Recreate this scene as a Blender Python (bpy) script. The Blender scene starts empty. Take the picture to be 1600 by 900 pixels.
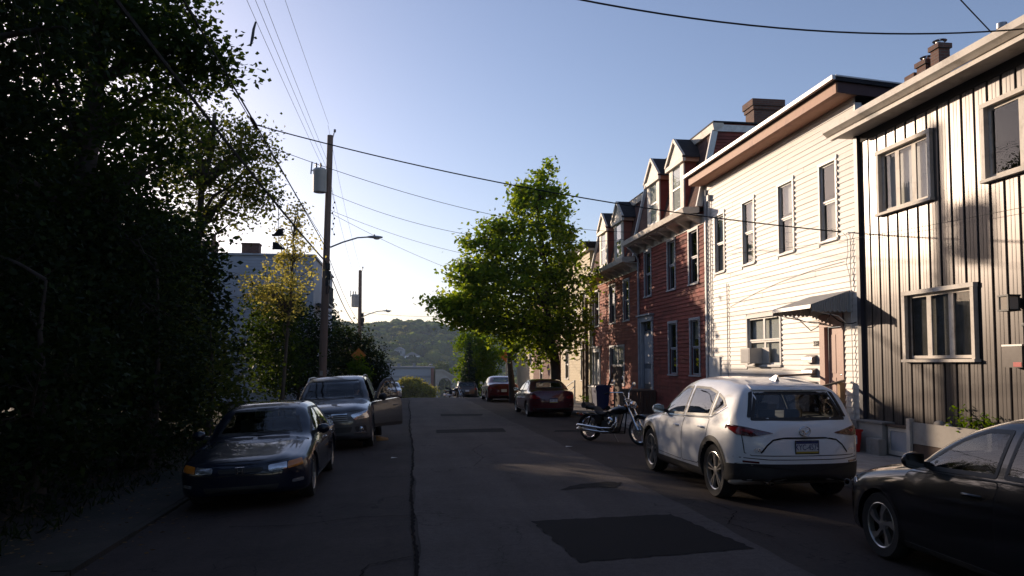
import bpy, math, random
import numpy as np
from mathutils import Vector, Matrix, Quaternion

random.seed(7)
RNG = np.random.default_rng(7)
sc = bpy.context.scene
COL = sc.collection
R_ = math.radians
SCN_T = {}

# ------------------------------------------------------------------ camera
CAM_H = 1.86
YAW = math.atan(163 / 1200)          # street runs along +Y, camera turned a little right of it
PITCH = math.atan(65 / 1200)
cam_d = bpy.data.cameras.new('camera')
cam = bpy.data.objects.new('camera', cam_d)
COL.objects.link(cam)
cam.location = (0, 0, CAM_H)
cam.rotation_euler = (math.pi / 2 + PITCH, 0, -YAW)
cam_d.sensor_width = 36
cam_d.lens = 27.0
cam_d.shift_y = 53 / 1600
cam_d.clip_start = 0.05
cam_d.clip_end = 6000
sc.camera = cam

# ------------------------------------------------------------------ sky, sun, exposure
SUN_AZ = R_(-32.5)                     # measured from +Y, negative = towards -X
SUN_EL = R_(12.4)
world = bpy.data.worlds.new('World')
sc.world = world
world.use_nodes = True
wn = world.node_tree.nodes
wl = world.node_tree.links
bg = wn['Background']
sky = wn.new('ShaderNodeTexSky')
sky.sky_type = 'NISHITA'
sky.sun_disc = False
sky.sun_elevation = SUN_EL
sky.sun_rotation = SUN_AZ
sky.altitude = 250
sky.air_density = 1.0
sky.dust_density = 0.9
sky.ozone_density = 2.4
wb = wn.new('ShaderNodeMix'); wb.data_type = 'RGBA'; wb.blend_type = 'MULTIPLY'   # white balance of the picture
wb.inputs[0].default_value = 1.0
wb.inputs[7].default_value = (1.11, .98, 1.03, 1)
hs_ = wn.new('ShaderNodeHueSaturation')
hs_.inputs['Saturation'].default_value = .95
wl.new(sky.outputs[0], hs_.inputs['Color'])
wl.new(hs_.outputs[0], wb.inputs[6])
wl.new(wb.outputs[2], bg.inputs[0])
bg.inputs[1].default_value = 0.135
sun_d = bpy.data.lights.new('sun', 'SUN')
sun = bpy.data.objects.new('sun', sun_d)
COL.objects.link(sun)
sd = Vector((-math.sin(SUN_AZ) * math.cos(SUN_EL), -math.cos(SUN_AZ) * math.cos(SUN_EL), -math.sin(SUN_EL)))
sun.rotation_euler = sd.to_track_quat('-Z', 'Y').to_euler()
sun.location = (-30, 45, 30)
sun_d.energy = 4.2
sun_d.angle = R_(0.53)
sun_d.color = (1.0, 0.785, 0.58)
sc.view_settings.view_transform = 'Standard'
sc.view_settings.look = 'None'
sc.view_settings.exposure = 0.34
sc.view_settings.gamma = 1.0
sc.view_settings.use_curve_mapping = False
sc.cycles.use_denoising = True
sc.cycles.max_bounces = 6
sc.cycles.diffuse_bounces = 2
sc.cycles.glossy_bounces = 3
sc.cycles.transmission_bounces = 4
sc.cycles.transparent_max_bounces = 8
sc.cycles.sample_clamp_indirect = 4.0
sc.cycles.caustics_reflective = False
sc.cycles.caustics_refractive = False

# ------------------------------------------------------------------ materials
MAT = {}

def _new(name):
    m = bpy.data.materials.new(name)
    m.use_nodes = True
    MAT[name] = m
    nt = m.node_tree
    return m, nt, nt.nodes['Principled BSDF'], nt.nodes['Material Output']

def _noise(nt, scale, detail=4, rough=.6, coord='Object', stretch=None):
    tc = nt.nodes.new('ShaderNodeTexCoord')
    n = nt.nodes.new('ShaderNodeTexNoise')
    n.inputs['Scale'].default_value = scale
    n.inputs['Detail'].default_value = detail
    n.inputs['Roughness'].default_value = rough
    if stretch:
        mp = nt.nodes.new('ShaderNodeMapping')
        mp.inputs['Scale'].default_value = stretch
        nt.links.new(tc.outputs[coord], mp.inputs[0])
        nt.links.new(mp.outputs[0], n.inputs['Vector'])
    else:
        nt.links.new(tc.outputs[coord], n.inputs['Vector'])
    return n

def _ramp(nt, stops):
    r = nt.nodes.new('ShaderNodeValToRGB')
    el = r.color_ramp.elements
    while len(el) < len(stops):
        el.new(.5)
    for e, (p, c) in zip(el, stops):
        e.position = p
        e.color = (*c, 1) if len(c) == 3 else c
    return r

def _c(c, k):
    return tuple(max(0, min(1, x * k)) for x in c)

def pmat(name, col, rough=.6, metal=0., var=.12, scale=3., bump=0., bscale=60., spec=.5, coat=0.,
         stretch=None, dirt=None, dscale=1.2, rvar=0., island=0.):
    m, nt, b, out = _new(name)
    b.inputs['Roughness'].default_value = rough
    b.inputs['Metallic'].default_value = metal
    b.inputs['Specular IOR Level'].default_value = spec
    if coat:
        b.inputs['Coat Weight'].default_value = coat
        b.inputs['Coat Roughness'].default_value = .03
    if var > 0:
        n = _noise(nt, scale, stretch=stretch)
        r = _ramp(nt, [(.3, _c(col, 1 - var)), (.7, _c(col, 1 + var))])
        nt.links.new(n.outputs[0], r.inputs[0])
        src = r.outputs[0]
    else:
        rgb = nt.nodes.new('ShaderNodeRGB')
        rgb.outputs[0].default_value = (*col, 1)
        src = rgb.outputs[0]
    if dirt:
        n2 = _noise(nt, dscale, detail=6, rough=.7)
        r2 = _ramp(nt, [(.48, (0, 0, 0)), (.68, (1, 1, 1))])
        nt.links.new(n2.outputs[0], r2.inputs[0])
        mx = nt.nodes.new('ShaderNodeMix')
        mx.data_type = 'RGBA'
        mul = nt.nodes.new('ShaderNodeMath'); mul.operation = 'MULTIPLY'
        mul.inputs[1].default_value = dirt[1]
        nt.links.new(r2.outputs[0], mul.inputs[0])
        nt.links.new(mul.outputs[0], mx.inputs[0])
        nt.links.new(src, mx.inputs[6])
        mx.inputs[7].default_value = (*dirt[0], 1)
        src = mx.outputs[2]
    if island:                       # every board of a joined mesh its own shade
        geo = nt.nodes.new('ShaderNodeNewGeometry')
        r5 = _ramp(nt, [(0, (1 - island,) * 3), (1, (1., 1., 1.))])
        nt.links.new(geo.outputs['Random Per Island'], r5.inputs[0])
        m5 = nt.nodes.new('ShaderNodeMix'); m5.data_type = 'RGBA'; m5.blend_type = 'MULTIPLY'
        m5.inputs[0].default_value = 1.
        nt.links.new(src, m5.inputs[6]); nt.links.new(r5.outputs[0], m5.inputs[7])
        src = m5.outputs[2]
    nt.links.new(src, b.inputs['Base Color'])
    if rvar:
        n4 = _noise(nt, scale * 1.7, detail=5)
        mr = nt.nodes.new('ShaderNodeMapRange')
        mr.inputs[3].default_value = max(0, rough - rvar); mr.inputs[4].default_value = min(1, rough + rvar)
        nt.links.new(n4.outputs[0], mr.inputs[0])
        nt.links.new(mr.outputs[0], b.inputs['Roughness'])
    if bump:
        n3 = _noise(nt, bscale, detail=3, stretch=stretch)
        bp = nt.nodes.new('ShaderNodeBump')
        bp.inputs['Strength'].default_value = bump
        bp.inputs['Distance'].default_value = .01
        nt.links.new(n3.outputs[0], bp.inputs['Height'])
        nt.links.new(bp.outputs[0], b.inputs['Normal'])
    return m

def glassmat(name, tint=(.75, .8, .8), boost=1.3, rough=.02, wavy=.0, wscale=2.5):
    m, nt, b, out = _new(name)
    nt.nodes.remove(b)
    tr = nt.nodes.new('ShaderNodeBsdfTransparent')
    tr.inputs[0].default_value = (*tint, 1)
    gl = nt.nodes.new('ShaderNodeBsdfGlossy')
    gl.inputs['Roughness'].default_value = rough
    lw = nt.nodes.new('ShaderNodeLayerWeight')
    lw.inputs[0].default_value = .5
    pw = nt.nodes.new('ShaderNodeMath'); pw.operation = 'POWER'; pw.inputs[1].default_value = 5
    nt.links.new(lw.outputs['Facing'], pw.inputs[0])
    fr = nt.nodes.new('ShaderNodeMath'); fr.operation = 'MULTIPLY_ADD'
    fr.inputs[1].default_value = .95; fr.inputs[2].default_value = .05
    nt.links.new(pw.outputs[0], fr.inputs[0])
    mu = nt.nodes.new('ShaderNodeMath'); mu.operation = 'MULTIPLY'; mu.use_clamp = True
    mu.inputs[1].default_value = boost
    mx = nt.nodes.new('ShaderNodeMixShader')
    nt.links.new(fr.outputs[0], mu.inputs[0])
    nt.links.new(mu.outputs[0], mx.inputs[0])
    nt.links.new(tr.outputs[0], mx.inputs[1])
    nt.links.new(gl.outputs[0], mx.inputs[2])
    nt.links.new(mx.outputs[0], out.inputs[0])
    if wavy:
        n = _noise(nt, wscale, detail=1)
        bp = nt.nodes.new('ShaderNodeBump')
        bp.inputs['Strength'].default_value = wavy
        bp.inputs['Distance'].default_value = .02
        nt.links.new(n.outputs[0], bp.inputs['Height'])
        nt.links.new(bp.outputs[0], gl.inputs['Normal'])
    return m

def leafmat(name, cols, trans=.45, rough=.65, tcol=None):
    m, nt, b, out = _new(name)
    geo = nt.nodes.new('ShaderNodeNewGeometry')
    k = len(cols)
    r = _ramp(nt, [(i / max(1, k - 1), c) for i, c in enumerate(cols)])
    nt.links.new(geo.outputs['Random Per Island'], r.inputs[0])
    nt.links.new(r.outputs[0], b.inputs['Base Color'])
    b.inputs['Roughness'].default_value = rough
    b.inputs['Specular IOR Level'].default_value = .12
    t = nt.nodes.new('ShaderNodeBsdfTranslucent')
    hs = nt.nodes.new('ShaderNodeHueSaturation')
    hs.inputs['Hue'].default_value = .485
    hs.inputs['Saturation'].default_value = 1.1
    hs.inputs['Value'].default_value = 1.7
    nt.links.new(r.outputs[0], hs.inputs['Color'])
    nt.links.new(hs.outputs[0], t.inputs[0])
    mx = nt.nodes.new('ShaderNodeMixShader')
    mx.inputs[0].default_value = trans
    nt.links.new(b.outputs[0], mx.inputs[1])
    nt.links.new(t.outputs[0], mx.inputs[2])
    nt.links.new(mx.outputs[0], out.inputs[0])
    return m

def brickmat(name, c1, c2, mortar, scale=1., bw=.21, bh=.075, msize=.008, rough=.85, axis='XZ', bump=.6, offset=.5):
    """Brick pattern for masonry too small in the picture to lay brick by brick."""
    m, nt, b, out = _new(name)
    tc = nt.nodes.new('ShaderNodeTexCoord')
    sep = nt.nodes.new('ShaderNodeSeparateXYZ')
    com = nt.nodes.new('ShaderNodeCombineXYZ')
    nt.links.new(tc.outputs['Object'], sep.inputs[0])
    ad = nt.nodes.new('ShaderNodeMath'); ad.operation = 'ADD'
    nt.links.new(sep.outputs[0], ad.inputs[0])
    nt.links.new(sep.outputs[1], ad.inputs[1])
    nt.links.new(ad.outputs[0], com.inputs[0])
    nt.links.new(sep.outputs[2], com.inputs[1])
    br = nt.nodes.new('ShaderNodeTexBrick')
    br.inputs['Scale'].default_value = scale
    br.inputs['Color1'].default_value = (*c1, 1)
    br.inputs['Color2'].default_value = (*c2, 1)
    br.inputs['Mortar'].default_value = (*mortar, 1)
    br.inputs['Mortar Size'].default_value = msize
    br.inputs['Brick Width'].default_value = bw
    br.inputs['Row Height'].default_value = bh
    br.offset = offset
    nt.links.new(com.outputs[0], br.inputs['Vector'])
    n = _noise(nt, 4, detail=5)
    mx = nt.nodes.new('ShaderNodeMix'); mx.data_type = 'RGBA'; mx.blend_type = 'MULTIPLY'
    mx.inputs[0].default_value = .5
    r = _ramp(nt, [(.3, (.55, .55, .55)), (.7, (1, 1, 1))])
    nt.links.new(n.outputs[0], r.inputs[0])
    nt.links.new(br.outputs[0], mx.inputs[6])
    nt.links.new(r.outputs[0], mx.inputs[7])
    nt.links.new(mx.outputs[2], b.inputs['Base Color'])
    b.inputs['Roughness'].default_value = rough
    bp = nt.nodes.new('ShaderNodeBump')
    bp.inputs['Strength'].default_value = bump
    bp.inputs['Distance'].default_value = .01
    bp.invert = True
    nt.links.new(br.outputs['Fac'], bp.inputs['Height'])
    nt.links.new(bp.outputs[0], b.inputs['Normal'])
    return m

# ------------------------------------------------------------------ mesh helpers
class MB:
    """Collects faces; build() links them as ONE mesh object."""
    def __init__(s):
        s.v = []; s.f = []
    def add(s, vs, fs):
        o = len(s.v)
        s.v.extend(tuple(map(float, v)) for v in vs)
        s.f.extend(tuple(i + o for i in f) for f in fs)
        return s
    def box(s, x0, x1, y0, y1, z0, z1):
        vs = [(x0, y0, z0), (x1, y0, z0), (x1, y1, z0), (x0, y1, z0), (x0, y0, z1), (x1, y0, z1), (x1, y1, z1), (x0, y1, z1)]
        return s.add(vs, [(0, 3, 2, 1), (4, 5, 6, 7), (0, 1, 5, 4), (1, 2, 6, 5), (2, 3, 7, 6), (3, 0, 4, 7)])
    def obox(s, c, ax, ay, az):
        """box from centre and three half-axis vectors"""
        c, ax, ay, az = map(Vector, (c, ax, ay, az))
        vs = [c + sx * ax + sy * ay + sz * az for sz in (-1, 1) for sx, sy in ((-1, -1), (1, -1), (1, 1), (-1, 1))]
        return s.add(vs, [(0, 3, 2, 1), (4, 5, 6, 7), (0, 1, 5, 4), (1, 2, 6, 5), (2, 3, 7, 6), (3, 0, 4, 7)])
    def bar(s, a, b, w, h=None, up=(0, 0, 1)):
        a, b = Vector(a), Vector(b)
        h = h or w
        d = (b - a)
        n = d.normalized()
        u = Vector(up)
        if abs(n.dot(u)) > .95:
            u = Vector((1, 0, 0))
        sx = n.cross(u).normalized()
        uz = sx.cross(n)
        return s.obox((a + b) / 2, sx * w / 2, d / 2, uz * h / 2)
    def tube(s, pts, r, n=8, caps=True):
        pts = [Vector(p) for p in pts]
        m = len(pts)
        rs = r if hasattr(r, '__len__') else [r] * m
        vs = []
        prev = None
        for i, p in enumerate(pts):
            d = (pts[min(i + 1, m - 1)] - pts[max(i - 1, 0)])
            if d.length < 1e-9:
                d = Vector((0, 0, 1))
            d.normalize()
            if prev is None:
                u = Vector((0, 0, 1)) if abs(d.z) < .9 else Vector((1, 0, 0))
                sx = d.cross(u).normalized()
            else:
                sx = (prev - d * prev.dot(d)).normalized()
            prev = sx
            sy = d.cross(sx)
            for k in range(n):
                a = 2 * math.pi * k / n
                vs.append(p + (sx * math.cos(a) + sy * math.sin(a)) * rs[i])
        fs = [(i * n + k, i * n + (k + 1) % n, (i + 1) * n + (k + 1) % n, (i + 1) * n + k) for i in range(m - 1) for k in range(n)]
        if caps:
            fs += [tuple(range(n))[::-1], tuple((m - 1) * n + k for k in range(n))]
        return s.add(vs, fs)
    def lathe(s, prof, n=24, origin=(0, 0, 0), axis='Z', close=False, a0=0., a1=2 * math.pi):
        """prof: (radius, height) pairs turned about the axis"""
        o = Vector(origin)
        full = abs(a1 - a0 - 2 * math.pi) < 1e-6
        cols = n if full else n + 1
        vs = []
        for r, h in prof:
            for k in range(cols):
                a = a0 + (a1 - a0) * k / n
                c, t = r * math.cos(a), r * math.sin(a)
                p = {'Z': (c, t, h), 'X': (h, c, t), 'Y': (t, h, c)}[axis]
                vs.append(o + Vector(p))
        m = len(prof)
        fs = []
        rng = range(m if close else m - 1)
        for i in rng:
            j = (i + 1) % m
            for k in range(n):
                k2 = (k + 1) % cols
                fs.append((i * cols + k, i * cols + k2, j * cols + k2, j * cols + k))
        return s.add(vs, fs)
    def prism(s, poly, a0, a1, axis='Y'):
        """poly of 2D points extruded along an axis; Y: (x,z), X: (y,z), Z: (x,y)"""
        def P(p, a):
            return {'Y': (p[0], a, p[1]), 'X': (a, p[0], p[1]), 'Z': (p[0], p[1], a)}[axis]
        n = len(poly)
        vs = [P(p, a0) for p in poly] + [P(p, a1) for p in poly]
        fs = [tuple(range(n))[::-1], tuple(range(n, 2 * n))] + [(i, (i + 1) % n, n + (i + 1) % n, n + i) for i in range(n)]
        return s.add(vs, fs)
    def grid(s, P, closed=False):
        """P[i][j] points"""
        m, n = len(P), len(P[0])
        vs = [p for row in P for p in row]
        fs = [(i * n + j, i * n + (j + 1) % n, (i + 1) * n + (j + 1) % n, (i + 1) * n + j)
              for i in range(m - 1) for j in range(n if closed else n - 1)]
        return s.add(vs, fs)
    def ico(s, c, r, sub=1, jit=0.):
        t = (1 + 5 ** .5) / 2
        vs = [Vector(p).normalized() for p in [(-1, t, 0), (1, t, 0), (-1, -t, 0), (1, -t, 0), (0, -1, t), (0, 1, t), (0, -1, -t), (0, 1, -t), (t, 0, -1), (t, 0, 1), (-t, 0, -1), (-t, 0, 1)]]
        fs = [(0, 11, 5), (0, 5, 1), (0, 1, 7), (0, 7, 10), (0, 10, 11), (1, 5, 9), (5, 11, 4), (11, 10, 2), (10, 7, 6), (7, 1, 8), (3, 9, 4), (3, 4, 2), (3, 2, 6), (3, 6, 8), (3, 8, 9), (4, 9, 5), (2, 4, 11), (6, 2, 10), (8, 6, 7), (9, 8, 1)]
        for _ in range(sub):
            cache = {}; nf = []
            def mid(a, b):
                k = (min(a, b), max(a, b))
                if k not in cache:
                    vs.append(((vs[a] + vs[b]) / 2).normalized()); cache[k] = len(vs) - 1
                return cache[k]
            for a, b, c_ in fs:
                ab, bc, ca = mid(a, b), mid(b, c_), mid(c_, a)
                nf += [(a, ab, ca), (b, bc, ab), (c_, ca, bc), (ab, bc, ca)]
            fs = nf
        rr = r if hasattr(r, '__len__') else (r, r, r)
        out = []
        for v in vs:
            k = 1 + random.uniform(-jit, jit)
            out.append((c[0] + v.x * rr[0] * k, c[1] + v.y * rr[1] * k, c[2] + v.z * rr[2] * k))
        return s.add(out, fs)
    def shift(s, o):
        s.v = [(a - o[0], b - o[1], c - o[2]) for a, b, c in s.v]
        return s
    def mesh(s, name, mat, smooth=None):
        me = bpy.data.meshes.new(name)
        me.from_pydata(s.v, [], s.f)
        if mat is not None:
            me.materials.append(MAT[mat] if isinstance(mat, str) else mat)
        if smooth is not None:
            me.shade_smooth()
            if smooth < 179:
                me.set_sharp_from_angle(angle=R_(smooth))
        me.update()
        return me
    def build(s, name, mat, parent=None, smooth=None):
        return link(name, s.mesh(name, mat, smooth), parent)

def link(name, me, parent=None):
    o = bpy.data.objects.new(name, me)
    COL.objects.link(o)
    if parent is not None:
        o.parent = parent
    return o

def tag(o, label=None, cat=None, group=None, kind=None):
    if label: o['label'] = label
    if cat: o['category'] = cat
    if group: o['group'] = group
    if kind: o['kind'] = kind
    return o

def thing(name, label, cat, loc=(0, 0, 0), rz=0., group=None):
    o = bpy.data.objects.new(name, None)
    o.empty_display_size = .2
    COL.objects.link(o)
    o.location = loc
    o.rotation_euler = (0, 0, rz)
    return tag(o, label, cat, group)

def struct(o):
    o['kind'] = 'structure'
    return o

class Builder:
    """Parts of one thing given in WORLD coordinates, stored relative to the thing's base."""
    def __init__(s, root):
        s.root = root; s.o = tuple(root.location)
    def part(s, name, mb, mat, parent=None, smooth=None, kind=None):
        o = mb.shift(s.o).build(name, mat, parent or s.root, smooth)
        if kind: o['kind'] = kind
        return o

def copy_tree(o, parent=None):
    c = o.copy()
    COL.objects.link(c)
    c.parent = parent
    for ch in o.children:
        copy_tree(ch, c)
    return c

def text_mesh(txt, size, depth=.004, align='CENTER', space=1.0):
    cu = bpy.data.curves.new('lettering', 'FONT')
    cu.body = txt
    cu.size = size
    cu.extrude = depth / 2
    cu.align_x = align
    cu.align_y = 'CENTER'
    cu.space_character = space
    o = bpy.data.objects.new('lettering_source', cu)
    COL.objects.link(o)
    dg = bpy.context.evaluated_depsgraph_get()
    me = bpy.data.meshes.new_from_object(o.evaluated_get(dg))
    me.name = 'lettering'
    bpy.data.objects.remove(o)
    bpy.data.curves.remove(cu)
    return me

def lettering(txt, size, mat, parent, loc, rot, depth=.004, name='lettering', scale=(1, 1, 1)):
    me = text_mesh(txt, size, depth)
    me.materials.clear()
    me.materials.append(MAT[mat])
    o = link(name, me, parent)
    o.location = loc
    o.rotation_euler = rot
    o.scale = scale
    return o

def smoothstep(a, b, x):
    t = np.clip((np.asarray(x, float) - a) / (b - a), 0, 1)
    return t * t * (3 - 2 * t)

def pchip(xs, ys):
    xs = np.asarray(xs, float); ys = np.asarray(ys, float)
    h = np.diff(xs); d = np.diff(ys) / h
    m = np.zeros_like(ys)
    for i in range(1, len(xs) - 1):
        if d[i - 1] * d[i] > 0:
            w1 = 2 * h[i] + h[i - 1]; w2 = h[i] + 2 * h[i - 1]
            m[i] = (w1 + w2) / (w1 / d[i - 1] + w2 / d[i])
    m[0], m[-1] = d[0], d[-1]
    def f(x):
        x = np.clip(np.asarray(x, float), xs[0], xs[-1])
        i = np.clip(np.searchsorted(xs, x, side='right') - 1, 0, len(h) - 1)
        t = (x - xs[i]) / h[i]
        return ((1 + 2 * t) * (1 - t) ** 2 * ys[i] + t * (1 - t) ** 2 * h[i] * m[i]
                + t * t * (3 - 2 * t) * ys[i + 1] + t * t * (t - 1) * h[i] * m[i + 1])
    return f

# ------------------------------------------------------------------ terrain
_prof = pchip([-60, -20, 0, 12, 22, 30, 42, 50, 60, 80, 120, 200, 320, 520, 620, 1000, 1400],
              [.5, .12, 0, 0, -.08, -.18, -.28, -.38, -.85, -2.6, -7.5, -17, -24, -26, -22, 40, 52])
def road_z(X, Y):
    X = np.asarray(X, float); Y = np.asarray(Y, float)
    left = -.055 * np.clip(.12 - X, 0, 3.4)
    return _prof(Y) + left * np.clip(1 - (Y - 60) / 60, 0, 1)
def rz_(X, Y):
    return float(road_z(X, Y))
# ================================================================== materials of the setting
def asphaltmat(name, c0, c1, fine=90., bump=.35, tint=None):
    m, nt, b, out = _new(name)
    n1 = _noise(nt, .55, detail=6, rough=.65)
    r1 = _ramp(nt, [(.3, c0), (.7, c1)])
    nt.links.new(n1.outputs[0], r1.inputs[0])
    n2 = _noise(nt, fine, detail=2)
    r2 = _ramp(nt, [(.32, (.35, .35, .35)), (.55, (.85, .85, .85)), (.72, (1.0, 1.0, 1.0))])
    n6 = _noise(nt, 14, detail=4, rough=.75)
    av = nt.nodes.new('ShaderNodeMath'); av.operation = 'MULTIPLY_ADD'; av.inputs[1].default_value = .45
    hv = nt.nodes.new('ShaderNodeMath'); hv.operation = 'MULTIPLY'; hv.inputs[1].default_value = .55
    nt.links.new(n2.outputs[0], hv.inputs[0]); nt.links.new(n6.outputs[0], av.inputs[0]); nt.links.new(hv.outputs[0], av.inputs[2])
    nt.links.new(av.outputs[0], r2.inputs[0])
    mx = nt.nodes.new('ShaderNodeMix'); mx.data_type = 'RGBA'; mx.blend_type = 'MULTIPLY'
    mx.inputs[0].default_value = .8
    nt.links.new(r1.outputs[0], mx.inputs[6]); nt.links.new(r2.outputs[0], mx.inputs[7])
    # stains running along the street
    n3 = _noise(nt, 1., detail=5, rough=.6, stretch=(1.6, .12, 1))
    r3 = _ramp(nt, [(.35, (.72, .72, .72)), (.62, (1, 1, 1))])
    nt.links.new(n3.outputs[0], r3.inputs[0])
    mx2 = nt.nodes.new('ShaderNodeMix'); mx2.data_type = 'RGBA'; mx2.blend_type = 'MULTIPLY'
    mx2.inputs[0].default_value = .8
    nt.links.new(mx.outputs[2], mx2.inputs[6]); nt.links.new(r3.outputs[0], mx2.inputs[7])
    # hairline cracks
    vo = nt.nodes.new('ShaderNodeTexVoronoi'); vo.feature = 'DISTANCE_TO_EDGE'
    vo.inputs['Scale'].default_value = .42
    tc = nt.nodes.new('ShaderNodeTexCoord')
    wn_ = nt.nodes.new('ShaderNodeTexNoise'); wn_.inputs['Scale'].default_value = 1.7; wn_.inputs['Detail'].default_value = 5
    nt.links.new(tc.outputs['Object'], wn_.inputs['Vector'])
    va = nt.nodes.new('ShaderNodeVectorMath'); va.operation = 'MULTIPLY_ADD'
    va.inputs[1].default_value = (1.6, 1.6, 1.6)
    nt.links.new(wn_.outputs['Color'], va.inputs[0]); nt.links.new(tc.outputs['Object'], va.inputs[2])
    nt.links.new(va.outputs[0], vo.inputs['Vector'])
    r4 = _ramp(nt, [(.0, (.25, .25, .25)), (.007, (1, 1, 1))])
    nt.links.new(vo.outputs['Distance'], r4.inputs[0])
    n5 = _noise(nt, .35, detail=2)
    r5 = _ramp(nt, [(.44, (0, 0, 0)), (.54, (.9, .9, .9))])
    nt.links.new(n5.outputs[0], r5.inputs[0])
    mx3 = nt.nodes.new('ShaderNodeMix'); mx3.data_type = 'RGBA'; mx3.blend_type = 'MULTIPLY'
    nt.links.new(r5.outputs[0], mx3.inputs[0])
    nt.links.new(mx2.outputs[2], mx3.inputs[6]); nt.links.new(r4.outputs[0], mx3.inputs[7])
    nt.links.new(mx3.outputs[2], b.inputs['Base Color'])
    b.inputs['Roughness'].default_value = .88
    b.inputs['Specular IOR Level'].default_value = .2
    bp = nt.nodes.new('ShaderNodeBump'); bp.inputs['Strength'].default_value = bump; bp.inputs['Distance'].default_value = .012
    nt.links.new(n2.outputs[0], bp.inputs['Height']); nt.links.new(bp.outputs[0], b.inputs['Normal'])
    return m

asphaltmat('asphalt_old', (.056, .042, .037), (.092, .069, .060))
asphaltmat('asphalt_lane', (.098, .078, .071), (.150, .122, .111))
asphaltmat('asphalt_patch', (.006, .0045, .005), (.014, .010, .011), bump=.35)
pmat('tar', (.016, .013, .013), .95, var=.2, spec=.05)
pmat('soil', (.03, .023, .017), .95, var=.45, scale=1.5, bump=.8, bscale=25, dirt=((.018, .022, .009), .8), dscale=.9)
pmat('concrete', (.33, .30, .27), .85, var=.15, scale=2, bump=.3, bscale=50, dirt=((.16, .14, .12), .7), dscale=1.5)
pmat('concrete_light', (.42, .385, .34), .85, var=.12, scale=2, bump=.3, bscale=50, dirt=((.2, .17, .14), .5), dscale=2)
pmat('kerb_stone', (.27, .25, .23), .85, var=.25, scale=3, bump=.4, bscale=30)
pmat('hill_soil', (.045, .06, .025), .95, var=.4, scale=.02)

# ================================================================== ground
def ground_z(X, Y):
    X = np.asarray(X, float); Y = np.asarray(Y, float)
    base = road_z(np.clip(X, -3.3, 6.6), Y)
    inside = (X > -3.25) & (X < 6.75)
    z = np.where(inside, base - .07, base + .05)
    z = z + np.where(X > 6.7, .0, 0)
    # the bank on the left rises a little, the far hill leans
    z = z + .35 * smoothstep(-4.2, -9, X) * np.clip(1 - (Y - 60) / 60, 0, 1)
    far = smoothstep(560, 900, Y)
    z = z - far * np.clip(X, -600, 600) * .085 + far * 5 * np.sin(X * .021 + 1) + far * 3 * np.sin(X * .05 + Y * .02)
    return z

gx = np.unique(np.concatenate([np.linspace(-1800, -300, 16), np.linspace(-300, -40, 27), np.linspace(-40, -10, 16), np.linspace(-10, -3.3, 15),
                               [-3.24, -3.2, 6.7, 6.78], np.linspace(-3, 6.6, 12), np.linspace(7, 30, 12), np.linspace(30, 300, 28), np.linspace(300, 1800, 16)]))
gy = np.unique(np.concatenate([np.linspace(-120, -20, 8), np.linspace(-20, 70, 61), np.linspace(70, 330, 40), np.linspace(330, 1400, 80), np.linspace(1400, 3500, 12)]))
GX, GY = np.meshgrid(gx, gy)
GZ = ground_z(GX, GY) + np.where(GX < -4.2, .06 * np.sin(GX * 1.9 + GY * .7) + .05 * np.sin(GY * 1.3), 0)
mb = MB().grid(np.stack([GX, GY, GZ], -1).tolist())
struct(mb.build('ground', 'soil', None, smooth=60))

# ================================================================== street
def strip(name, x0, x1, y0, y1, lift, mat, nx=8, ny=160, jx=0.):
    xs = np.linspace(x0, x1, nx); ys = np.linspace(y0, y1, ny)
    P = []
    for y in ys:
        e0 = jx * (math.sin(y * 1.7) * .5 + math.sin(y * 4.1 + 1) * .3) if jx else 0
        e1 = jx * (math.sin(y * 1.3 + 2) * .5 + math.sin(y * 5.3) * .3) if jx else 0
        row = []
        for i, x in enumerate(xs):
            xx = x + (e0 if i == 0 else e1 if i == nx - 1 else 0)
            row.append((xx, y, rz_(xx, y) + lift))
        P.append(row)
    return struct(MB().grid(P).build(name, mat, None, smooth=60))

strip('road', -3.22, 6.72, -30, 140, 0, 'asphalt_old', nx=14, ny=200)
strip('road_lane', .12, 3.58, -30, 140, .004, 'asphalt_lane', nx=6, ny=420, jx=.05)

def patch_poly(name, pts, lift, mat, jit=.02, sub=14):
    P = []
    n = len(pts)
    for i in range(n):
        a, b = np.array(pts[i]), np.array(pts[(i + 1) % n])
        for k in range(sub):
            p = a + (b - a) * k / sub
            P.append((p[0] + random.uniform(-jit, jit), p[1] + random.uniform(-jit, jit)))
    c = np.mean(P, axis=0)
    vs = [(x, y, rz_(x, y) + lift) for x, y in P] + [(c[0], c[1], rz_(*c) + lift)]
    m = len(P)
    return struct(MB().add(vs, [(i, (i + 1) % m, m) for i in range(m)]).build(name, mat))

patch_poly('asphalt_patch', [(1.46, 9.05), (3.23, 9.22), (3.46, 7.42), (1.6, 7.13)], .009, 'asphalt_patch', jit=.022, sub=26)
patch_poly('asphalt_patch', [(.80, 21.5), (.84, 22.7), (2.86, 23.1), (2.78, 21.7)], .009, 'asphalt_patch')
patch_poly('asphalt_patch', [(1.3, 29.9), (1.34, 31.4), (3.04, 31.2), (2.9, 30.0)], .009, 'asphalt_patch')
patch_poly('asphalt_patch', [(2.25, 11.2), (2.5, 11.6), (3.1, 11.85), (3.35, 11.75), (3.1, 11.3), (2.7, 11.35)], .009, 'asphalt_patch', jit=.04, sub=6)
patch_poly('asphalt_patch', [(4.1, 21.5), (4.3, 22.1), (5.7, 22.0), (5.6, 21.4)], .006, 'asphalt_patch')

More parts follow.
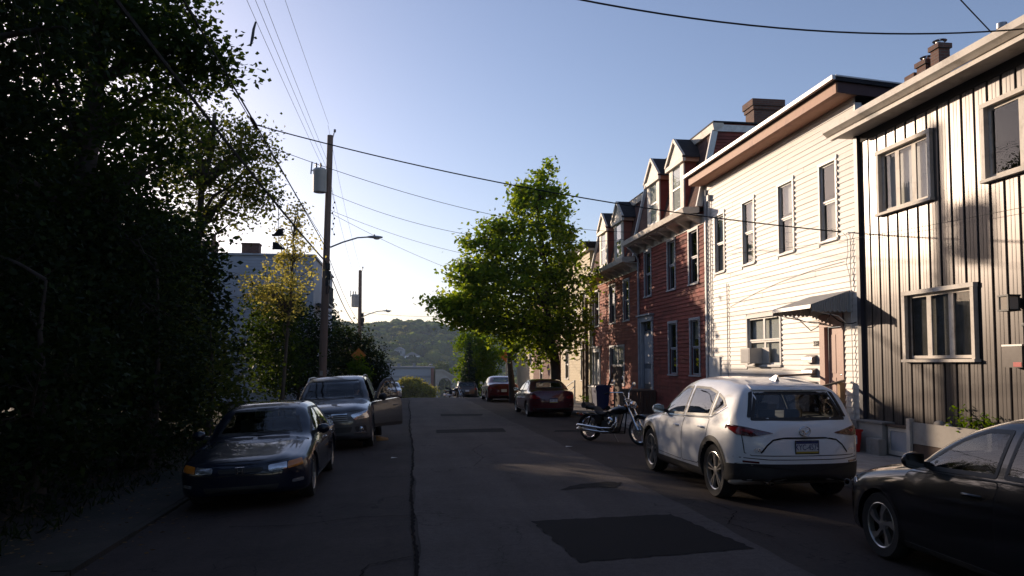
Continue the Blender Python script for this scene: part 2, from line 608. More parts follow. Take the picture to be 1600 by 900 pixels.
# long open joint left of the lane, filled with tar and grit
P = []
y = -5.
while y < 46:
    w = .006 + .010 * abs(math.sin(y * 1.9)) + random.uniform(0, .012)
    cx = .10 + .03 * math.sin(y * .45) + .009 * math.sin(y * 2.7) + random.uniform(-.012, .012)
    P.append([(cx - w, y, rz_(cx - w, y) + .012), (cx + w, y, rz_(cx + w, y) + .012)])
    y += .09
struct(MB().grid(P).build('road_joint', 'tar'))
# side cracks
def crack(pts, w, name='road_crack'):
    P = []
    for i in range(len(pts) - 1):
        a, b = np.array(pts[i]), np.array(pts[i + 1])
        d = (b - a) / np.linalg.norm(b - a); nrm = np.array([-d[1], d[0]])
        for t in np.linspace(0, 1, 14)[:-1]:
            p = a + (b - a) * t + nrm * random.uniform(-.02, .02)
            ww = w * random.uniform(.4, 1.2)
            q0, q1 = p - nrm * ww, p + nrm * ww
            P.append([(*q0, rz_(*q0) + .011), (*q1, rz_(*q1) + .011)])
    struct(MB().grid(P).build(name, 'tar'))
crack([(.1, 9.6), (-.6, 9.75), (-1.3, 9.55), (-2.2, 9.8)], .009)
crack([(.1, 12.9), (-.5, 13.1), (-1.1, 12.9)], .008)
crack([(.12, 9.7), (.5, 9.62)], .01)
crack([(.1, 16.2), (-.9, 16.5), (-1.0, 17.4)], .008)
crack([(.1, 7.6), (-.35, 7.4), (-.5, 6.6), (-1.1, 6.3), (-1.2, 5.4)], .008)
crack([(3.6, 10.2), (4.0, 10.1), (4.1, 9.3), (3.7, 8.6), (3.9, 7.8)], .007)
crack([(1.2, 14.0), (1.5, 15.3), (1.4, 16.8), (1.8, 18.2)], .006)
crack([(-.2, 6.2), (-1.2, 6.5), (-2.4, 6.3)], .008)

# kerb and pavement on the house side, slab by slab
kr = struct(MB().box(6.72, 6.74, -12, -11.9, 0, .01).build('kerb', 'kerb_stone'))
y = -10.
while y < 62:
    L = 1.8
    z = rz_(6.7, y + L / 2)
    m_ = MB().box(6.62 + random.uniform(-.01, .01), 6.79, y + .008, y + L - .008, z - .2, z + .115 + random.uniform(-.008, .008))
    m_.build('kerb_stone', 'kerb_stone', kr)
    y += L
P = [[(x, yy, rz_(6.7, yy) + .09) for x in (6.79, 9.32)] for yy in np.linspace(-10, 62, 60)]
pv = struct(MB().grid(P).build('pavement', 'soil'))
y = -10.
while y < 62:
    L = 1.45
    z0, z1 = rz_(6.7, y) + .12, rz_(6.7, y + L) + .12
    for (xa, xb) in ((6.8, 8.02), (8.04, 9.28)):
        t = random.uniform(-.012, .012)
        e = .012
        vs = [(xa, y + e, z0 + t), (xb, y + e, z0 + t + .005), (xb, y + L - e, z1 - t), (xa, y + L - e, z1 - t)]
        MB().add(vs + [(a, b, c - .06) for a, b, c in vs], [(0, 1, 2, 3), (0, 4, 5, 1), (1, 5, 6, 2), (2, 6, 7, 3), (3, 7, 4, 0)]).build('paving_slab', 'concrete', pv)
    y += L
# left kerb
kl = struct(MB().box(-3.24, -3.22, -12, -11.9, -.2, -.1).build('kerb', 'kerb_stone'))
y = -10.
while y < 60:
    z = rz_(-3.2, y + .9)
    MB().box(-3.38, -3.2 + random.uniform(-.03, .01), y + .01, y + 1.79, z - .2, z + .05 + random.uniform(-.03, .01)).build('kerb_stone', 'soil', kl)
    y += 1.8
# ================================================================== foliage
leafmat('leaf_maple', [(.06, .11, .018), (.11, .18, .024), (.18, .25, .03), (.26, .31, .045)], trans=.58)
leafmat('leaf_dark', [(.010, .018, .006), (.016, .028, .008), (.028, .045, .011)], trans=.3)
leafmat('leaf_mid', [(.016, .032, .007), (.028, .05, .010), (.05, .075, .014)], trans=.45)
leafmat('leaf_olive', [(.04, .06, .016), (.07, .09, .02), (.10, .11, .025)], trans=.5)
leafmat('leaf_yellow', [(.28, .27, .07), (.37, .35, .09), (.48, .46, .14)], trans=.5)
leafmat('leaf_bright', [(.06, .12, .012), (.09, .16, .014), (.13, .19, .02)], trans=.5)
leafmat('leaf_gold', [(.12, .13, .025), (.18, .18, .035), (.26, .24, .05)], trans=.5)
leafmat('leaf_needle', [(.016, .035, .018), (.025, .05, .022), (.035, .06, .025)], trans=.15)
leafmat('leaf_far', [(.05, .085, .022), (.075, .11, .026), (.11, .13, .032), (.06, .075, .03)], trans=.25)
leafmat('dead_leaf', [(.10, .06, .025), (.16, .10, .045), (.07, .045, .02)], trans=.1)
pmat('bark', (.055, .042, .034), .9, var=.4, scale=6, bump=1., bscale=14, stretch=(1, 1, .25))
pmat('bark_pale', (.10, .08, .06), .9, var=.35, scale=6, bump=.8, bscale=14, stretch=(1, 1, .25))

def quads_mesh(name, V, mat):
    """V: n x 4 x 3 array of separate quads"""
    n = len(V)
    me = bpy.data.meshes.new(name)
    me.vertices.add(n * 4)
    me.vertices.foreach_set('co', np.ascontiguousarray(V, dtype=np.float32).ravel())
    me.loops.add(n * 4)
    me.loops.foreach_set('vertex_index', np.arange(n * 4, dtype=np.int32))
    me.polygons.add(n)
    me.polygons.foreach_set('loop_start', np.arange(0, n * 4, 4, dtype=np.int32))
    me.polygons.foreach_set('loop_total', np.full(n, 4, dtype=np.int32))
    me.materials.append(MAT[mat])
    me.update(calc_edges=True)
    return me

def leaf_quads(C, size, droop=.3, aspect=.62, spread=1.):
    n = len(C)
    u = RNG.normal(size=(n, 3)); u[:, 2] = u[:, 2] * .6 - droop
    u /= np.linalg.norm(u, axis=1, keepdims=True)
    w = RNG.normal(size=(n, 3)); w[:, 2] += .9
    v = np.cross(u, w); v /= np.linalg.norm(v, axis=1, keepdims=True) + 1e-9
    nn = np.cross(u, v)
    s = (size * RNG.uniform(.6, 1.25, n))[:, None]
    a = C - u * s * .5
    b = C + v * s * aspect * .5 - u * s * .05 + nn * s * .08
    c = C + u * s * .5
    d = C - v * s * aspect * .5 - u * s * .05 + nn * s * .08
    return np.stack([a, b, c, d], 1)

def blob_clusters(ells, dens_shell=.75):
    """cluster centres in ellipsoids (cx,cy,cz,rx,ry,rz,n): mostly near the surface, uneven"""
    out = []
    for cx, cy, cz, rx, ry, rz, n in ells:
        d = RNG.normal(size=(n, 3)); d /= np.linalg.norm(d, axis=1, keepdims=True)
        r = np.where(RNG.random(n) < dens_shell, RNG.uniform(.72, 1.05, n), RNG.uniform(.25, .75, n))
        lump = 1 + .16 * np.sin(d[:, 0] * 5 + cx) * np.sin(d[:, 2] * 6 + cy) + .12 * np.sin(d[:, 1] * 8 + cz)
        out.append(np.array([cx, cy, cz]) + d * (r * lump)[:, None] * np.array([rx, ry, rz]))
    return np.concatenate(out)

def scatter(cl, per, sig, flat=.75):
    k = len(cl)
    m = RNG.integers(int(per * .5), int(per * 1.5) + 1, k)
    idx = np.repeat(np.arange(k), m)
    sg = (sig * RNG.uniform(.6, 1.4, k))[idx][:, None]
    off = RNG.normal(size=(len(idx), 3)) * sg
    off[:, 2] *= flat
    return cl[idx] + off

def branches(mb, trunk, cl, n_main, r0, per_twig=.5, seed=0):
    """limbs from the trunk to chosen clusters, then twigs from the limbs to the others"""
    rnd = random.Random(seed)
    tr = [Vector(t[:3]) for t in trunk]
    limbs = []
    idx = list(range(len(cl)))
    rnd.shuffle(idx)
    lo = int(len(tr) * .35)
    for i in idx[:n_main]:
        tgt = Vector(cl[i])
        cand = [p for p in tr[lo:] if p.z < tgt.z + .3] or tr[lo:lo + 1]
        st = min(cand, key=lambda p: (p - tgt).length + max(0, p.z - tgt.z + .6) * 3)
        mid = st.lerp(tgt, .5) + Vector((rnd.uniform(-.3, .3), rnd.uniform(-.3, .3), rnd.uniform(.05, .5))) * min(1.2, (tgt - st).length * .25)
        q1 = st.lerp(mid, .5) + Vector((rnd.uniform(-.1, .1), rnd.uniform(-.1, .1), .05))
        q3 = mid.lerp(tgt, .55) + Vector((rnd.uniform(-.15, .15), rnd.uniform(-.15, .15), .1))
        pts = [st, q1, mid, q3, tgt]
        mb.tube(pts, [r0, r0 * .78, r0 * .55, r0 * .34, r0 * .12], 6, caps=False)
        limbs += [(q1, .6), (mid, .5), (q3, .3), (tgt, .15)]
    for i in idx[n_main:]:
        if rnd.random() > per_twig or not limbs:
            continue
        tgt = Vector(cl[i])
        st, k = min(limbs, key=lambda l: (l[0] - tgt).length)
        mid = st.lerp(tgt, .5) + Vector((rnd.uniform(-.15, .15), rnd.uniform(-.15, .15), rnd.uniform(0, .15)))
        r = max(.008, r0 * k * .35)
        mb.tube([st, mid, tgt], [r, r * .6, r * .2], 4, caps=False)

def tree(name, label, cat, base, trunk, ells, per, sig, leaf, mat, bark='bark', n_main=20, r_limb=.06, twig=.5,
         droop=.3, group=None, seed=1, aspect=.62, flat=.75, clip=None, shell=.75):
    root = thing(name, label, cat, base, group=group)
    cl = blob_clusters(ells, shell)
    if clip is not None:
        cl = cl[clip(cl)]
    tb = MB()
    n = len(trunk)
    tb.tube([t[:3] for t in trunk], [t[3] for t in trunk], 10)
    branches(tb, trunk, cl, n_main, r_limb, twig, seed)
    B = Builder(root)
    B.part('trunk', tb, bark, smooth=60)
    C = scatter(cl, per, sig, flat)
    if clip is not None:
        C = C[clip(C)]
    V = leaf_quads(C, leaf, droop, aspect) - np.array(base)[None, None, :]
    link('crown', quads_mesh('crown', V, mat), root)
    return root

def trunk_line(p0, p1, r0, r1, n=7, wob=.12, seed=0):
    rnd = random.Random(seed)
    out = []
    for i in range(n):
        t = i / (n - 1)
        p = Vector(p0).lerp(Vector(p1), t)
        w = wob * math.sin(t * math.pi)
        out.append((p.x + rnd.uniform(-w, w), p.y + rnd.uniform(-w, w), p.z, (r0 * 1.35 if i == 0 else r0 + (r1 - r0) * t)))
    return out

# --- street maple on the house side
tr = trunk_line((6.95, 35, -.2), (5.95, 35, 9.1), .28, .05, 9, .15, 3)
tree('maple_tree', 'tall leafy green maple standing between the red sedans and the houses', 'tree', (6.95, 35, -.2), tr,
     [(4.9, 35, 4.8, 3.0, 2.6, 1.8, 190), (5.3, 35, 6.9, 2.3, 2.1, 1.8, 150), (5.9, 35, 8.8, 1.35, 1.4, 1.4, 76), (2.85, 34.8, 4.45, 1.7, 1.7, 1.0, 80),
      (7.1, 35, 5.0, 1.5, 1.8, 2.1, 84), (6.1, 35, 2.9, 2.0, 1.6, .95, 56), (4.1, 35, 7.6, .9, .9, .9, 44), (6.9, 35.2, 7.6, .9, .9, 1.1, 40), (3.4, 35, 6.0, 1.2, 1.2, .9, 60), (6.6, 34.8, 3.6, 1.8, 1.5, 1.0, 50),
      (6.25, 35, 10.1, .48, .5, .95, 28), (5.2, 35, 9.7, .33, .35, .85, 15), (7.0, 35, 9.4, .3, .3, .7, 12), (1.75, 34.7, 4.4, .75, .8, .4, 20), (2.4, 35, 5.9, .65, .7, .5, 20), (2.9, 35, 7.2, .55, .6, .55, 17)],
     25, .25, .24, 'leaf_maple', n_main=60, r_limb=.065, twig=.8, seed=5, shell=.85)
tr = trunk_line((5.75, 41.5, -.3), (5.2, 41.5, 6.5), .2, .05, 7, .1, 8)
tree('street_tree', 'slimmer street tree with dark leaves behind the big maple', 'tree', (5.75, 41.5, -.3), tr,
     [(4.9, 41.5, 4.6, 2.0, 1.8, 1.6, 46), (6.0, 42, 4.0, 1.3, 1.4, 1.3, 24)], 22, .27, .25, 'leaf_maple', n_main=24, r_limb=.05, seed=6)

# --- sunlit bushy tree and conifer further down on the house side
tree('bright_tree', 'bright yellow green bushy tree beyond the red sedans by the pavement', 'tree', (6.0, 68, -1.4),
     trunk_line((6.0, 68, -1.5), (6.0, 68, 4), .16, .05, 6, .1, 2),
     [(5.9, 68, 2.3, 1.7, 1.5, 3.0, 190), (7.2, 68.5, 2.3, 1.4, 1.4, 2.4, 90)], 42, .26, .24, 'leaf_bright', n_main=14, r_limb=.04, seed=9)

def conifer(name, label, base, h, r, tiers, leaf, mat, group=None, seed=0):
    rnd = random.Random(seed)
    root = thing(name, label, 'tree', base, group=group)
    tb = MB().tube([(0, 0, 0), (0, 0, h * .6), (0, 0, h)], [.14, .08, .015], 8)
    C = []
    for i in range(tiers):
        t = i / (tiers - 1)
        z = h * (.12 + .86 * t)
        rr = r * (1 - t) ** .85 + .06
        k = max(4, int(9 * (1 - t) + 4))
        for j in range(k):
            a = 2 * math.pi * j / k + rnd.uniform(-.3, .3)
            L = rr * rnd.uniform(.7, 1.1)
            tip = (L * math.cos(a), L * math.sin(a), z - L * .28)
            tb.tube([(0, 0, z), (tip[0] * .5, tip[1] * .5, z - L * .08), tip], [.022, .014, .005], 4, caps=False)
            for q in range(int(8 + 26 * L)):
                u = rnd.uniform(.15, 1.05)
                C.append((tip[0] * u + rnd.gauss(0, .07), tip[1] * u + rnd.gauss(0, .07), z - L * .28 * u * u + rnd.gauss(0, .08) - .06))
    tb.build('trunk', 'bark', root, smooth=60)
    link('crown', quads_mesh('crown', leaf_quads(np.array(C), leaf, .5, .4), mat), root)
    return root
conifer('spruce_tree', 'dark narrow conifer beside the bright bushy tree down the street', (5.25, 66, -1.3), 5.0, 1.0, 14, .26, 'leaf_needle', seed=4)

# --- left side: the big dark trees over the parked cars
def big_left(name, label, base, top, ells, seed, per=62, mat='leaf_dark', n_main=34, leaf=.15, r=.34, sig=.30, group='big dark trees over the parked cars'):
    tr = trunk_line(base, top, r, .07, 9, .22, seed)
    return tree(name, label, 'tree', base, tr, ells, per, sig, leaf, mat, n_main=n_main, r_limb=.10, twig=.6, seed=seed, group=group)

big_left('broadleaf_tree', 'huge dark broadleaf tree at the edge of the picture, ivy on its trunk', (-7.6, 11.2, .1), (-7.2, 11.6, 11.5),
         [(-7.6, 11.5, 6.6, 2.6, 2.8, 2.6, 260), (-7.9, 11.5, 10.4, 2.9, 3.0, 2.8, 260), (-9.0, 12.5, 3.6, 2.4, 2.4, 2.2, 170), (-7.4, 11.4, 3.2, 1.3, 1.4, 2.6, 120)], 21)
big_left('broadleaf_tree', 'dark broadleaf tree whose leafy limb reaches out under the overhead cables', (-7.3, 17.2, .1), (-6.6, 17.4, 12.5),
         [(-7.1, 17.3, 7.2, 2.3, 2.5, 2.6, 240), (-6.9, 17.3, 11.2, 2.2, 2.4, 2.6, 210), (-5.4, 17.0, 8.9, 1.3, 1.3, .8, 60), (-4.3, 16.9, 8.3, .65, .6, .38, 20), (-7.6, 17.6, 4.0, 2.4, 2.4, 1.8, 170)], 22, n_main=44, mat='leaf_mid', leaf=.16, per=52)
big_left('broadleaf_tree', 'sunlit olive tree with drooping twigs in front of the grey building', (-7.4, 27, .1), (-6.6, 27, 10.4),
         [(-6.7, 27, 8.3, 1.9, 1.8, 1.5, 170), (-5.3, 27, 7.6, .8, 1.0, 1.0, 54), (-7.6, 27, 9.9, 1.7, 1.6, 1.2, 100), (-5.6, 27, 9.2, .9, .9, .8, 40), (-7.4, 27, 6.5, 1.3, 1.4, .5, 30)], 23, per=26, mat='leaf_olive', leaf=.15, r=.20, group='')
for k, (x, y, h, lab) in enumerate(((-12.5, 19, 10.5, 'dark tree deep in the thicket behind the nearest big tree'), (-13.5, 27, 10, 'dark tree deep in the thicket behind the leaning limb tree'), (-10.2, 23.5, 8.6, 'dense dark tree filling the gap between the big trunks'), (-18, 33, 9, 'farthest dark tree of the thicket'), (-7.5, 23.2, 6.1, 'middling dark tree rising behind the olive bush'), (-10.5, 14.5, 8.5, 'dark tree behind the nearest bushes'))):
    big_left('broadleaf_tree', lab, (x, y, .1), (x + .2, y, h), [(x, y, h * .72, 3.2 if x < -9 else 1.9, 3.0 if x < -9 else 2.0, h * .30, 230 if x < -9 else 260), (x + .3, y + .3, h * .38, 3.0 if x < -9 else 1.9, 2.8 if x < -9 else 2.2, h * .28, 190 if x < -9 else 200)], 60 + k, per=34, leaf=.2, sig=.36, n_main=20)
# hedges and undergrowth along the left
def shrub(name, label, base, ells, per, sig, leaf, mat, seed, group=None, n_main=8, aspect=.62):
    tr = trunk_line(base, (base[0], base[1], base[2] + max(e[2] for e in ells) - base[2]), .07, .02, 5, .1, seed)
    return tree(name, label, 'bush', base, tr, ells, per, sig, leaf, mat, n_main=n_main, r_limb=.03, twig=.25, seed=seed, group=group, aspect=aspect)
G = 'dark bushes behind the parked cars'
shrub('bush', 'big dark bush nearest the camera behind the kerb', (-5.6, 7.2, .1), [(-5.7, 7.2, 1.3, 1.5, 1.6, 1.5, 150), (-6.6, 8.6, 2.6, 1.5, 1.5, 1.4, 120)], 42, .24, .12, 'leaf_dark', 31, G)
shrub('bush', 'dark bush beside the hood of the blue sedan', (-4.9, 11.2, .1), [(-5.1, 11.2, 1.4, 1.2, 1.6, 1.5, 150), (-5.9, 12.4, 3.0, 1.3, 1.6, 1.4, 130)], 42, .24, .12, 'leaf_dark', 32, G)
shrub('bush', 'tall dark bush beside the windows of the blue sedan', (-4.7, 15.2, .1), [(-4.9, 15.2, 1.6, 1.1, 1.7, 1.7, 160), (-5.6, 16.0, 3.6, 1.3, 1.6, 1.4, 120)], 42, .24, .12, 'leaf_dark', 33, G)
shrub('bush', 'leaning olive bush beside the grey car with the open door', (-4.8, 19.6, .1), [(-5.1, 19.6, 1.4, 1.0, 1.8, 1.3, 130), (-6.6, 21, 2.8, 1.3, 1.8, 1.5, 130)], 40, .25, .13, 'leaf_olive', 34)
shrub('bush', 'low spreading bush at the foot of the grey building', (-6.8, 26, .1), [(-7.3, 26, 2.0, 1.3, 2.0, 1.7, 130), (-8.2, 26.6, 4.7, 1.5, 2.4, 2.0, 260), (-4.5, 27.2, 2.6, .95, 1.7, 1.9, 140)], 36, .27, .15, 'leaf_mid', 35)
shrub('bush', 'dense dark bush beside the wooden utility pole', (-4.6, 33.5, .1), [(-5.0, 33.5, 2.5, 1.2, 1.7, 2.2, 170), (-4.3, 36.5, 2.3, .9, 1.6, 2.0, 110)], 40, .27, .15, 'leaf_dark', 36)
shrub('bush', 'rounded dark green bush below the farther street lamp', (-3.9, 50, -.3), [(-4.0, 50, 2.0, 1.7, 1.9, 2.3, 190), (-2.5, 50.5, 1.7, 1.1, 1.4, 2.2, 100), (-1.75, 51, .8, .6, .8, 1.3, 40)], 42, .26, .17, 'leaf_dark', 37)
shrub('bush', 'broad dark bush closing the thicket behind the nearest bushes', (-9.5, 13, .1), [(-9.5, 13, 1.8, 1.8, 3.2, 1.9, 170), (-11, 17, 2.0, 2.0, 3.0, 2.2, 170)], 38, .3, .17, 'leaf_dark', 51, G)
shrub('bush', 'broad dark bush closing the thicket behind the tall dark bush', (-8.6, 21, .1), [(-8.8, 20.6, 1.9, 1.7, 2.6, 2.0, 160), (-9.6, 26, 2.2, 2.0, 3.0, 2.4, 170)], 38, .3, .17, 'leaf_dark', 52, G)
tree('sapling', 'thin sapling with yellow leaves before the grey building wall', 'tree', (-4.0, 25.5, .1), trunk_line((-4.0, 25.5, .1), (-3.65, 25.5, 6.8), .07, .015, 9, .05, 41),
     [(-3.9, 25.5, 4.4, 1.0, 1.0, 1.1, 66), (-3.7, 25.5, 5.7, .6, .65, .9, 36), (-3.6, 25.5, 6.8, .3, .3, .5, 14), (-4.7, 25.4, 4.1, .6, .7, .6, 22)],
     22, .16, .115, 'leaf_yellow', bark='bark_pale', n_main=60, r_limb=.02, twig=.9, seed=41, shell=.5)
tree('sapling', 'small light green sapling wrapped round the farther pole', 'tree', (-2.9, 47, -.4), trunk_line((-2.9, 47, -.4), (-2.88, 47, 2.0), .05, .015, 6, .03, 42),
     [(-2.88, 47, 1.5, .55, .55, .7, 44)], 34, .17, .16, 'leaf_bright', n_main=12, r_limb=.02, seed=42)
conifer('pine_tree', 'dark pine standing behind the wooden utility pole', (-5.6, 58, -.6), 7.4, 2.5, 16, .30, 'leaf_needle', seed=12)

# unseen trees added behind the camera to darken the shade: one mass
EL = [(-7, 3.5, 7.5, 3.2, 3.2, 3.6, 150), (-6.5, -3, 8.0, 4.5, 4.0, 4.0, 220), (-3.5, -8, 9.5, 4.0, 4.0, 3.0, 180), (-7, -12, 7, 4, 5, 5, 180), (9.5, -14, 8.5, 4.5, 4.5, 4.5, 220), (4.5, -13, 10, 4, 4, 3, 160), (-7.5, 2, 3, 2.5, 4, 2.6, 130), (-6.5, -6, 2.6, 2.0, 4, 2.6, 130), (1, -24, 8, 9, 4, 6, 300)]
rw_ = thing('added_shade_wood', 'unseen dense trees added behind the camera for shade', 'wood')
rw_['kind'] = 'stuff'
tb = MB()
for e in EL:
    tb.tube([(e[0], e[1], -.2), (e[0] + .2, e[1], e[2])], [.3, .1], 8)
tb.build('trunks', 'bark', rw_, smooth=60)['kind'] = 'stuff'
V = leaf_quads(scatter(blob_clusters(EL), 26, .42), .34, .3)
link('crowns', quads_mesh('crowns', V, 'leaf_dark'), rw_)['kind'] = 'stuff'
# dead leaves and litter on the left verge
n = 2600
C = np.stack([RNG.uniform(-6.5, -2.4, n) , RNG.uniform(3.0, 22, n), np.zeros(n)], 1)
C = C[RNG.random(n) < np.clip((-2.3 - C[:, 0]) / 1.6, .03, 1)]
C[:, 2] = np.where(C[:, 0] < -3.38, ground_z(C[:, 0], C[:, 1]) + .05, road_z(C[:, 0], C[:, 1]) + .012)
V = leaf_quads(C, .07, 0, .7)
V[:, :, 2] = C[:, None, 2] + (V[:, :, 2] - C[:, None, 2]) * .25 + .01
tag(link('fallen_leaves', quads_mesh('fallen_leaves', V, 'dead_leaf')), 'dry fallen leaves scattered on the dark verge', 'leaves', kind='stuff')
n = 7000
C = np.stack([RNG.uniform(-9, -4.1, n), RNG.uniform(2.0, 34, n), np.zeros(n)], 1)
C[:, 2] = ground_z(C[:, 0], C[:, 1]) + .07
V = leaf_quads(C, .16, -1.6, .18)
tag(link('weeds', quads_mesh('weeds', V, 'leaf_dark')), 'rough dark weeds and grass under the bushes', 'grass', kind='stuff')
# ================================================================== houses: materials
pmat('vinyl_white', (.73, .69, .64), .5, var=.04, scale=2.2, dirt=((.50, .46, .40), .35), dscale=.8, bump=.12, bscale=9, stretch=(1, .25, 3), spec=.4)
pmat('trim_white', (.78, .76, .72), .5, var=.05, scale=4, dirt=((.45, .40, .34), .5), dscale=2.5)
pmat('trim_grey', (.42, .43, .46), .55, var=.1, scale=4, dirt=((.25, .23, .22), .5), dscale=3)
pmat('trim_cream', (.70, .63, .54), .6, var=.1, scale=3, dirt=((.28, .22, .17), .6), dscale=2.5)
pmat('fascia_red', (.46, .23, .14), .65, var=.15, scale=2, dirt=((.20, .08, .06), .6), dscale=2)
pmat('fascia_dark', (.10, .05, .045), .7, var=.2, scale=3)
pmat('gutter_white', (.80, .78, .75), .35, var=.05, scale=3, dirt=((.3, .27, .24), .5), dscale=3)
pmat('panel_metal', (.085, .073, .068), .34, metal=.35, var=.06, scale=1.5, stretch=(1, 1, .15), dirt=((.06, .052, .048), .5), dscale=1.1, bump=.06, bscale=4, rvar=.08)
pmat('panel_gap', (.035, .030, .030), .8, var=.2)
pmat('post_dark', (.05, .05, .065), .45, var=.1)
pmat('red_siding', (.33, .072, .05), .8, island=.4, var=.22, scale=2.5, dirt=((.16, .045, .035), .7), dscale=1.6, bump=.3, bscale=60)
pmat('red_siding_sunlit', (.45, .13, .08), .8, island=.35, var=.2, scale=2.5, dirt=((.22, .07, .045), .7), dscale=1.6, bump=.3, bscale=60)  # same red siding, sunlight painted in as a brighter orange red
pmat('door_pink', (.50, .30, .24), .5, var=.06, scale=2)
pmat('door_dark', (.10, .12, .15), .5, var=.15, scale=3)
pmat('shade_cream', (.50, .44, .37), .9, var=.08, scale=3)
pmat('shade_white', (.66, .64, .60), .9, var=.05, scale=3)
pmat('curtain', (.10, .095, .085), .95, var=.25, scale=3)
pmat('room_dark', (.012, .011, .012), .9, var=.1)
pmat('yellow_siding', (.52, .42, .25), .7, var=.08, scale=3, dirt=((.3, .24, .15), .5), dscale=1.5)
pmat('tan_siding', (.42, .33, .22), .7, var=.1, scale=3)
pmat('grey_siding', (.40, .42, .47), .7, var=.05, scale=1.2, dirt=((.26, .27, .30), .4), dscale=.5)
pmat('roof_tar', (.022, .02, .024), .85, var=.3, scale=3, bump=.4, bscale=40)
brickmat('shingle_brown', (.15, .065, .045), (.10, .045, .035), (.05, .022, .018), bw=.22, bh=.13, msize=.006, rough=.9, bump=.8)
brickmat('shingle_dark', (.035, .033, .038), (.025, .024, .028), (.012, .011, .013), bw=.28, bh=.14, msize=.007, rough=.9)
brickmat('chimney_brick', (.20, .085, .055), (.13, .055, .042), (.16, .13, .11), bw=.21, bh=.072, msize=.010)
brickmat('house_brick', (.24, .09, .06), (.17, .065, .05), (.2, .16, .13), bw=.21, bh=.072, msize=.010)
pmat('metal_grey', (.33, .33, .34), .4, metal=.7, var=.12, scale=4)
pmat('metal_dark', (.05, .05, .055), .45, metal=.5, var=.15)
pmat('steel', (.6, .6, .6), .25, metal=1., var=.06)
pmat('rubber', (.018, .017, .018), .85, var=.15, scale=20)
pmat('black_plastic', (.02, .02, .021), .5, var=.1)
pmat('wood_grey', (.17, .135, .105), .8, var=.3, scale=4, stretch=(1, 1, .1), bump=.4, bscale=20)
pmat('wood_sunlit', (.42, .25, .12), .7, var=.2, scale=6, stretch=(1, 1, .12), bump=.3, bscale=20)  # stair wood with the orange sunlight painted into its colour
pmat('wood_brown', (.10, .06, .04), .8, var=.3, scale=4, stretch=(1, 1, .1), bump=.4, bscale=20)
pmat('plastic_red', (.50, .02, .018), .4, var=.06)
pmat('plastic_blue', (.012, .022, .09), .5, var=.1)
pmat('plastic_cream', (.60, .56, .50), .55, var=.06)
pmat('white_paint', (.8, .8, .8), .5, var=.03)
pmat('sign_orange', (.62, .20, .02), .5, var=.05)
pmat('pole_wood', (.19, .13, .10), .85, var=.35, scale=5, stretch=(1, 1, .06), bump=.8, bscale=18)
pmat('transformer', (.42, .42, .41), .5, metal=.2, var=.08)
glassmat('window_glass', (.86, .9, .9), 1.5, .012, wavy=.10, wscale=1.6)
glassmat('window_glass_clear', (.9, .92, .92), 1.3, .01, wavy=.06, wscale=1.2)

ROT_FACADE = Matrix(((0, 0, -1), (-1, 0, 0), (0, 1, 0))).to_euler()

# ------------------------------------------------------------------ facade tools (facades face -X)
def wall_holes(xf, ya, yb, za, zb, holes, depth=.10):
    """wall sheet with openings and their reveals"""
    ys = sorted({ya, yb, *[h[0] for h in holes], *[h[1] for h in holes]})
    zs = sorted({za, zb, *[h[2] for h in holes], *[h[3] for h in holes]})
    mb = MB()
    for a, b in zip(ys, ys[1:]):
        for c, d in zip(zs, zs[1:]):
            ym, zm = (a + b) / 2, (c + d) / 2
            if any(h[0] < ym < h[1] and h[2] < zm < h[3] for h in holes):
                continue
            mb.add([(xf, a, c), (xf, a, d), (xf, b, d), (xf, b, c)], [(0, 1, 2, 3)])
    for y0, y1, z0, z1 in holes:
        x2 = xf + depth
        mb.add([(xf, y0, z0), (xf, y1, z0), (xf, y1, z1), (xf, y0, z1), (x2, y0, z0), (x2, y1, z0), (x2, y1, z1), (x2, y0, z1)],
               [(0, 1, 5, 4), (1, 2, 6, 5), (2, 3, 7, 6), (3, 0, 4, 7)])
    return mb

def segs(ya, yb, z0, z1, holes, m=.0):
    cut = sorted((h[0] - m, h[1] + m) for h in holes if min(z1, h[3] + m) - max(z0, h[2] - m) > .25 * (z1 - z0))
    out = []; y = ya
    for a, b in cut:
        if a > y + .02:
            out.append((y, min(a, yb)))
        y = max(y, b)
    if y < yb - .02:
        out.append((y, yb))
    return out

def board_profile(e):
    """unit-length clapboard along Y: thin at the top, thick at the lower edge"""
    t0, t1, h = -.020, -.003, e * 1.06
    pr = [(0.0, 0), (t0, 0), (t0 - .001, .012), (t1, h), (0.0, h)]
    n = len(pr)
    vs = [(x, 0, z) for x, z in pr] + [(x, 1, z) for x, z in pr]
    fs = [tuple(range(n)), tuple(range(n, 2 * n))[::-1]] + [(i, n + i, n + (i + 1) % n, (i + 1) % n) for i in range(n)]
    return vs, fs

def clapboards_objects(root, o, xf, ya, yb, za, zb, e, holes, mat, name='siding_board', m=.07):
    vs, fs = board_profile(e)
    me = MB().add(vs, fs).mesh(name, mat)
    z = za
    while z < zb - .02:
        pieces = []
        for a, b in segs(ya, yb, z, z + e, holes, m):
            while b - a > 3.4:                    # butt joints
                L = random.uniform(1.6, 3.2)
                pieces.append((a, a + L - .003)); a += L
            pieces.append((a, b))
        for a, b in pieces:
            ob = link(name, me, root)
            ob.location = (xf - o[0] + random.uniform(-.004, .002), a - o[1], z - o[2] + random.uniform(-.004, .004))
            ob.rotation_euler = (random.uniform(-.0012, .0012), 0, 0)
            ob.scale = (1, b - a, 1)
        z += e

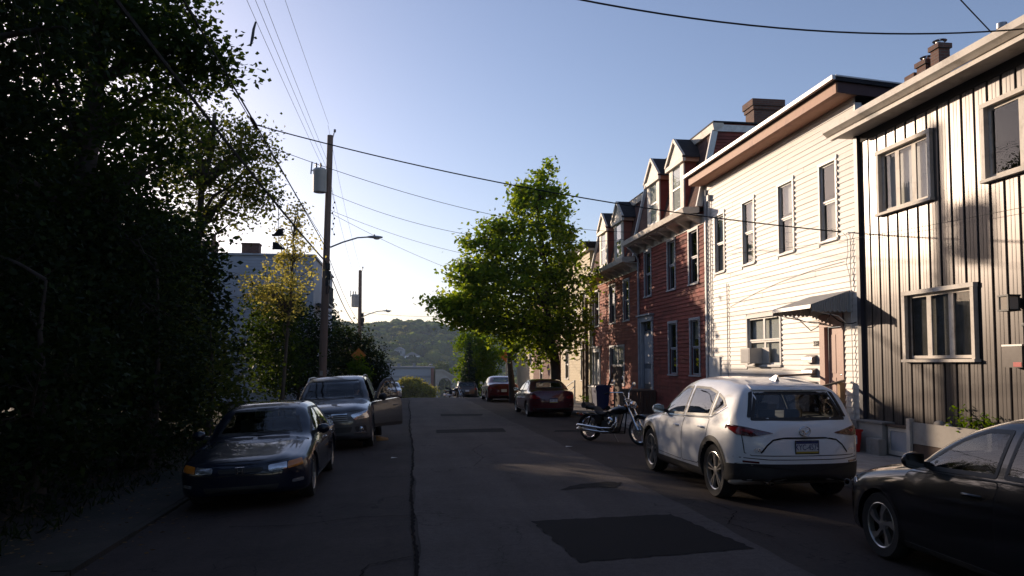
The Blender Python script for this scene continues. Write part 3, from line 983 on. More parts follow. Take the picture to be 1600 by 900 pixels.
def clapboards_joined(xf, ya, yb, za, zb, e, holes, m=.06, brk=True, th=.02):
    """courses too fine to pick apart singly"""
    mb = MB()
    z = za
    while z < zb - .01:
        for a, b in segs(ya, yb, z, z + e, holes, m):
            y = a
            while y < b - .001:
                L = min(b - y, random.uniform(.9, 1.6) if brk else 99)
                if b - y - L < .25: L = b - y
                j = random.uniform(-.003, .003)
                x0, x1 = xf - th + j, xf - .004 + j
                mb.add([(x0, y, z), (x0, y + L, z), (x1, y + L, z + e), (x1, y, z + e), (xf, y, z), (xf, y + L, z)],
                       [(0, 3, 2, 1), (0, 1, 5, 4)])
                y += L
        z += e
    return mb

def add_window(B, xf, y0, y1, z0, z1, parent=None, flat=False, casing=.07, cmat='trim_white', proud=.035, lights=1, hung=True,
               shade=None, smat='shade_cream', glass='window_glass', sill=True, depth=.07, name='window', head=0., frame=.045):
    """lights: panes side by side; hung: upper and lower sash; shade: fraction of the pane height covered from the top"""
    mb = MB()
    c = casing
    xo = xf - proud
    if c > 0:
        mb.box(xo, xf + .01, y0 - c, y0, z0 - c * .2, z1)
        mb.box(xo, xf + .01, y1, y1 + c, z0 - c * .2, z1)
        mb.box(xo - .006, xf + .01, y0 - c - .012, y1 + c + .012, z1, z1 + c + head)
        if head:
            mb.box(xo - .05, xf + .01, y0 - c - .05, y1 + c + .05, z1 + c + head, z1 + c + head + .04)
    w = B.part(name if not flat else 'window_frame', mb, cmat, parent)
    P = parent if flat else w
    if sill:
        B.part('sill', MB().box(xo - .03, xf + .02, y0 - c - .02, y1 + c + .02, z0 - c * .2 - .05, z0 - c * .2), cmat, P)
    xg = xf + depth * .55
    sb = MB()
    f = frame
    wl_ = (y1 - y0) / lights
    for i in range(lights):
        a, b = y0 + i * wl_, y0 + (i + 1) * wl_
        zm = (z0 + z1) / 2
        parts = [(z0, zm, xg + .02), (zm, z1, xg)] if hung else [(z0, z1, xg)]
        for (q0, q1, xx) in parts:
            sb.box(xx - .015, xx + .015, a, a + f, q0, q1)
            sb.box(xx - .015, xx + .015, b - f, b, q0, q1)
            sb.box(xx - .0155, xx + .0145, a + f, b - f, q0, q0 + f * .9)
            sb.box(xx - .0155, xx + .0145, a + f, b - f, q1 - f * .9, q1)
            B.part('pane', MB().add([(xx, a + f, q0 + f * .8), (xx, a + f, q1 - f * .8), (xx, b - f, q1 - f * .8), (xx, b - f, q0 + f * .8)], [(0, 1, 2, 3)]), glass, P)
    B.part('sash', sb, cmat, P)
    xb = xf + depth + .06
    if shade:
        zs = z1 - (z1 - z0) * shade
        if smat == 'curtain':
            n = 26
            row = lambda z: [(xb + .025 * math.sin(k * 1.9) + random.uniform(-.006, .006), y0 + .01 + (y1 - y0 - .02) * k / n, z) for k in range(n + 1)]
            B.part('curtain', MB().grid([row(zs), row(z1)]), smat, P, smooth=80)
        else:
            B.part('blind', MB().box(xb, xb + .006, y0 + .01, y1 - .01, zs, z1), smat, P)
    # dark room behind
    xr = xf + .9
    B.part('room', MB().add([(xf + depth, y0, z0), (xf + depth, y1, z0), (xf + depth, y1, z1), (xf + depth, y0, z1), (xr, y0, z0), (xr, y1, z0), (xr, y1, z1), (xr, y0, z1)],
                            [(0, 1, 5, 4), (1, 2, 6, 5), (2, 3, 7, 6), (3, 0, 4, 7), (4, 5, 6, 7)]), 'room_dark', P)
    return w

XF = 9.3

# ================================================================== white clapboard house
WY0, WY1, WZ = 14.78, 23.07, 7.4
wh = thing('clapboard_house', 'white clapboard house with four upper windows and a pink door under a metal awning', 'house', (XF, 18.9, .1))
B = Builder(wh)
w_holes = [(21.6, 22.26, 4.62, 6.33), (19.62, 20.3, 4.62, 6.33), (17.48, 18.19, 4.62, 6.33), (15.58, 16.22, 4.62, 6.33),
           (18.25, 20.1, 1.84, 3.09), (15.44, 16.24, .80, 2.90)]
B.part('wall', wall_holes(XF, WY0, WY1, -.3, 7.62, w_holes), 'vinyl_white')
clapboards_objects(wh, (XF, 18.9, .1), XF, WY0 + .02, WY1 - .09, .30, WZ + .12, .127, w_holes, 'vinyl_white')
# end wall facing down the street towards the camera, and the back
B.part('end_wall', MB().box(XF + .002, 18.5, WY0, WY0 + .12, -.3, 7.3), 'vinyl_white')
B.part('back_wall', MB().box(18.3, 18.5, WY0, WY1, -.3, 7.2), 'vinyl_white')
mb = MB()
for k in range(9):
    z = 6.1 + k * .13
    mb.add([(XF + .15, WY0 - .02, z), (18.4, WY0 - .02, z), (18.4, WY0 - .003, z + .13), (XF + .15, WY0 - .003, z + .13), (XF + .15, WY0, z), (18.4, WY0, z)], [(0, 1, 2, 3), (0, 4, 5, 1)])
B.part('end_siding', mb, 'vinyl_white', kind='stuff')
B.part('corner_board', MB().box(XF - .035, XF + .02, WY1 - .09, WY1, -.2, 7.4), 'trim_white')
B.part('corner_board', MB().box(XF - .03, XF + .12, WY0 - .03, WY0 + .02, 6.55, 7.34), 'trim_white')
B.part('foundation', MB().box(XF - .012, XF + .05, WY0, WY1, -.3, .30), 'concrete')
for i, h in enumerate(w_holes[:4]):
    add_window(B, XF, *h, casing=.055, proud=.028, shade=(.46, .5, .42, 0.0)[i] + .0001 if i < 3 else .0, smat='shade_white', cmat='trim_white', frame=.04)
B2 = B
# lower shade cloth in each upper window
for h in w_holes[:4]:
    zm = (h[2] + h[3]) / 2
    B.part('blind', MB().box(XF + .125, XF + .13, h[0] + .02, h[1] - .02, h[2], zm), 'shade_cream')
add_window(B, XF, *w_holes[4], casing=.07, proud=.03, lights=2, shade=.995, smat='shade_white', frame=.05)
# shutters of thin white track beside the windows
for h in w_holes[:5]:
    mb = MB()
    z = h[2] - .05
    while z < h[3] + .04:
        mb.box(XF - .045, XF - .02, h[0] - .105, h[0] - .07, z, z + .085)
        z += .127
    B.part('channel', mb, 'trim_white')
# roof, fascia and gutter
B.part('roof', MB().prism([(8.74, 7.80), (18.6, 7.10), (18.6, 7.02), (8.74, 7.72)], WY0 - .22, WY1 + .12, 'Y'), 'roof_tar')
B.part('fascia', MB().prism([(8.80, 7.49), (8.80, 7.715), (8.86, 7.712), (8.90, 7.47)], WY0 - .16, WY1 + .06, 'Y'), 'fascia_red')
B.part('soffit', MB().add([(8.9, WY0 - .16, 7.475), (XF, WY0 - .16, 7.475), (XF, WY1 + .06, 7.475), (8.9, WY1 + .06, 7.475)], [(0, 1, 2, 3)]), 'fascia_red')
B.part('end_fascia', MB().prism([(8.80, 7.49), (8.80, 7.716), (18.4, 7.03), (18.4, 6.8), (9.2, 7.46)], WY0 - .165, WY0 - .12, 'Y'), 'fascia_dark')
B.part('gutter', MB().prism([(8.66, 7.74), (8.66, 7.83), (8.735, 7.83), (8.735, 7.74)], WY0 - .22, WY1 + .2, 'Y'), 'gutter_white')
B.part('roof_edge', MB().prism([(8.74, 7.805), (8.74, 7.835), (18.6, 7.135), (18.6, 7.105)], WY0 - .235, WY0 - .18, 'Y'), 'gutter_white')
# door with frame
dr = B.part('door', MB().box(XF + .06, XF + .10, 15.47, 16.12, .82, 2.66), 'door_pink')
mb = MB()
for z0, z1 in ((1.0, 1.55), (1.65, 2.5)):
    for a, b in ((15.54, 15.76), (15.83, 16.05)):
        mb.box(XF + .052, XF + .062, a, b, z0, z1)
B.part('door_panel', mb, 'door_pink', dr)
B.part('lock', MB().box(XF + .03, XF + .06, 15.50, 15.56, 1.78, 1.93), 'black_plastic', dr)
B.part('knob', MB().ico((XF + .03, 15.54, 1.62), .035, 1), 'steel', dr, smooth=180)
mb = MB().box(XF - .04, XF + .06, 16.13, 16.34, .80, 2.92).box(XF - .04, XF + .06, 15.38, 15.46, .80, 2.92).box(XF - .045, XF + .06, 15.38, 16.34, 2.67, 2.95)
B.part('door_frame', mb, 'door_pink')
# awning: sloping metal sheet, corrugated end panels, tube brackets
AY0, AY1, AX = 15.06, 16.75, 8.36
aw = B.part('awning', MB().prism([(XF, 3.42), (AX, 3.10), (AX - .015, 3.02), (AX, 3.02), (AX + .01, 3.085), (XF, 3.40)], AY0, AY1, 'Y'), 'transformer')
for ye, nm in ((AY0, 0), (AY1, 1)):
    n = 36
    P0, P1 = [], []
    for k in range(n + 1):
        t = k / n
        x = AX + (XF - AX) * t
        yy = ye + (.012 if k % 2 else -.012) + (-.012 if nm == 0 else .012)
        zt = 3.09 + (3.41 - 3.09) * t
        zb = 2.97 + .0 * t - (.035 if (k // 2) % 2 == 0 else 0)
        P0.append((x, yy, zb)); P1.append((x, yy, zt))
    B.part('end_panel', MB().grid([P0, P1]), 'transformer', aw, smooth=30)
for ye in (AY0 + .03, AY1 - .03):
    B.part('bracket', MB().tube([(AX + .04, ye, 2.98), (XF - .3, ye, 2.86), (XF - .02, ye, 2.62)], .012, 6), 'trim_white', aw, smooth=60)
lettering('338', .17, 'black_plastic', wh, (-.03, 16.5 - 18.9, 2.31 - .1), ROT_FACADE, name='house_number', depth=.012)
# utility panel and conduits near the far corner
B.part('utility_panel', MB().box(XF - .06, XF - .01, 21.95, 22.75, .75, 2.06), 'trim_white')
for yy, z0, z1, r in ((22.55, 2.1, 6.9, .018), (21.35, 1.2, 4.2, .014), (22.85, .3, 7.3, .03)):
    B.part('conduit', MB().tube([(XF - .05, yy, z0), (XF - .05, yy, z1)], r, 6), 'trim_grey', smooth=60)
B.part('service_head', MB().box(XF - .12, XF - .02, 22.5, 22.64, 6.9, 7.08), 'trim_grey')
B.part('conduit', MB().tube([(XF - .055, 15.0, .5), (XF - .055, 15.02, 2.5), (XF - .055, 15.0, 4.6)], .009, 6), 'trim_white', smooth=60)
# loose cables along the wall
def cable(name, pts, r, mat='rubber', parent=None, B=None, n=5):
    return None
def sag(a, b, s, n=14):
    a, b = Vector(a), Vector(b)
    return [a.lerp(b, k / n) - Vector((0, 0, s * 4 * (k / n) * (1 - k / n))) for k in range(n + 1)]
B.part('wall_cable', MB().tube(sag((XF - .05, 17.6, 3.02), (XF - .06, 16.35, 2.80), .06) + sag((XF - .06, 16.3, 2.80), (AX + .4, 15.0, 2.9), .12)[1:] + sag((AX + .4, 15.0, 2.9), (XF - .05, 14.85, 2.72), .1)[1:], .010, 5), 'rubber', smooth=60)
B.part('wall_cable', MB().tube(sag((XF - .03, 21.2, 3.5), (XF - .03, 15.3, 4.05), -.12), .006, 5), 'trim_white', smooth=60)
B.part('wall_cable', MB().tube([(XF - .06, 15.25, 4.66), (XF - .06, 15.1, 4.55), (XF - .06, 15.08, 4.2), (XF - .06, 15.16, 4.0), (XF - .06, 15.05, 3.75), (XF - .055, 15.02, 3.45)], .006, 5), 'trim_grey', smooth=60)

# things fixed to the white house
ac = thing('air_conditioner', 'white window air conditioner in the lower window of the white house', 'air conditioner', (XF - .2, 19.6, 1.86))
A = Builder(ac)
A.part('case', MB().box(XF - .34, XF + .04, 19.30, 19.86, 1.86, 2.27), 'plastic_cream')
mb = MB()
for k in range(12):
    mb.box(XF - .352, XF - .338, 19.34, 19.82, 1.90 + k * .029, 1.915 + k * .029)
A.part('grille', mb, 'trim_grey')
A.part('side_panel', MB().box(XF + .01, XF + .045, 19.87, 20.09, 1.87, 2.28), 'plastic_cream')
A.part('side_panel', MB().box(XF + .01, XF + .045, 18.9, 19.29, 1.87, 2.28), 'plastic_cream')
for z, lab in ((1.88, 'upper of the grey letterboxes beside the pink door'), (1.58, 'middle grey letterbox beside the pink door'), (1.26, 'lowest dark letterbox beside the pink door')):
    mbx = thing('mailbox', lab, 'mailbox', (XF - .05, 16.72, z), group='letterboxes beside the pink door')
    A = Builder(mbx)
    A.part('box', MB().prism([(XF - .02, z), (XF - .13, z), (XF - .13, z + .12), (XF - .02, z + .17)], 16.52, 16.92, 'Y'), 'metal_grey' if z > 1.4 else 'metal_dark')
    A.part('lid', MB().prism([(XF - .022, z + .175), (XF - .145, z + .122), (XF - .15, z + .085), (XF - .145, z + .085), (XF - .14, z + .115), (XF - .022, z + .165)], 16.50, 16.94, 'Y'), 'steel' if z > 1.4 else 'metal_dark')
# steps and rail in front of the pink door
st = thing('front_steps', 'weathered wooden steps and handrail up to the pink door', 'steps', (8.8, 15.6, .12))
A = Builder(st)
A.part('landing', MB().box(8.42, XF - .03, 15.3, 16.6, .70, .78), 'wood_grey')
for k, (x, z) in enumerate(((8.2, .54), (7.95, .36), (7.7, .22))):
    A.part('tread', MB().box(x - .06, x + .22, 15.34, 16.56, z - .04, z), 'wood_grey')
    A.part('riser', MB().box(x + .19, x + .21, 15.36, 16.54, z, z + .14), 'wood_grey')
A.part('stringer', MB().prism([(8.42, .12), (7.6, .12), (7.7, .3), (8.42, .74)], 15.30, 15.335, 'Y'), 'wood_grey')
A.part('skirt', MB().box(8.43, XF - .04, 15.3, 15.33, .12, .69), 'wood_grey')
A.part('newel_post', MB().box(9.06, 9.16, 15.2, 15.3, .1, 1.46), 'wood_sunlit')
A.part('newel_post', MB().box(8.40, 8.48, 15.2, 15.28, .1, 1.34), 'wood_grey')
A.part('top_rail', MB().bar((9.2, 15.25, 1.50), (8.38, 15.25, 1.30), .09, .04), 'wood_grey')
A.part('top_rail', MB().bar((8.42, 15.24, 1.30), (7.6, 15.24, .85), .06, .04), 'wood_grey')
A.part('middle_rail', MB().bar((9.15, 15.19, .98), (8.36, 15.19, .98), .03, .09), 'wood_grey')
A.part('newel_post', MB().box(7.60, 7.68, 15.2, 15.28, .12, .86), 'wood_grey')
A.part('newel_post', MB().box(8.40, 8.48, 16.52, 16.6, .1, 1.6), 'wood_grey')
A.part('top_rail', MB().bar((9.26, 16.56, 1.62), (8.36, 16.56, 1.58), .09, .04), 'wood_grey')
A.part('top_rail', MB().bar((8.40, 16.56, 1.56), (7.6, 16.56, 1.1), .09, .04), 'wood_grey')

# ================================================================== grey panel house
GY0, GY1 = 5.4, 14.74
gh = thing('panel_house', 'house clad in brownish grey ribbed metal panels with pale window frames', 'house', (XF, 10.5, .1))
B = Builder(gh)
g_holes = [(12.5, 13.95, 4.84, 6.0), (9.75, 11.12, 4.84, 6.0), (11.55, 13.25, 1.95, 3.13), (7.2, 8.9, 1.95, 3.13), (6.2, 7.9, 4.84, 6.0)]
B.part('wall', wall_holes(XF + .03, GY0, GY1 - .06, -.3, 6.75, g_holes, depth=.12), 'panel_gap')
B.part('end_wall', MB().box(XF + .04, 18, GY1 - .18, GY1 - .06, -.3, 6.7), 'panel_metal')
B.part('end_wall', MB().box(XF + .04, 18, GY0, GY0 + .12, -.3, 6.7), 'panel_metal')
B.part('back_wall', MB().box(17.8, 18, GY0 + .13, GY1 - .19, -.3, 6.7), 'panel_metal')
B.part('corner_post', MB().box(XF - .075, XF + .05, GY1 - .09, GY1 + .03, .66, 6.62), 'post_dark')
PW = .296
pr = [(0, 0), (.0, .030), (.014, .036), (.075, .036), (.082, .039), (.094, .039), (.101, .036), (.150, .036), (.157, .039), (.169, .039), (.176, .036), (.246, .036), (.262, .030), (.262, 0)]
n = len(pr)
pv_ = [(-d, -w, 0) for w, d in pr] + [(-d, -w, 1) for w, d in pr]
pf_ = [(i, i + 1, n + i + 1, n + i) for i in range(n - 1)] + [tuple(range(n)), tuple(range(n, 2 * n))[::-1]]
pme = MB().add(pv_, pf_).mesh('wall_panel', 'panel_metal')
y = GY1 - .10
while y > GY0 + .2:
    zs = [(.66, 6.62)]
    for h in g_holes:
        if h[0] - .05 < y - PW / 2 < h[1] + .05:
            nz = []
            for a, b in zs:
                if h[2] > a and h[3] < b:
                    nz += [(a, h[2] - .075), (h[3] + .075, b)]
                else:
                    nz.append((a, b))
            zs = nz
    for a, b in zs:
        ob = link('wall_panel', pme, gh)
        ob.location = (.03 + random.uniform(-.002, .002), y - 10.5, a - .1)
        ob.rotation_euler = (0, 0, random.uniform(-.006, .006))
        ob.scale = (1, 1, b - a)
    y -= PW
B.part('foundation', MB().box(XF - .02, XF + .05, GY0, GY1, -.3, .655), 'concrete')
for i, (h, L) in enumerate(((g_holes[0], 3), (g_holes[1], 2), (g_holes[2], 3), (g_holes[3], 3), (g_holes[4], 2))):
    add_window(B, XF, *h, casing=.075, proud=.075, lights=L, hung=False, cmat='trim_cream', shade=.995 if i in (2, 3) else (.995 if i == 0 else None),
               smat='curtain' if i in (2, 3) else 'shade_white', glass='window_glass_clear', frame=.06, depth=.05)
B.part('soffit', MB().box(8.82, XF + .05, GY0 - .1, GY1 + .18, 6.60, 6.625), 'trim_cream')
B.part('frieze', MB().box(XF - .03, XF + .03, GY0, GY1 - .1, 6.44, 6.598), 'panel_gap')
B.part('fascia', MB().prism([(8.80, 6.56), (8.80, 6.64), (8.90, 6.64), (8.90, 6.56)], GY0 - .12, GY1 + .2, 'Y'), 'trim_cream')
B.part('gutter', MB().prism([(8.72, 6.69), (8.68, 6.72), (8.67, 6.83), (8.70, 6.83), (8.80, 6.82), (8.80, 6.645), (8.77, 6.645)], GY0 - .15, GY1 + .28, 'Y'), 'trim_cream')
B.part('roof', MB().prism([(8.74, 6.83), (13.3, 9.38), (17.9, 6.83), (17.9, 6.70), (13.3, 9.25), (8.84, 6.76)], GY0 - .15, GY1 + .1, 'Y'), 'shingle_dark')
B.part('gable', MB().prism([(9.35, 6.72), (17.7, 6.72), (13.3, 9.2)], GY1 - .1, GY1 - .02, 'Y'), 'panel_metal')
B.part('vent_pipe', MB().tube([(11.5, 13.3, 8.0), (11.5, 13.3, 8.45)], .07, 10).tube([(11.5, 13.3, 8.42), (11.5, 13.3, 8.52)], .095, 10), 'metal_grey', smooth=40)
for k, (x, y, z1, w, cap) in enumerate(((13.0, 17.95, 9.32, .15, 0), (13.0, 17.5, 9.5, .17, 1), (13.0, 17.02, 9.72, .15, 1))):
    ch = B.part('chimney', MB().box(x - w, x + w, y - w, y + w, 6.9, z1 - .12).box(x - w - .04, x + w + .04, y - w - .04, y + w + .04, z1 - .12, z1), 'chimney_brick')
    if cap:
        B.part('flue_cap', MB().lathe([(.10, z1), (.10, z1 + .10)], 14, (x, y, 0)).lathe([(.02, z1 + .15), (.17, z1 + .11), (.16, z1 + .10)], 14, (x, y, 0)), 'steel', ch, smooth=40)
# little block wall, leaning sash and planter at the foot of the panels
bw = thing('block_wall', 'low stained concrete block wall at the corner of the grey panel house', 'wall', (9.05, 14.1, .1))
A = Builder(bw)
A.part('slab', MB().box(9.02, 9.26, 13.72, 14.72, .1, .70), 'concrete_light')
A.part('pier', MB().box(8.98, 9.28, 14.50, 14.78, .1, .72), 'concrete')
A.part('coping', MB().box(8.99, 9.27, 13.68, 14.5, .70, .735), 'concrete')
A.part('block', MB().box(8.86, 9.02, 13.6, 14.0, .1, .42), 'concrete')
sl = thing('window_sash', 'old white window sash with dusty glass leaning on the grey house', 'sash', (9.12, 13.3, .14))
A = Builder(sl)
mb = MB().box(9.10, 9.15, 12.92, 12.98, .14, .66).box(9.10, 9.15, 13.6, 13.66, .14, .66).box(9.101, 9.149, 12.98, 13.6, .14, .22).box(9.101, 9.149, 12.98, 13.6, .59, .66)
A.part('frame', mb, 'trim_cream')
A.part('pane', MB().box(9.12, 9.13, 12.98, 13.6, .22, .59), 'trim_grey')
A.part('top_rail', MB().box(9.07, 9.17, 12.9, 13.68, .665, .71), 'wood_brown')
plb = thing('planter_box', 'long pale wooden planter with plants under the lower panel house window', 'planter', (9.1, 12.0, .12))
A = Builder(plb)
A.part('board', MB().box(9.04, 9.08, 11.0, 12.86, .42, .80), 'concrete_light')
A.part('lower_board', MB().box(9.05, 9.08, 11.0, 12.86, .12, .41), 'wood_brown')
A.part('post', MB().box(9.0, 9.10, 12.87, 12.97, .12, .86), 'trim_cream')
A.part('post', MB().box(9.0, 9.10, 10.9, 10.99, .12, .86), 'trim_cream')
A.part('soil', MB().box(9.08, 9.27, 11.0, 12.86, .15, .74), 'soil')
for k, (yy, s, hh) in enumerate(((11.75, .2, .28), (11.45, .16, .2), (11.15, .14, .22))):
    C = RNG.normal(size=(70, 3)) * np.array([.06, s * .6, hh * .35]) + np.array([9.15, yy, .80 + hh * .4])
    pl = thing('potted_plant', ['feathery green plant growing in the pale planter', 'small leafy plant between its neighbours in the pale planter', 'plant at the hidden end of the pale planter'][k], 'plant', group='plants in the pale planter')
    link('foliage', quads_mesh('foliage', leaf_quads(C, .09, -.3, .45), 'leaf_bright'), pl)
A.part('stone', MB().ico((9.13, 12.25, .80), (.07, .12, .08), 2, .04), 'concrete', smooth=60)
A.part('stone', MB().ico((9.13, 12.02, .78), (.06, .09, .06), 2, .04), 'kerb_stone', smooth=60)
ln = thing('wall_lantern', 'small black glass wall lantern on the grey panels', 'lantern', (9.2, 10.55, 2.65))
A = Builder(ln)
mb = MB()
for dx in (-.09, .09):
    for dy in (-.09, .09):
        mb.box(9.08 + dx - .012, 9.08 + dx + .012, 10.55 + dy - .012, 10.55 + dy + .012, 2.68, 2.88)
mb.box(8.97, 9.19, 10.44, 10.66, 2.88, 2.905).box(8.97, 9.19, 10.44, 10.66, 2.655, 2.68).box(9.17, 9.28, 10.51, 10.59, 2.7, 2.86)
A.part('frame', mb, 'black_plastic')
A.part('glass', MB().box(8.99, 9.17, 10.46, 10.64, 2.681, 2.879), 'shade_cream')
mbx = thing('mailbox', 'pale metal letterbox with an oval emblem and red sticker on the grey panels', 'mailbox', (9.2, 10.55, 1.8))
A = Builder(mbx)
A.part('box', MB().box(9.1, 9.27, 10.36, 10.72, 1.8, 2.12), 'panel_metal')
A.part('lid', MB().box(9.085, 9.27, 10.34, 10.74, 2.121, 2.15), 'steel')
A.part('emblem', MB().lathe([(0, -.012), (.055, -.01), (.075, 0)], 20, (0, 0, 0), 'X'), 'steel', smooth=60).location = (9.098 - 9.2, 10.62 - 10.55 - 9.2 * 0, 2.03 - 1.8)
A.part('sticker', MB().box(9.096, 9.1, 10.37, 10.53, 1.81, 1.88), 'plastic_red')
dbell = tag(MB().lathe([(.0, -.03), (.03, -.028), (.045, 0)], 16, (XF - .02, 10.5, 2.45), 'X').build('doorbell', 'black_plastic', None, smooth=50), 'round black doorbell camera under the wall lantern', 'doorbell')

# red crate on the pavement
rb = thing('red_bin', 'bright red plastic bin with white print by the white house steps', 'bin', (8.7, 14.4, .12))
A = Builder(rb)
mb = MB()
def frust(x, y, z0, z1, a0, b0, a1, b1, t=.015):
    m_ = MB()
    vs = [(x - a0, y - b0, z0), (x + a0, y - b0, z0), (x + a0, y + b0, z0), (x - a0, y + b0, z0), (x - a1, y - b1, z1), (x + a1, y - b1, z1), (x + a1, y + b1, z1), (x - a1, y + b1, z1),
          (x - a1 + t, y - b1 + t, z1), (x + a1 - t, y - b1 + t, z1), (x + a1 - t, y + b1 - t, z1), (x - a1 + t, y + b1 - t, z1), (x - a0 + t, y - b0 + t, z0 + t), (x + a0 - t, y - b0 + t, z0 + t), (x + a0 - t, y + b0 - t, z0 + t), (x - a0 + t, y + b0 - t, z0 + t)]
    fs = [(0, 3, 2, 1), (0, 1, 5, 4), (1, 2, 6, 5), (2, 3, 7, 6), (3, 0, 4, 7), (4, 5, 9, 8), (5, 6, 10, 9), (6, 7, 11, 10), (7, 4, 8, 11), (8, 9, 13, 12), (9, 10, 14, 13), (10, 11, 15, 14), (11, 8, 12, 15), (12, 13, 14, 15)]
    return m_.add(vs, fs)
A.part('tub', frust(8.7, 14.4, .12, .55, .15, .2, .18, .24), 'plastic_red')
A.part('rim', MB().box(8.50, 8.90, 14.15, 14.172, .52, .56).box(8.50, 8.90, 14.628, 14.65, .52, .56).box(8.505, 8.53, 14.172, 14.628, .52, .56).box(8.87, 8.895, 14.172, 14.628, .52, .56), 'plastic_red')
A.part('print', MB().add([(8.62, 14.168, .28), (8.78, 14.168, .28), (8.78, 14.163, .44), (8.70, 14.161, .47), (8.62, 14.163, .44)], [(0, 1, 2, 3, 4)]), 'white_paint')
bag = MB().ico((8.72, 14.42, .56), (.15, .2, .09), 2, .10)
A.part('bag', bag, 'black_plastic', smooth=60)

# ================================================================== red mansard houses
def red_house(name, label, y0, y1, drop, holes, dormers, sid, door=None, dbl=(), chimney=None, gable_near=False):
    root = thing(name, label, 'house', (XF, (y0 + y1) / 2, .1 + drop * .4))
    B = Builder(root)
    zc = 6.42 + drop                       # underside of the cornice
    B.part('wall', wall_holes(XF, y0, y1, -.8, zc + .3, holes), sid)
    B.part('siding', clapboards_joined(XF, y0 + .02, y1 - .02, .25 + drop * .6, zc, .135, holes, th=.034), sid, kind='stuff')
    B.part('foundation', MB().box(XF - .025, XF + .04, y0, y1, -.9, .25 + drop * .6), 'house_brick')
    for i, h in enumerate(holes):
        if h == door: continue
        add_window(B, XF, *h, casing=.085, cmat='trim_grey', proud=.045, lights=2 if i in dbl else 1, shade=(.35 + .13 * (i % 3)) if i % 2 else None, smat='shade_cream', frame=.045)
    # cornice: box gutter on a deep soffit with brackets
    B.part('cornice', MB().prism([(8.60, zc + .18), (8.56, zc + .34), (8.62, zc + .38), (9.12, zc + .40), (9.12, zc + .22), (8.72, zc + .16)], y0 - .02, y1 + .02, 'Y'), 'trim_cream')
    B.part('soffit', MB().box(8.74, XF, y0, y1, zc + .14, zc + .165), 'trim_cream')
    B.part('frieze_board', MB().box(XF - .05, XF + .02, y0, y1, zc - .12, zc + .139), 'trim_cream')
    y = y0 + .25
    while y < y1:
        B.part('bracket', MB().prism([(XF - .05, zc - .1), (XF - .12, zc - .08), (8.80, zc + .10), (8.80, zc + .139), (XF - .05, zc + .139)], y - .05, y + .05, 'Y'), 'trim_cream')
        y += .95
    # mansard
    zt = 9.45 + drop
    B.part('roof', MB().prism([(9.10, zc + .39), (9.74, zt), (17.5, zt), (17.5, zc + .39)], y0, y1, 'Y'), 'shingle_brown')
    B.part('roof_trim', MB().prism([(9.62, zt - .16), (9.58, zt + .06), (9.62, zt + .09), (9.95, zt + .09), (9.95, zt - .02), (9.72, zt - .16)], y0 - .08, y1 + .02, 'Y'), 'trim_cream')
    B.part('roof_deck', MB().box(9.6, 17.6, y0 - .1, y1, zt + .092, zt + .14), 'roof_tar')
    for ye in (y0 - .045, y1 - .10):
        B.part('edge_board', MB().prism([(9.02, zc + .42), (9.58, zt - .14), (9.78, zt - .14), (9.22, zc + .42)], ye, ye + .09, 'Y'), 'trim_white')
    if gable_near:
        mb = MB()
        z = zc + .4
        while z < zt:
            xs = 9.2 + (z - zc - .4) / (zt - zc - .4) * .62
            mb.add([(xs, y0 - .03, z), (17.4, y0 - .03, z), (17.4, y0 - .008, z + .105), (xs, y0 - .008, z + .105), (xs, y0, z), (17.4, y0, z)], [(0, 1, 2, 3), (0, 4, 5, 1)])
            z += .105
        B.part('gable_siding', mb, sid, kind='stuff')
        B.part('gable_trim', MB().box(9.7, 17.4, y0 - .06, y0 - .032, zt - .18, zt + .04), 'trim_white')
    for cy in dormers:
        a, b = cy - .68, cy + .68
        z0, z1 = zc + .46, zc + 2.28
        d = B.part('dormer', MB().prism([(a, z0), (b, z0), (b, z1 + .1), (a, z1 + .1)], 9.10, 9.8, 'X'), sid)
        wy0, wy1, wz0, wz1 = cy - .42, cy + .42, z0 + .18, z1 - .12
        fr = MB().box(9.05, 9.10, a - .02, wy0, z0, z1).box(9.05, 9.10, wy1, b + .02, z0, z1).box(9.05, 9.10, wy0, wy1, wz1, z1).box(9.03, 9.10, wy0 - .05, wy1 + .05, z0, wz0)
        B.part('dormer_face', fr, 'trim_cream', d)
        zm = (wz0 + wz1) / 2
        B.part('sash', MB().box(9.06, 9.09, wy0, wy0 + .05, wz0, wz1).box(9.06, 9.09, wy1 - .05, wy1, wz0, wz1).box(9.06, 9.09, wy0 + .05, wy1 - .05, zm - .03, zm + .03).box(9.06, 9.09, wy0 + .05, wy1 - .05, wz1 - .05, wz1).box(9.06, 9.09, wy0 + .05, wy1 - .05, wz0, wz0 + .05), 'trim_white', d)
        for q0, q1 in ((wz0 + .05, zm - .03), (zm + .03, wz1 - .05)):
            B.part('pane', MB().add([(9.075, wy0 + .05, q0), (9.075, wy0 + .05, q1), (9.075, wy1 - .05, q1), (9.075, wy1 - .05, q0)], [(0, 1, 2, 3)]), 'window_glass', d)
        B.part('blind', MB().box(9.09, 9.096, wy0 + .05, wy1 - .05, wz0, wz1), 'shade_white' if cy < 30 else 'shade_cream', d)
        # pediment
        ha, hb = cy - .86, cy + .86
        B.part('pediment', MB().prism([(ha + .1, z1), (hb - .1, z1), (cy, z1 + .72)], 9.02, 9.09, 'X'), 'trim_cream', d)
        B.part('pediment_moulding', MB().prism([(ha - .02, z1 - .14), (hb + .02, z1 - .14), (hb + .02, z1 + .015), (ha - .02, z1 + .015)], 8.96, 9.06, 'X')
               .bar((8.99, ha - .02, z1 + .02), (8.99, cy, z1 + .80), .10, .09, (1, 0, 0)).bar((8.99, hb + .02, z1 + .02), (8.99, cy, z1 + .80), .10, .09, (1, 0, 0)), 'trim_cream', d)
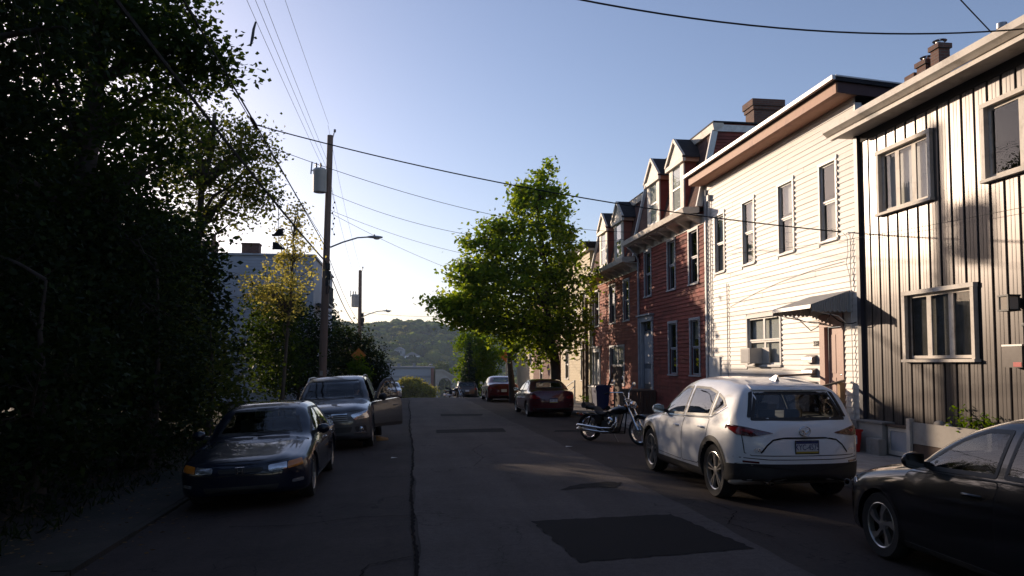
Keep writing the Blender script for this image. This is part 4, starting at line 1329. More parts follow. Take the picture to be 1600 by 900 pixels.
        B.part('dormer_roof', MB().prism([(ha - .04, z1 + .03), (cy, z1 + .84), (hb + .04, z1 + .03), (hb + .04, z1 - .02), (cy, z1 + .77), (ha - .04, z1 - .02)], 8.95, 9.95, 'X'), 'shingle_dark', d)
        B.part('side_moulding', MB().box(9.07, 9.7, a - .16, a - .005, z1 - .14, z1 + .03), 'fascia_red', d)
        B.part('side_moulding', MB().box(9.07, 9.7, b + .005, b + .16, z1 - .14, z1 + .03), 'fascia_red', d)
    if door:
        y_0, y_1, z_0, z_1 = door
        dr = B.part('door', MB().box(XF + .05, XF + .09, y_0 + .06, y_1 - .06, z_0, z_1 - .35), 'door_dark' if drop > -.3 else 'trim_white')
        B.part('door_panel', MB().box(XF + .04, XF + .052, y_0 + .18, y_1 - .18, z_0 + .2, z_0 + .8).box(XF + .04, XF + .052, y_0 + .18, y_1 - .18, z_0 + 1.0, z_1 - .5), 'trim_grey', dr)
        B.part('transom', MB().box(XF + .05, XF + .06, y_0 + .06, y_1 - .06, z_1 - .3, z_1), 'window_glass', dr)
        B.part('door_frame', MB().box(XF - .06, XF + .08, y_0 - .12, y_0 + .06, z_0, z_1).box(XF - .06, XF + .08, y_1 - .06, y_1 + .12, z_0, z_1).box(XF - .10, XF + .08, y_0 - .16, y_1 + .16, z_1, z_1 + .22).box(XF - .2, XF + .08, y_0 - .22, y_1 + .22, z_1 + .221, z_1 + .28), 'trim_grey' if drop > -.3 else 'trim_white')
        B.part('hall', MB().box(XF + .1, XF + .12, y_0, y_1, z_0, z_1), 'room_dark')
    if chimney:
        cx, cy, z1 = chimney
        B.part('chimney', MB().box(cx - .5, cx + .5, cy - .32, cy + .32, zt, z1 - .35).box(cx - .54, cx + .54, cy - .36, cy + .36, z1 - .35, z1 - .22).box(cx - .58, cx + .58, cy - .40, cy + .40, z1 - .22, z1), 'chimney_brick')
    B.part('downspout', MB().tube([(8.8, y1 - .12, zc + .15), (9.1, y1 - .12, zc - .15), (9.2, y1 - .12, zc - .4), (9.2, y1 - .12, .2 + drop * .6)], .045, 8), 'trim_grey', smooth=60)
    return root

red_house('mansard_house', 'dark red mansard house next to the white house, two gabled dormers', 23.1, 30.0, 0.,
          [(23.66, 24.42, 4.5, 6.22), (25.8, 26.54, 4.5, 6.22), (28.5, 29.24, 4.5, 6.22), (23.62, 24.38, 1.5, 3.28), (25.72, 26.5, 1.5, 3.28), (28.4, 29.75, .86, 3.5)],
          (24.95, 27.45), 'red_siding', door=(28.4, 29.75, .86, 3.5), chimney=(11.98, 24.4, 10.75), gable_near=True)
red_house('mansard_house', 'sunlit red mansard house farther along with a white door and double window', 30.06, 37.7, -.62,
          [(31.48, 32.28, 3.72, 5.42), (33.7, 34.6, 3.72, 5.42), (36.6, 37.4, 3.72, 5.42), (32.3, 34.6, .95, 2.6), (36.5, 37.45, .0, 2.42)],
          (32.25, 34.85), 'red_siding_sunlit', door=(36.5, 37.45, .0, 2.42), dbl=(3,))
sp = thing('wooden_stoop', 'weathered plank sided stoop before the dark red house door', 'stoop', (8.7, 29.3, .0))
A = Builder(sp)
A.part('landing', MB().box(8.3, XF - .04, 28.0, 30.2, .78, .85), 'wood_brown')
y = 27.98
while y < 30.2:
    A.part('plank', MB().box(8.25, 8.28, y, y + .13, -.05, 1.75 if y > 29.0 else .84), 'wood_brown'); y += .145
for k in range(8):
    A.part('plank', MB().box(8.3 + k * .12, 8.405 + k * .12, 27.94, 27.965, -.05, .84), 'wood_brown')
for k in range(4):
    A.part('tread', MB().box(8.32, 9.2, 30.2 + k * .26, 30.46 + k * .26, .50 - k * .18, .56 - k * .18), 'wood_brown')
A.part('handrail', MB().bar((8.3, 30.2, 1.7), (8.3, 31.4, .85), .06), 'wood_brown')
for k, (lab, yy, rot) in enumerate((('dark blue wheeled bin with its lid shut before the sunlit red house', 31.2, .06), ('black wheeled bin half hidden behind the blue bin', 31.9, -.05))):
    bn = thing('wheeled_bin', lab, 'bin', (7.95, yy, rz_(6.7, yy) + .12), rot, group='wheeled bins on the pavement')
    m_ = 'plastic_blue' if k == 0 else 'black_plastic'
    frust(0, 0, .08, .95, .24, .26, .30, .33, .02).build('tub', m_, bn)
    MB().prism([(-.33, .955), (.34, .955), (.36, 1.0), (.1, 1.06), (-.30, 1.02)], -.35, .35, 'Y').build('lid', m_, bn)
    MB().tube([(.36, -.25, .93), (.40, -.25, .95), (.40, .25, .95), (.36, .25, .93)], .018, 6).build('handle', m_, bn)
    for s in (-.27, .27):
        MB().lathe([(0, -.03), (.1, -.03), (.1, .03), (0, .03)], 14, (.22, s, .1), 'Y').build('wheel', 'rubber', bn, smooth=40)

# ================================================================== yellow house and those beyond
def plain_house(name, label, x0, x1, y0, y1, zb, zt, mat, e, windows, roof='flat', rmat='roof_tar', tmat='trim_white', over=.3):
    """facade towards the street (-X) with windows; other walls plain"""
    root = thing(name, label, 'house', (x0, (y0 + y1) / 2, zb))
    B = Builder(root)
    B.part('wall', wall_holes(x0, y0, y1, zb, zt, windows), mat)
    B.part('siding', clapboards_joined(x0, y0, y1, zb + .3, zt, e, windows, brk=False), mat, kind='stuff')
    mb = MB()
    z = zb + .3
    while z < zt:
        mb.add([(x0, y0 - .02, z), (x1, y0 - .02, z), (x1, y0 - .004, z + e), (x0, y0 - .004, z + e), (x0, y0, z), (x1, y0, z)], [(0, 1, 2, 3), (0, 4, 5, 1)])
        z += e
    B.part('end_siding', mb, mat, kind='stuff')
    B.part('end_wall', MB().box(x0 + .001, x1, y0, y0 + .1, zb, zt), mat)
    B.part('end_wall', MB().box(x0 + .001, x1, y1 - .1, y1, zb, zt), mat)
    B.part('back_wall', MB().box(x1 - .1, x1, y0 + .1, y1 - .1, zb, zt), mat)
    for h in windows:
        add_window(B, x0, *h, casing=.08, cmat=tmat, shade=.4, frame=.05)
    if roof == 'flat':
        B.part('roof', MB().box(x0 - over, x1 + .2, y0 - .15, y1 + .15, zt + .12, zt + .45), rmat)
        B.part('cornice', MB().box(x0 - over + .05, x1, y0 - .1, y1 + .1, zt, zt + .118), tmat)
    else:
        xm = (x0 + x1) / 2; h = (x1 - x0) / 2 * .7
        B.part('roof', MB().prism([(x0 - over, zt - .1), (xm, zt + h), (x1 + over, zt - .1), (x1 + over, zt), (xm, zt + h + .14), (x0 - over, zt)], y0 - .25, y1 + .25, 'Y'), rmat)
        B.part('gable', MB().prism([(x0, zt), (x1, zt), (xm, zt + h)], y0, y0 + .1, 'Y').prism([(x0, zt), (x1, zt), (xm, zt + h)], y1 - .1, y1, 'Y'), mat)
    return root, B
plain_house('brick_house', 'unseen brick house added past the picture edge for shade', 9.3, 17, -8, 5.2, -.2, 7.2, 'house_brick', .4,  # out of view, added to cut the sky light on the street
            [(3, 4, 1.2, 3.0), (0, 1, 1.2, 3.0), (3, 4, 4.4, 6.0), (0, 1, 4.4, 6.0)], tmat='trim_cream')
yh, B = plain_house('yellow_house', 'pale yellow clapboard house behind the street maple', 9.15, 17, 37.9, 45.4, -.6, 7.6, 'yellow_siding', .15,
                    [(38.8, 39.6, 4.0, 5.6), (41.0, 41.8, 4.0, 5.6), (43.2, 44, 4.0, 5.6), (39.0, 40.0, 1.0, 2.6), (43.2, 44, 1.0, 2.6)])
B.part('porch_post', MB().box(8.9, 9.05, 38.0, 38.2, -.3, 5.2), 'wood_brown')
B.part('porch_post', MB().box(8.9, 9.05, 38.6, 38.75, -.3, 3.0), 'wood_brown')
B.part('railing', MB().bar((8.4, 38.2, 1.0), (8.4, 40.6, .6), .05).bar((8.4, 38.2, .7), (8.4, 40.6, .3), .04).box(8.37, 8.43, 38.2, 38.26, -.2, 1.0).box(8.37, 8.43, 40.5, 40.56, -.3, .65), 'trim_white')
plain_house('brick_house', 'brick house farther down behind the street trees', 9.2, 17, 46, 56, -1.2, 6.2, 'house_brick', .4,
            [(47, 47.9, 3.4, 5.0), (50, 50.9, 3.4, 5.0), (53.5, 54.4, 3.4, 5.0), (48, 49, .4, 2.0), (52, 53, .4, 2.0)], tmat='trim_cream')
plain_house('tan_house', 'tan house with a dark roof far down the row', 9.4, 17, 57, 66, -2.4, 4.6, 'tan_siding', .2,
            [(58, 59, 1.8, 3.4), (62, 63, 1.8, 3.4)], roof='gable', rmat='shingle_dark')

# ================================================================== left: grey building, brick house
gb = thing('grey_building', 'plain pale grey flat roofed building rising behind the left trees', 'building', (-8.6, 45, .2))
B = Builder(gb)
B.part('wall', MB().box(-12.4, -4.8, 40.0, 50, -.5, 7.32), 'grey_siding')
mb = MB()
z = .4
while z < 7.3:
    mb.add([(-12.4, 39.98, z), (-4.8, 39.98, z), (-4.8, 39.997, z + .155), (-12.4, 39.997, z + .155), (-12.4, 40, z), (-4.8, 40, z)], [(0, 1, 2, 3), (0, 4, 5, 1)])
    z += .155
B.part('siding', mb, 'grey_siding', kind='stuff')
B.part('coping', MB().box(-12.5, -4.7, 39.9, 50.1, 7.322, 7.42), 'trim_grey')
B.part('corner_board', MB().box(-4.84, -4.76, 39.95, 40.06, -.3, 7.32), 'trim_grey')
B.part('chimney', MB().box(-10.55, -9.7, 40.3, 40.9, 7.42, 7.98).box(-10.58, -9.67, 40.27, 40.93, 7.98, 8.08).box(-9.9, -9.74, 40.5, 40.66, 8.08, 8.45), 'chimney_brick')
B.part('chimney', MB().box(-8.4, -7.55, 40.3, 40.9, 7.42, 7.92).box(-8.43, -7.52, 40.27, 40.93, 7.92, 8.0), 'chimney_brick')
bal = B.part('balcony', MB().box(-4.75, -4.1, 41, 43.5, 4.9, 5.0), 'metal_dark')
for k in range(9):
    B.part('baluster', MB().box(-4.14, -4.11, 41 + k * .3, 41.03 + k * .3, 5.0, 5.95), 'metal_dark', bal)
B.part('rail', MB().box(-4.15, -4.1, 41, 43.5, 5.95, 6.0), 'metal_dark', bal)
hb = thing('brick_cottage', 'small brick house with grey gable behind the pine', 'house', (-7, 63, -1))
B = Builder(hb)
B.part('wall', MB().box(-10, -4.0, 61, 68, -2, 3.4), 'house_brick')
B.part('roof', MB().prism([(-10.4, 3.3), (-7, 5.6), (-3.6, 3.3), (-3.6, 3.45), (-7, 5.8), (-10.4, 3.45)], 60.6, 68.3, 'Y'), 'shingle_dark')
B.part('gable', MB().prism([(-10, 3.4), (-4, 3.4), (-7, 5.55)], 61.0, 61.1, 'Y'), 'trim_grey')
B.part('window', MB().box(-6.0, -5.0, 60.95, 61.0, 1.2, 2.7), 'window_glass_clear')
B.part('window_frame', MB().box(-6.1, -6.0, 60.93, 61.0, 1.1, 2.8).box(-5.0, -4.9, 60.93, 61.0, 1.1, 2.8).box(-6.0, -5.0, 60.93, 61.0, 2.7, 2.8).box(-6.0, -5.0, 60.93, 61, 1.1, 1.2), 'trim_white')
# ================================================================== cars
def paint(name, col, metal=.35, rough=.35, coat=1.):
    m, nt, b, out = _new(name)
    n = _noise(nt, 1.3, detail=5)
    r = _ramp(nt, [(.35, _c(col, .93)), (.65, _c(col, 1.05))])
    nt.links.new(n.outputs[0], r.inputs[0])
    nt.links.new(r.outputs[0], b.inputs['Base Color'])
    b.inputs['Metallic'].default_value = metal
    b.inputs['Roughness'].default_value = rough
    b.inputs['Coat Weight'].default_value = coat
    b.inputs['Coat Roughness'].default_value = .05
    b.inputs['Specular IOR Level'].default_value = .15
    n2 = _noise(nt, 7., detail=6, rough=.7)
    mr = nt.nodes.new('ShaderNodeMapRange'); mr.inputs[3].default_value = .01; mr.inputs[4].default_value = .07
    nt.links.new(n2.outputs[0], mr.inputs[0]); nt.links.new(mr.outputs[0], b.inputs['Coat Roughness'])
    return m
paint('paint_white', (.86, .87, .88), 0.0, .4)
paint('paint_black', (.004, .0045, .007), 0., .35)
paint('paint_navy', (.004, .007, .020), .0, .35)
paint('paint_grey', (.10, .10, .105), .5, .35)
paint('paint_maroon', (.07, .007, .012), .2, .3)
paint('paint_red', (.12, .010, .012), .2, .3)
paint('paint_silver', (.38, .39, .41), .6, .35)
paint('paint_bronze', (.07, .055, .05), .5, .35)
glassmat('car_glass', (.50, .53, .55), 1.5, .01)
glassmat('car_glass_dark', (.22, .23, .25), 1.5, .01)
glassmat('lamp_glass', (.92, .92, .92), 1.1, .02)
pmat('car_cladding', (.022, .021, .022), .6, var=.15, scale=8)
pmat('gap_black', (.006, .006, .006), .9, var=0)
pmat('tail_red', (.30, .008, .010), .15, var=.1, scale=10, coat=1)
pmat('tail_dark', (.08, .004, .006), .12, var=.1, coat=1)
pmat('lamp_silver', (.55, .55, .57), .12, metal=.8, var=.2, scale=14, coat=1)
pmat('lamp_amber', (.55, .18, .02), .2, var=.1, coat=1)
pmat('chrome', (.75, .75, .76), .08, metal=1., var=.03)
pmat('alloy', (.50, .49, .48), .28, metal=.85, var=.08)
pmat('alloy_dark', (.10, .10, .10), .35, metal=.8, var=.1)
pmat('brake', (.12, .11, .10), .5, metal=.7, var=.3)
pmat('car_inside', (.022, .021, .022), .85, var=.2)
pmat('seat_black', (.035, .033, .034), .7, var=.2)
pmat('plate_white', (.62, .64, .68), .45, var=.05)
pmat('plate_blue', (.03, .05, .16), .45, var=.05)
pmat('plate_yellow', (.5, .38, .06), .45, var=.05)

def round_poly(pts, r, n=4):
    pts = [np.array(p, float) for p in pts]
    out = []
    m = len(pts)
    for i in range(m):
        p0, p, p1 = pts[i - 1], pts[i], pts[(i + 1) % m]
        a = p0 - p; b = p1 - p
        la, lb = np.linalg.norm(a), np.linalg.norm(b)
        ra, rb = min(r, la * .45), min(r, lb * .45)
        A, Bq = p + a / la * ra, p + b / lb * rb
        for k in range(n + 1):
            t = k / n
            out.append((1 - t) ** 2 * A + 2 * t * (1 - t) * p + t * t * Bq)
    return np.array(out)

def resample(P, step):
    P = np.asarray(P, float)
    out = []
    for i in range(len(P)):
        a, b = P[i], P[(i + 1) % len(P)]
        k = max(1, int(math.ceil(np.linalg.norm(b - a) / step)))
        for q in range(k):
            out.append(a + (b - a) * q / k)
    return np.array(out)

def inset(P, d):
    P = np.asarray(P, float)
    n = len(P)
    area = .5 * np.sum(P[:, 0] * np.roll(P[:, 1], -1) - np.roll(P[:, 0], -1) * P[:, 1])
    sgn = 1 if area > 0 else -1
    prv, nxt = np.roll(P, 1, 0), np.roll(P, -1, 0)
    t = nxt - prv
    t /= np.linalg.norm(t, axis=1, keepdims=True) + 1e-9
    nrm = np.stack([-t[:, 1], t[:, 0]], 1) * sgn
    return P + nrm * d

def in_poly(x, y, P):
    x = np.asarray(x); y = np.asarray(y)
    res = np.zeros(x.shape, bool)
    n = len(P)
    j = n - 1
    for i in range(n):
        xi, yi = P[i]; xj, yj = P[j]
        c = ((yi > y) != (yj > y)) & (x < (xj - xi) * (y - yi) / (yj - yi + 1e-12) + xi)
        res ^= c
        j = i
    return res

class Car:
    """Lofted car. s runs from the nose (0) to the tail (L); +Y is forward in the object."""
    def __init__(c, L, W, top, belt, bot, roofw, wheels, nose_r=.42, tail_r=.35, tumble=.36, crown=.05, ns=190, plan_p=2.6, nose_w=1., hip=None):
        c.L, c.W = L, W
        c.top = pchip(*zip(*top)); c.belt = pchip(*zip(*belt)); c.bot = pchip(*zip(*bot))
        c.roofw = roofw; c.tumble = tumble; c.crown = crown
        c.nose_r, c.tail_r, c.p = nose_r, tail_r, plan_p
        c.wheels = wheels                         # [(s, r_arch, r_wheel)]
        c.hip = hip
        u = np.linspace(0, 1, ns)
        e = .5 - .5 * np.cos(np.pi * u)
        e = e * .55 + u * .45
        c.S = np.unique(np.concatenate([e * L, L * np.array([.0005, .0015, .003, .006, .9995, .9985, .997, .994])]))
        secs = [c.section(s) for s in c.S]
        c.SX = np.array([q[0] for q in secs]); c.SZ = np.array([q[1] for q in secs])
        c.zg = np.linspace(c.SZ.min(), c.SZ.max(), 190)
        c.HW = np.array([np.interp(c.zg, z, x, left=0, right=0) for x, z in zip(c.SX[:, 5:], np.maximum.accumulate(c.SZ[:, 5:], 1))])
    def wid(c, s):
        p = c.p
        t = min(1, s / c.nose_r); a = (1 - (1 - t) ** p) ** (1 / p)
        t = min(1, (c.L - s) / c.tail_r); b = (1 - (1 - t) ** p) ** (1 / p)
        w = c.W / 2 * a * b
        u = s / c.L
        w *= 1 - .035 * (2 * abs(u - .52)) ** 2.4
        if c.hip:
            w *= 1 + c.hip[1] * math.exp(-((s - c.hip[0]) / .45) ** 2)
        return max(w, .004)
    def section(c, s):
        w = c.wid(s); zt = float(c.top(s)); zl = float(c.belt(s)); zb = float(c.bot(s))
        zl = min(zl, zt - .015)
        h = zt - zl
        k = float(smoothstep(.10, .38, h))
        wr = (.74 * w) * (1 - k) + k * (w * .93 - c.tumble * h * 1.0)
        wr = max(wr, .3 * w)
        z8 = (1 - k) * (zl + .62 * h) + k * (zt - c.crown - .035)
        H = zl - zb
        P = [(0, zb), (.80 * w, zb), (.94 * w, zb + .03), (.985 * w, zb + .14 * H + .02), (w, zb + .45 * H), (.992 * w, zb + .80 * H), (.945 * w, zl)]
        x6, z6 = P[-1]
        P.append((x6 + (wr - x6) * .5 + .018 * k, z6 + (z8 - z6) * .5 + .01 * (1 - k)))
        P.append((wr, z8))
        P.append((.80 * wr, z8 + (zt - z8) * .72))
        P.append((.42 * wr, z8 + (zt - z8) * .95))
        P.append((0, zt))
        P = np.array(P)
        # Catmull-Rom, centripetal-like by damping
        out = []
        n = len(P)
        Q = np.vstack([2 * P[0] - P[1], P, [[-P[-2, 0], P[-2, 1]]]])
        for i in range(n - 1):
            p0, p1, p2, p3 = Q[i], Q[i + 1], Q[i + 2], Q[i + 3]
            d = np.linalg.norm(p2 - p1)
            m1 = (p2 - p0); m1 = m1 / (np.linalg.norm(m1) + 1e-9) * d
            m2 = (p3 - p1); m2 = m2 / (np.linalg.norm(m2) + 1e-9) * d
            for t in (0, .2, .4, .6, .8):
                h00 = 2 * t ** 3 - 3 * t ** 2 + 1; h10 = t ** 3 - 2 * t ** 2 + t; h01 = -2 * t ** 3 + 3 * t ** 2; h11 = t ** 3 - t ** 2
                out.append(h00 * p1 + h10 * m1 + h01 * p2 + h11 * m2)
        out.append(P[-1])
        out = np.array(out)
        out[:, 0] = np.clip(out[:, 0], 0, None)
        return out[:, 0], out[:, 1]
    # --- surface look-ups
    def hw(c, s, z):
        s = np.atleast_1d(np.asarray(s, float)); z = np.atleast_1d(np.asarray(z, float))
        i = np.clip(np.searchsorted(c.S, s) - 1, 0, len(c.S) - 2); fs = np.clip((s - c.S[i]) / (c.S[i + 1] - c.S[i]), 0, 1)
        dz = c.zg[1] - c.zg[0]
        j = np.clip(((z - c.zg[0]) / dz).astype(int), 0, len(c.zg) - 2); fz = np.clip((z - c.zg[j]) / dz, 0, 1)
        H = c.HW
        return (H[i, j] * (1 - fs) * (1 - fz) + H[i + 1, j] * fs * (1 - fz) + H[i, j + 1] * (1 - fs) * fz + H[i + 1, j + 1] * fs * fz)
    def face_s(c, x, z, rear):
        """depth s of the surface met looking along the car at (x,z)"""
        x = np.maximum(np.abs(np.atleast_1d(x)), .02); z = np.atleast_1d(z)
        out = np.zeros(len(x))
        dz = c.zg[1] - c.zg[0]
        for q in range(len(x)):
            f = (z[q] - c.zg[0]) / dz; j = int(np.clip(f, 0, len(c.zg) - 2)); f = np.clip(f - j, 0, 1)
            col = c.HW[:, j] * (1 - f) + c.HW[:, j + 1] * f
            ok = col >= x[q]
            if not ok.any():
                out[q] = np.nan; continue
            if not rear:
                i = int(np.argmax(ok))
                if i == 0: out[q] = c.S[0]
                else:
                    a, b = col[i - 1], col[i]
                    out[q] = c.S[i - 1] + (c.S[i] - c.S[i - 1]) * ((x[q] - a) / (b - a + 1e-9))
            else:
                i = len(col) - 1 - int(np.argmax(ok[::-1]))
                if i == len(col) - 1: out[q] = c.S[-1]
                else:
                    a, b = col[i + 1], col[i]
                    out[q] = c.S[i + 1] + (c.S[i] - c.S[i + 1]) * ((x[q] - a) / (b - a + 1e-9))
        bad = np.isnan(out)
        if bad.any():
            out[bad] = np.interp(np.flatnonzero(bad), np.flatnonzero(~bad), out[~bad]) if (~bad).any() else (c.L if rear else 0)
        return out
    def P3(c, P, view, off):
        """map 2D outline points to the surface, pushed out by off. side: (s,z); front/rear: (x,z)"""
        P = np.asarray(P, float)
        if view in ('R', 'L'):
            x = c.hw(P[:, 0], P[:, 1]) + off
            sg = 1 if view == 'R' else -1
            return np.stack([sg * x, c.L / 2 - P[:, 0], P[:, 1]], 1)
        if view == 'T':                           # plan (x,s): height of the top surface
            z = np.zeros(len(P))
            for q, (x, s) in enumerate(P):
                sx, sz = c.section(float(s))
                z[q] = np.interp(-abs(x), -sx[30:], sz[30:])
            return np.stack([P[:, 0], c.L / 2 - P[:, 1], z + off], 1)
        s = c.face_s(P[:, 0], P[:, 1], view == 'rear')
        o = off if view == 'rear' else -off
        return np.stack([P[:, 0], c.L / 2 - (s + o), P[:, 1] + (0)], 1)
    def patch(c, poly, view, off=.004, rim=.012, r=.03, step=.05, rings=(.8, .55, .25), hole=None, smooth_=True):
        """a skin laid on the car's surface; hole: inner outline (frames)"""
        P = resample(round_poly(poly, r) if r else poly, step)
        mb = MB()
        V = c.P3(P, view, off)
        n = len(P)
        if hole is not None:
            Q = inset(P, hole)
            V2 = c.P3(Q, view, off)
            mb.add(np.vstack([V, V2]), [(i, (i + 1) % n, n + (i + 1) % n, n + i) for i in range(n)])
        else:
            cen = P.mean(0)
            layers = [V]
            for k in rings:
                layers.append(c.P3(cen + (P - cen) * k, view, off))
            vs = np.vstack(layers + [c.P3(cen[None], view, off)])
            fs = []
            for l in range(len(layers) - 1):
                fs += [(l * n + i, l * n + (i + 1) % n, (l + 1) * n + (i + 1) % n, (l + 1) * n + i) for i in range(n)]
            l = len(layers) - 1
            fs += [(l * n + i, l * n + (i + 1) % n, (l + 1) * n) for i in range(n)]
            mb.add(vs, fs)
        if rim:
            V3 = c.P3(P, view, off - rim)
            mb.add(np.vstack([V, V3]), [(i, n + i, n + (i + 1) % n, (i + 1) % n) for i in range(n)])
        return mb
    def ribbon(c, pts, view, w=.006, off=.003, closed=False):
        P = np.asarray(pts, float)
        q = []
        n = len(P)
        for i in range(n if closed else n - 1):
            a, b = P[i], P[(i + 1) % n]
            k = max(1, int(np.linalg.norm(b - a) / .05))
            q += [a + (b - a) * j / k for j in range(k)]
        if not closed: q.append(P[-1])
        else: q.append(P[0])
        q = np.array(q)
        t = np.gradient(q, axis=0); t /= np.linalg.norm(t, axis=1, keepdims=True) + 1e-9
        nr = np.stack([-t[:, 1], t[:, 0]], 1) * w / 2
        A, Bq = c.P3(q + nr, view, off), c.P3(q - nr, view, off)
        return MB().grid([A.tolist(), Bq.tolist()])
    # --- the body shell with openings
    def body(c, cuts):
        """cuts: list of (poly, view) to leave open"""
        ns, nr = c.SX.shape
        Y = c.L / 2 - c.S
        V = []
        for sgn in (1, -1):
            V.append(np.stack([sgn * c.SX, np.repeat(Y[:, None], nr, 1), c.SZ], -1))
        def idx(side, i, j): return side * ns * nr + i * nr + j
        vs = np.vstack([V[0].reshape(-1, 3), V[1].reshape(-1, 3)])
        I, J = np.meshgrid(np.arange(ns - 1), np.arange(nr - 1), indexing='ij')
        fs = []
        for side in (0, 1):
            A = V[side]
            cen = (A[:-1, :-1] + A[1:, :-1] + A[:-1, 1:] + A[1:, 1:]) / 4
            s = c.L / 2 - cen[..., 1]; z = cen[..., 2]; x = cen[..., 0]
            kill = np.zeros(s.shape, bool)
            for (ws, ra, rw) in c.wheels:
                kill |= ((s - ws) ** 2 + (z - rw) ** 2 < ra ** 2) & (np.abs(x) > .42)
            for poly, view in cuts:
                P = inset(resample(round_poly(poly, .03), .06), .022)
                if view in ('R', 'L'):
                    if (view == 'R') != (side == 0): continue
                    kill |= in_poly(s, z, P) & (np.abs(x) > .3)
                else:
                    sf = c.L * .5
                    kill |= in_poly(x, z, P) & ((s < sf) if view == 'front' else (s > sf)) & (np.broadcast_to(np.arange(nr - 1)[None], s.shape) >= 30)
            a = idx(side, I, J); b = idx(side, I + 1, J); d = idx(side, I + 1, J + 1); e = idx(side, I, J + 1)
            q = np.stack([a, e, d, b] if side == 0 else [a, b, d, e], -1)[~kill]
            fs += [tuple(f) for f in q.reshape(-1, 4).tolist()]
        mb = MB().add(vs, fs)
        for i in (0, ns - 1):                      # close the ends
            mb.add([(x, Y[i], z) for x, z in zip(c.SX[i], c.SZ[i])] + [(-x, Y[i], z) for x, z in zip(c.SX[i][::-1], c.SZ[i][::-1])], [tuple(range(2 * nr))])
        return mb

def make_wheel(parent, x, y, r, w, side, rim_r, spokes, style, rim_mat='alloy'):
    """wheel > rim; side +1: outer face towards +X"""
    t = MB()
    hw_ = w / 2
    t.lathe([(rim_r, -hw_ * .9), (r * .93, -hw_), (r * .985, -hw_ * .75), (r, -hw_ * .3), (r, hw_ * .3), (r * .985, hw_ * .75), (r * .93, hw_), (rim_r, hw_ * .9)], 36, (0, 0, 0), 'X')
    wo = t.build('wheel', 'rubber', parent, smooth=50)
    wo.location = (x, y, r)
    d = MB()
    f = side
    d.lathe([(rim_r, f * hw_ * .9), (rim_r * .97, f * hw_ * .93), (rim_r * .93, f * hw_ * .86), (rim_r * .92, f * hw_ * .35)], 36, (0, 0, 0), 'X')
    xo, xi = f * hw_ * .78, f * hw_ * .45
    for k in range(spokes):
        a = 2 * math.pi * k / spokes + .2
        tw = .22 if style == 'twist' else 0.
        def pt(rr, da, xx): return (xx, rr * math.cos(a + da), rr * math.sin(a + da))
        r0, r1 = rim_r * .2, rim_r * .94
        if style == 'pair':
            for o in (-.14, .14):
                d.add([pt(r0, o * 1.4 - .12, xo), pt(r1, o - .05, xo * 1.05), pt(r1, o + .05, xo * 1.05), pt(r0, o * 1.4 + .12, xo), pt(r0, o * 1.4 - .14, xi), pt(r1, o - .07, xi), pt(r1, o + .07, xi), pt(r0, o * 1.4 + .14, xi)],
                      [(0, 1, 2, 3), (0, 4, 5, 1), (1, 5, 6, 2), (2, 6, 7, 3)])
        else:
            wd = .26 if style != 'wide' else .30
            d.add([pt(r0, -wd * 1.3, xo), pt(r1 * .55, -wd * .7 + tw * .6, xo * 1.02), pt(r1, -wd * .75 + tw * 1.6, xo * 1.05), pt(r1, wd * .75 + tw * 1.6, xo * 1.05), pt(r1 * .55, wd * .7 + tw * .6, xo * 1.02), pt(r0, wd * 1.3, xo),
                   pt(r0, -wd * 1.3, xi), pt(r1 * .55, -wd * .7 + tw * .6, xi), pt(r1, -wd * .75 + tw * 1.6, xi), pt(r1, wd * .75 + tw * 1.6, xi), pt(r1 * .55, wd * .7 + tw * .6, xi), pt(r0, wd * 1.3, xi)],
                  [(0, 1, 4, 5), (1, 2, 3, 4), (0, 6, 7, 1), (1, 7, 8, 2), (3, 9, 10, 4), (4, 10, 11, 5)])
    d.lathe([(0, xo * 1.02), (rim_r * .16, xo), (rim_r * .24, xo * .95), (rim_r * .24, xi)], 20, (0, 0, 0), 'X')
    d.build('rim', rim_mat, wo, smooth=35)
    MB().lathe([(0, f * hw_ * .2), (rim_r * .72, f * hw_ * .2), (rim_r * .72, f * hw_ * .05), (rim_r * .9, f * hw_ * .0), (rim_r * .95, -f * hw_ * .3)], 28, (0, 0, 0), 'X').build('brake_disc', 'brake', wo, smooth=35)
    return wo

def seat(mb, x, s_y, z, w=.48, h=.66):
    """one car seat: cushion, back, head rest. s_y: y of the backrest base"""
    mb.box(x - w / 2, x + w / 2, s_y, s_y + .5, z, z + .16)
    mb.obox((x, s_y - .07, z + .12 + h * .45), (w / 2 * .95, 0, 0), (0, .06, .015), (0, -.10, h * .5))
    mb.obox((x, s_y - .19, z + .16 + h + .07), (.12, 0, 0), (0, .04, 0), (0, -.01, .09))

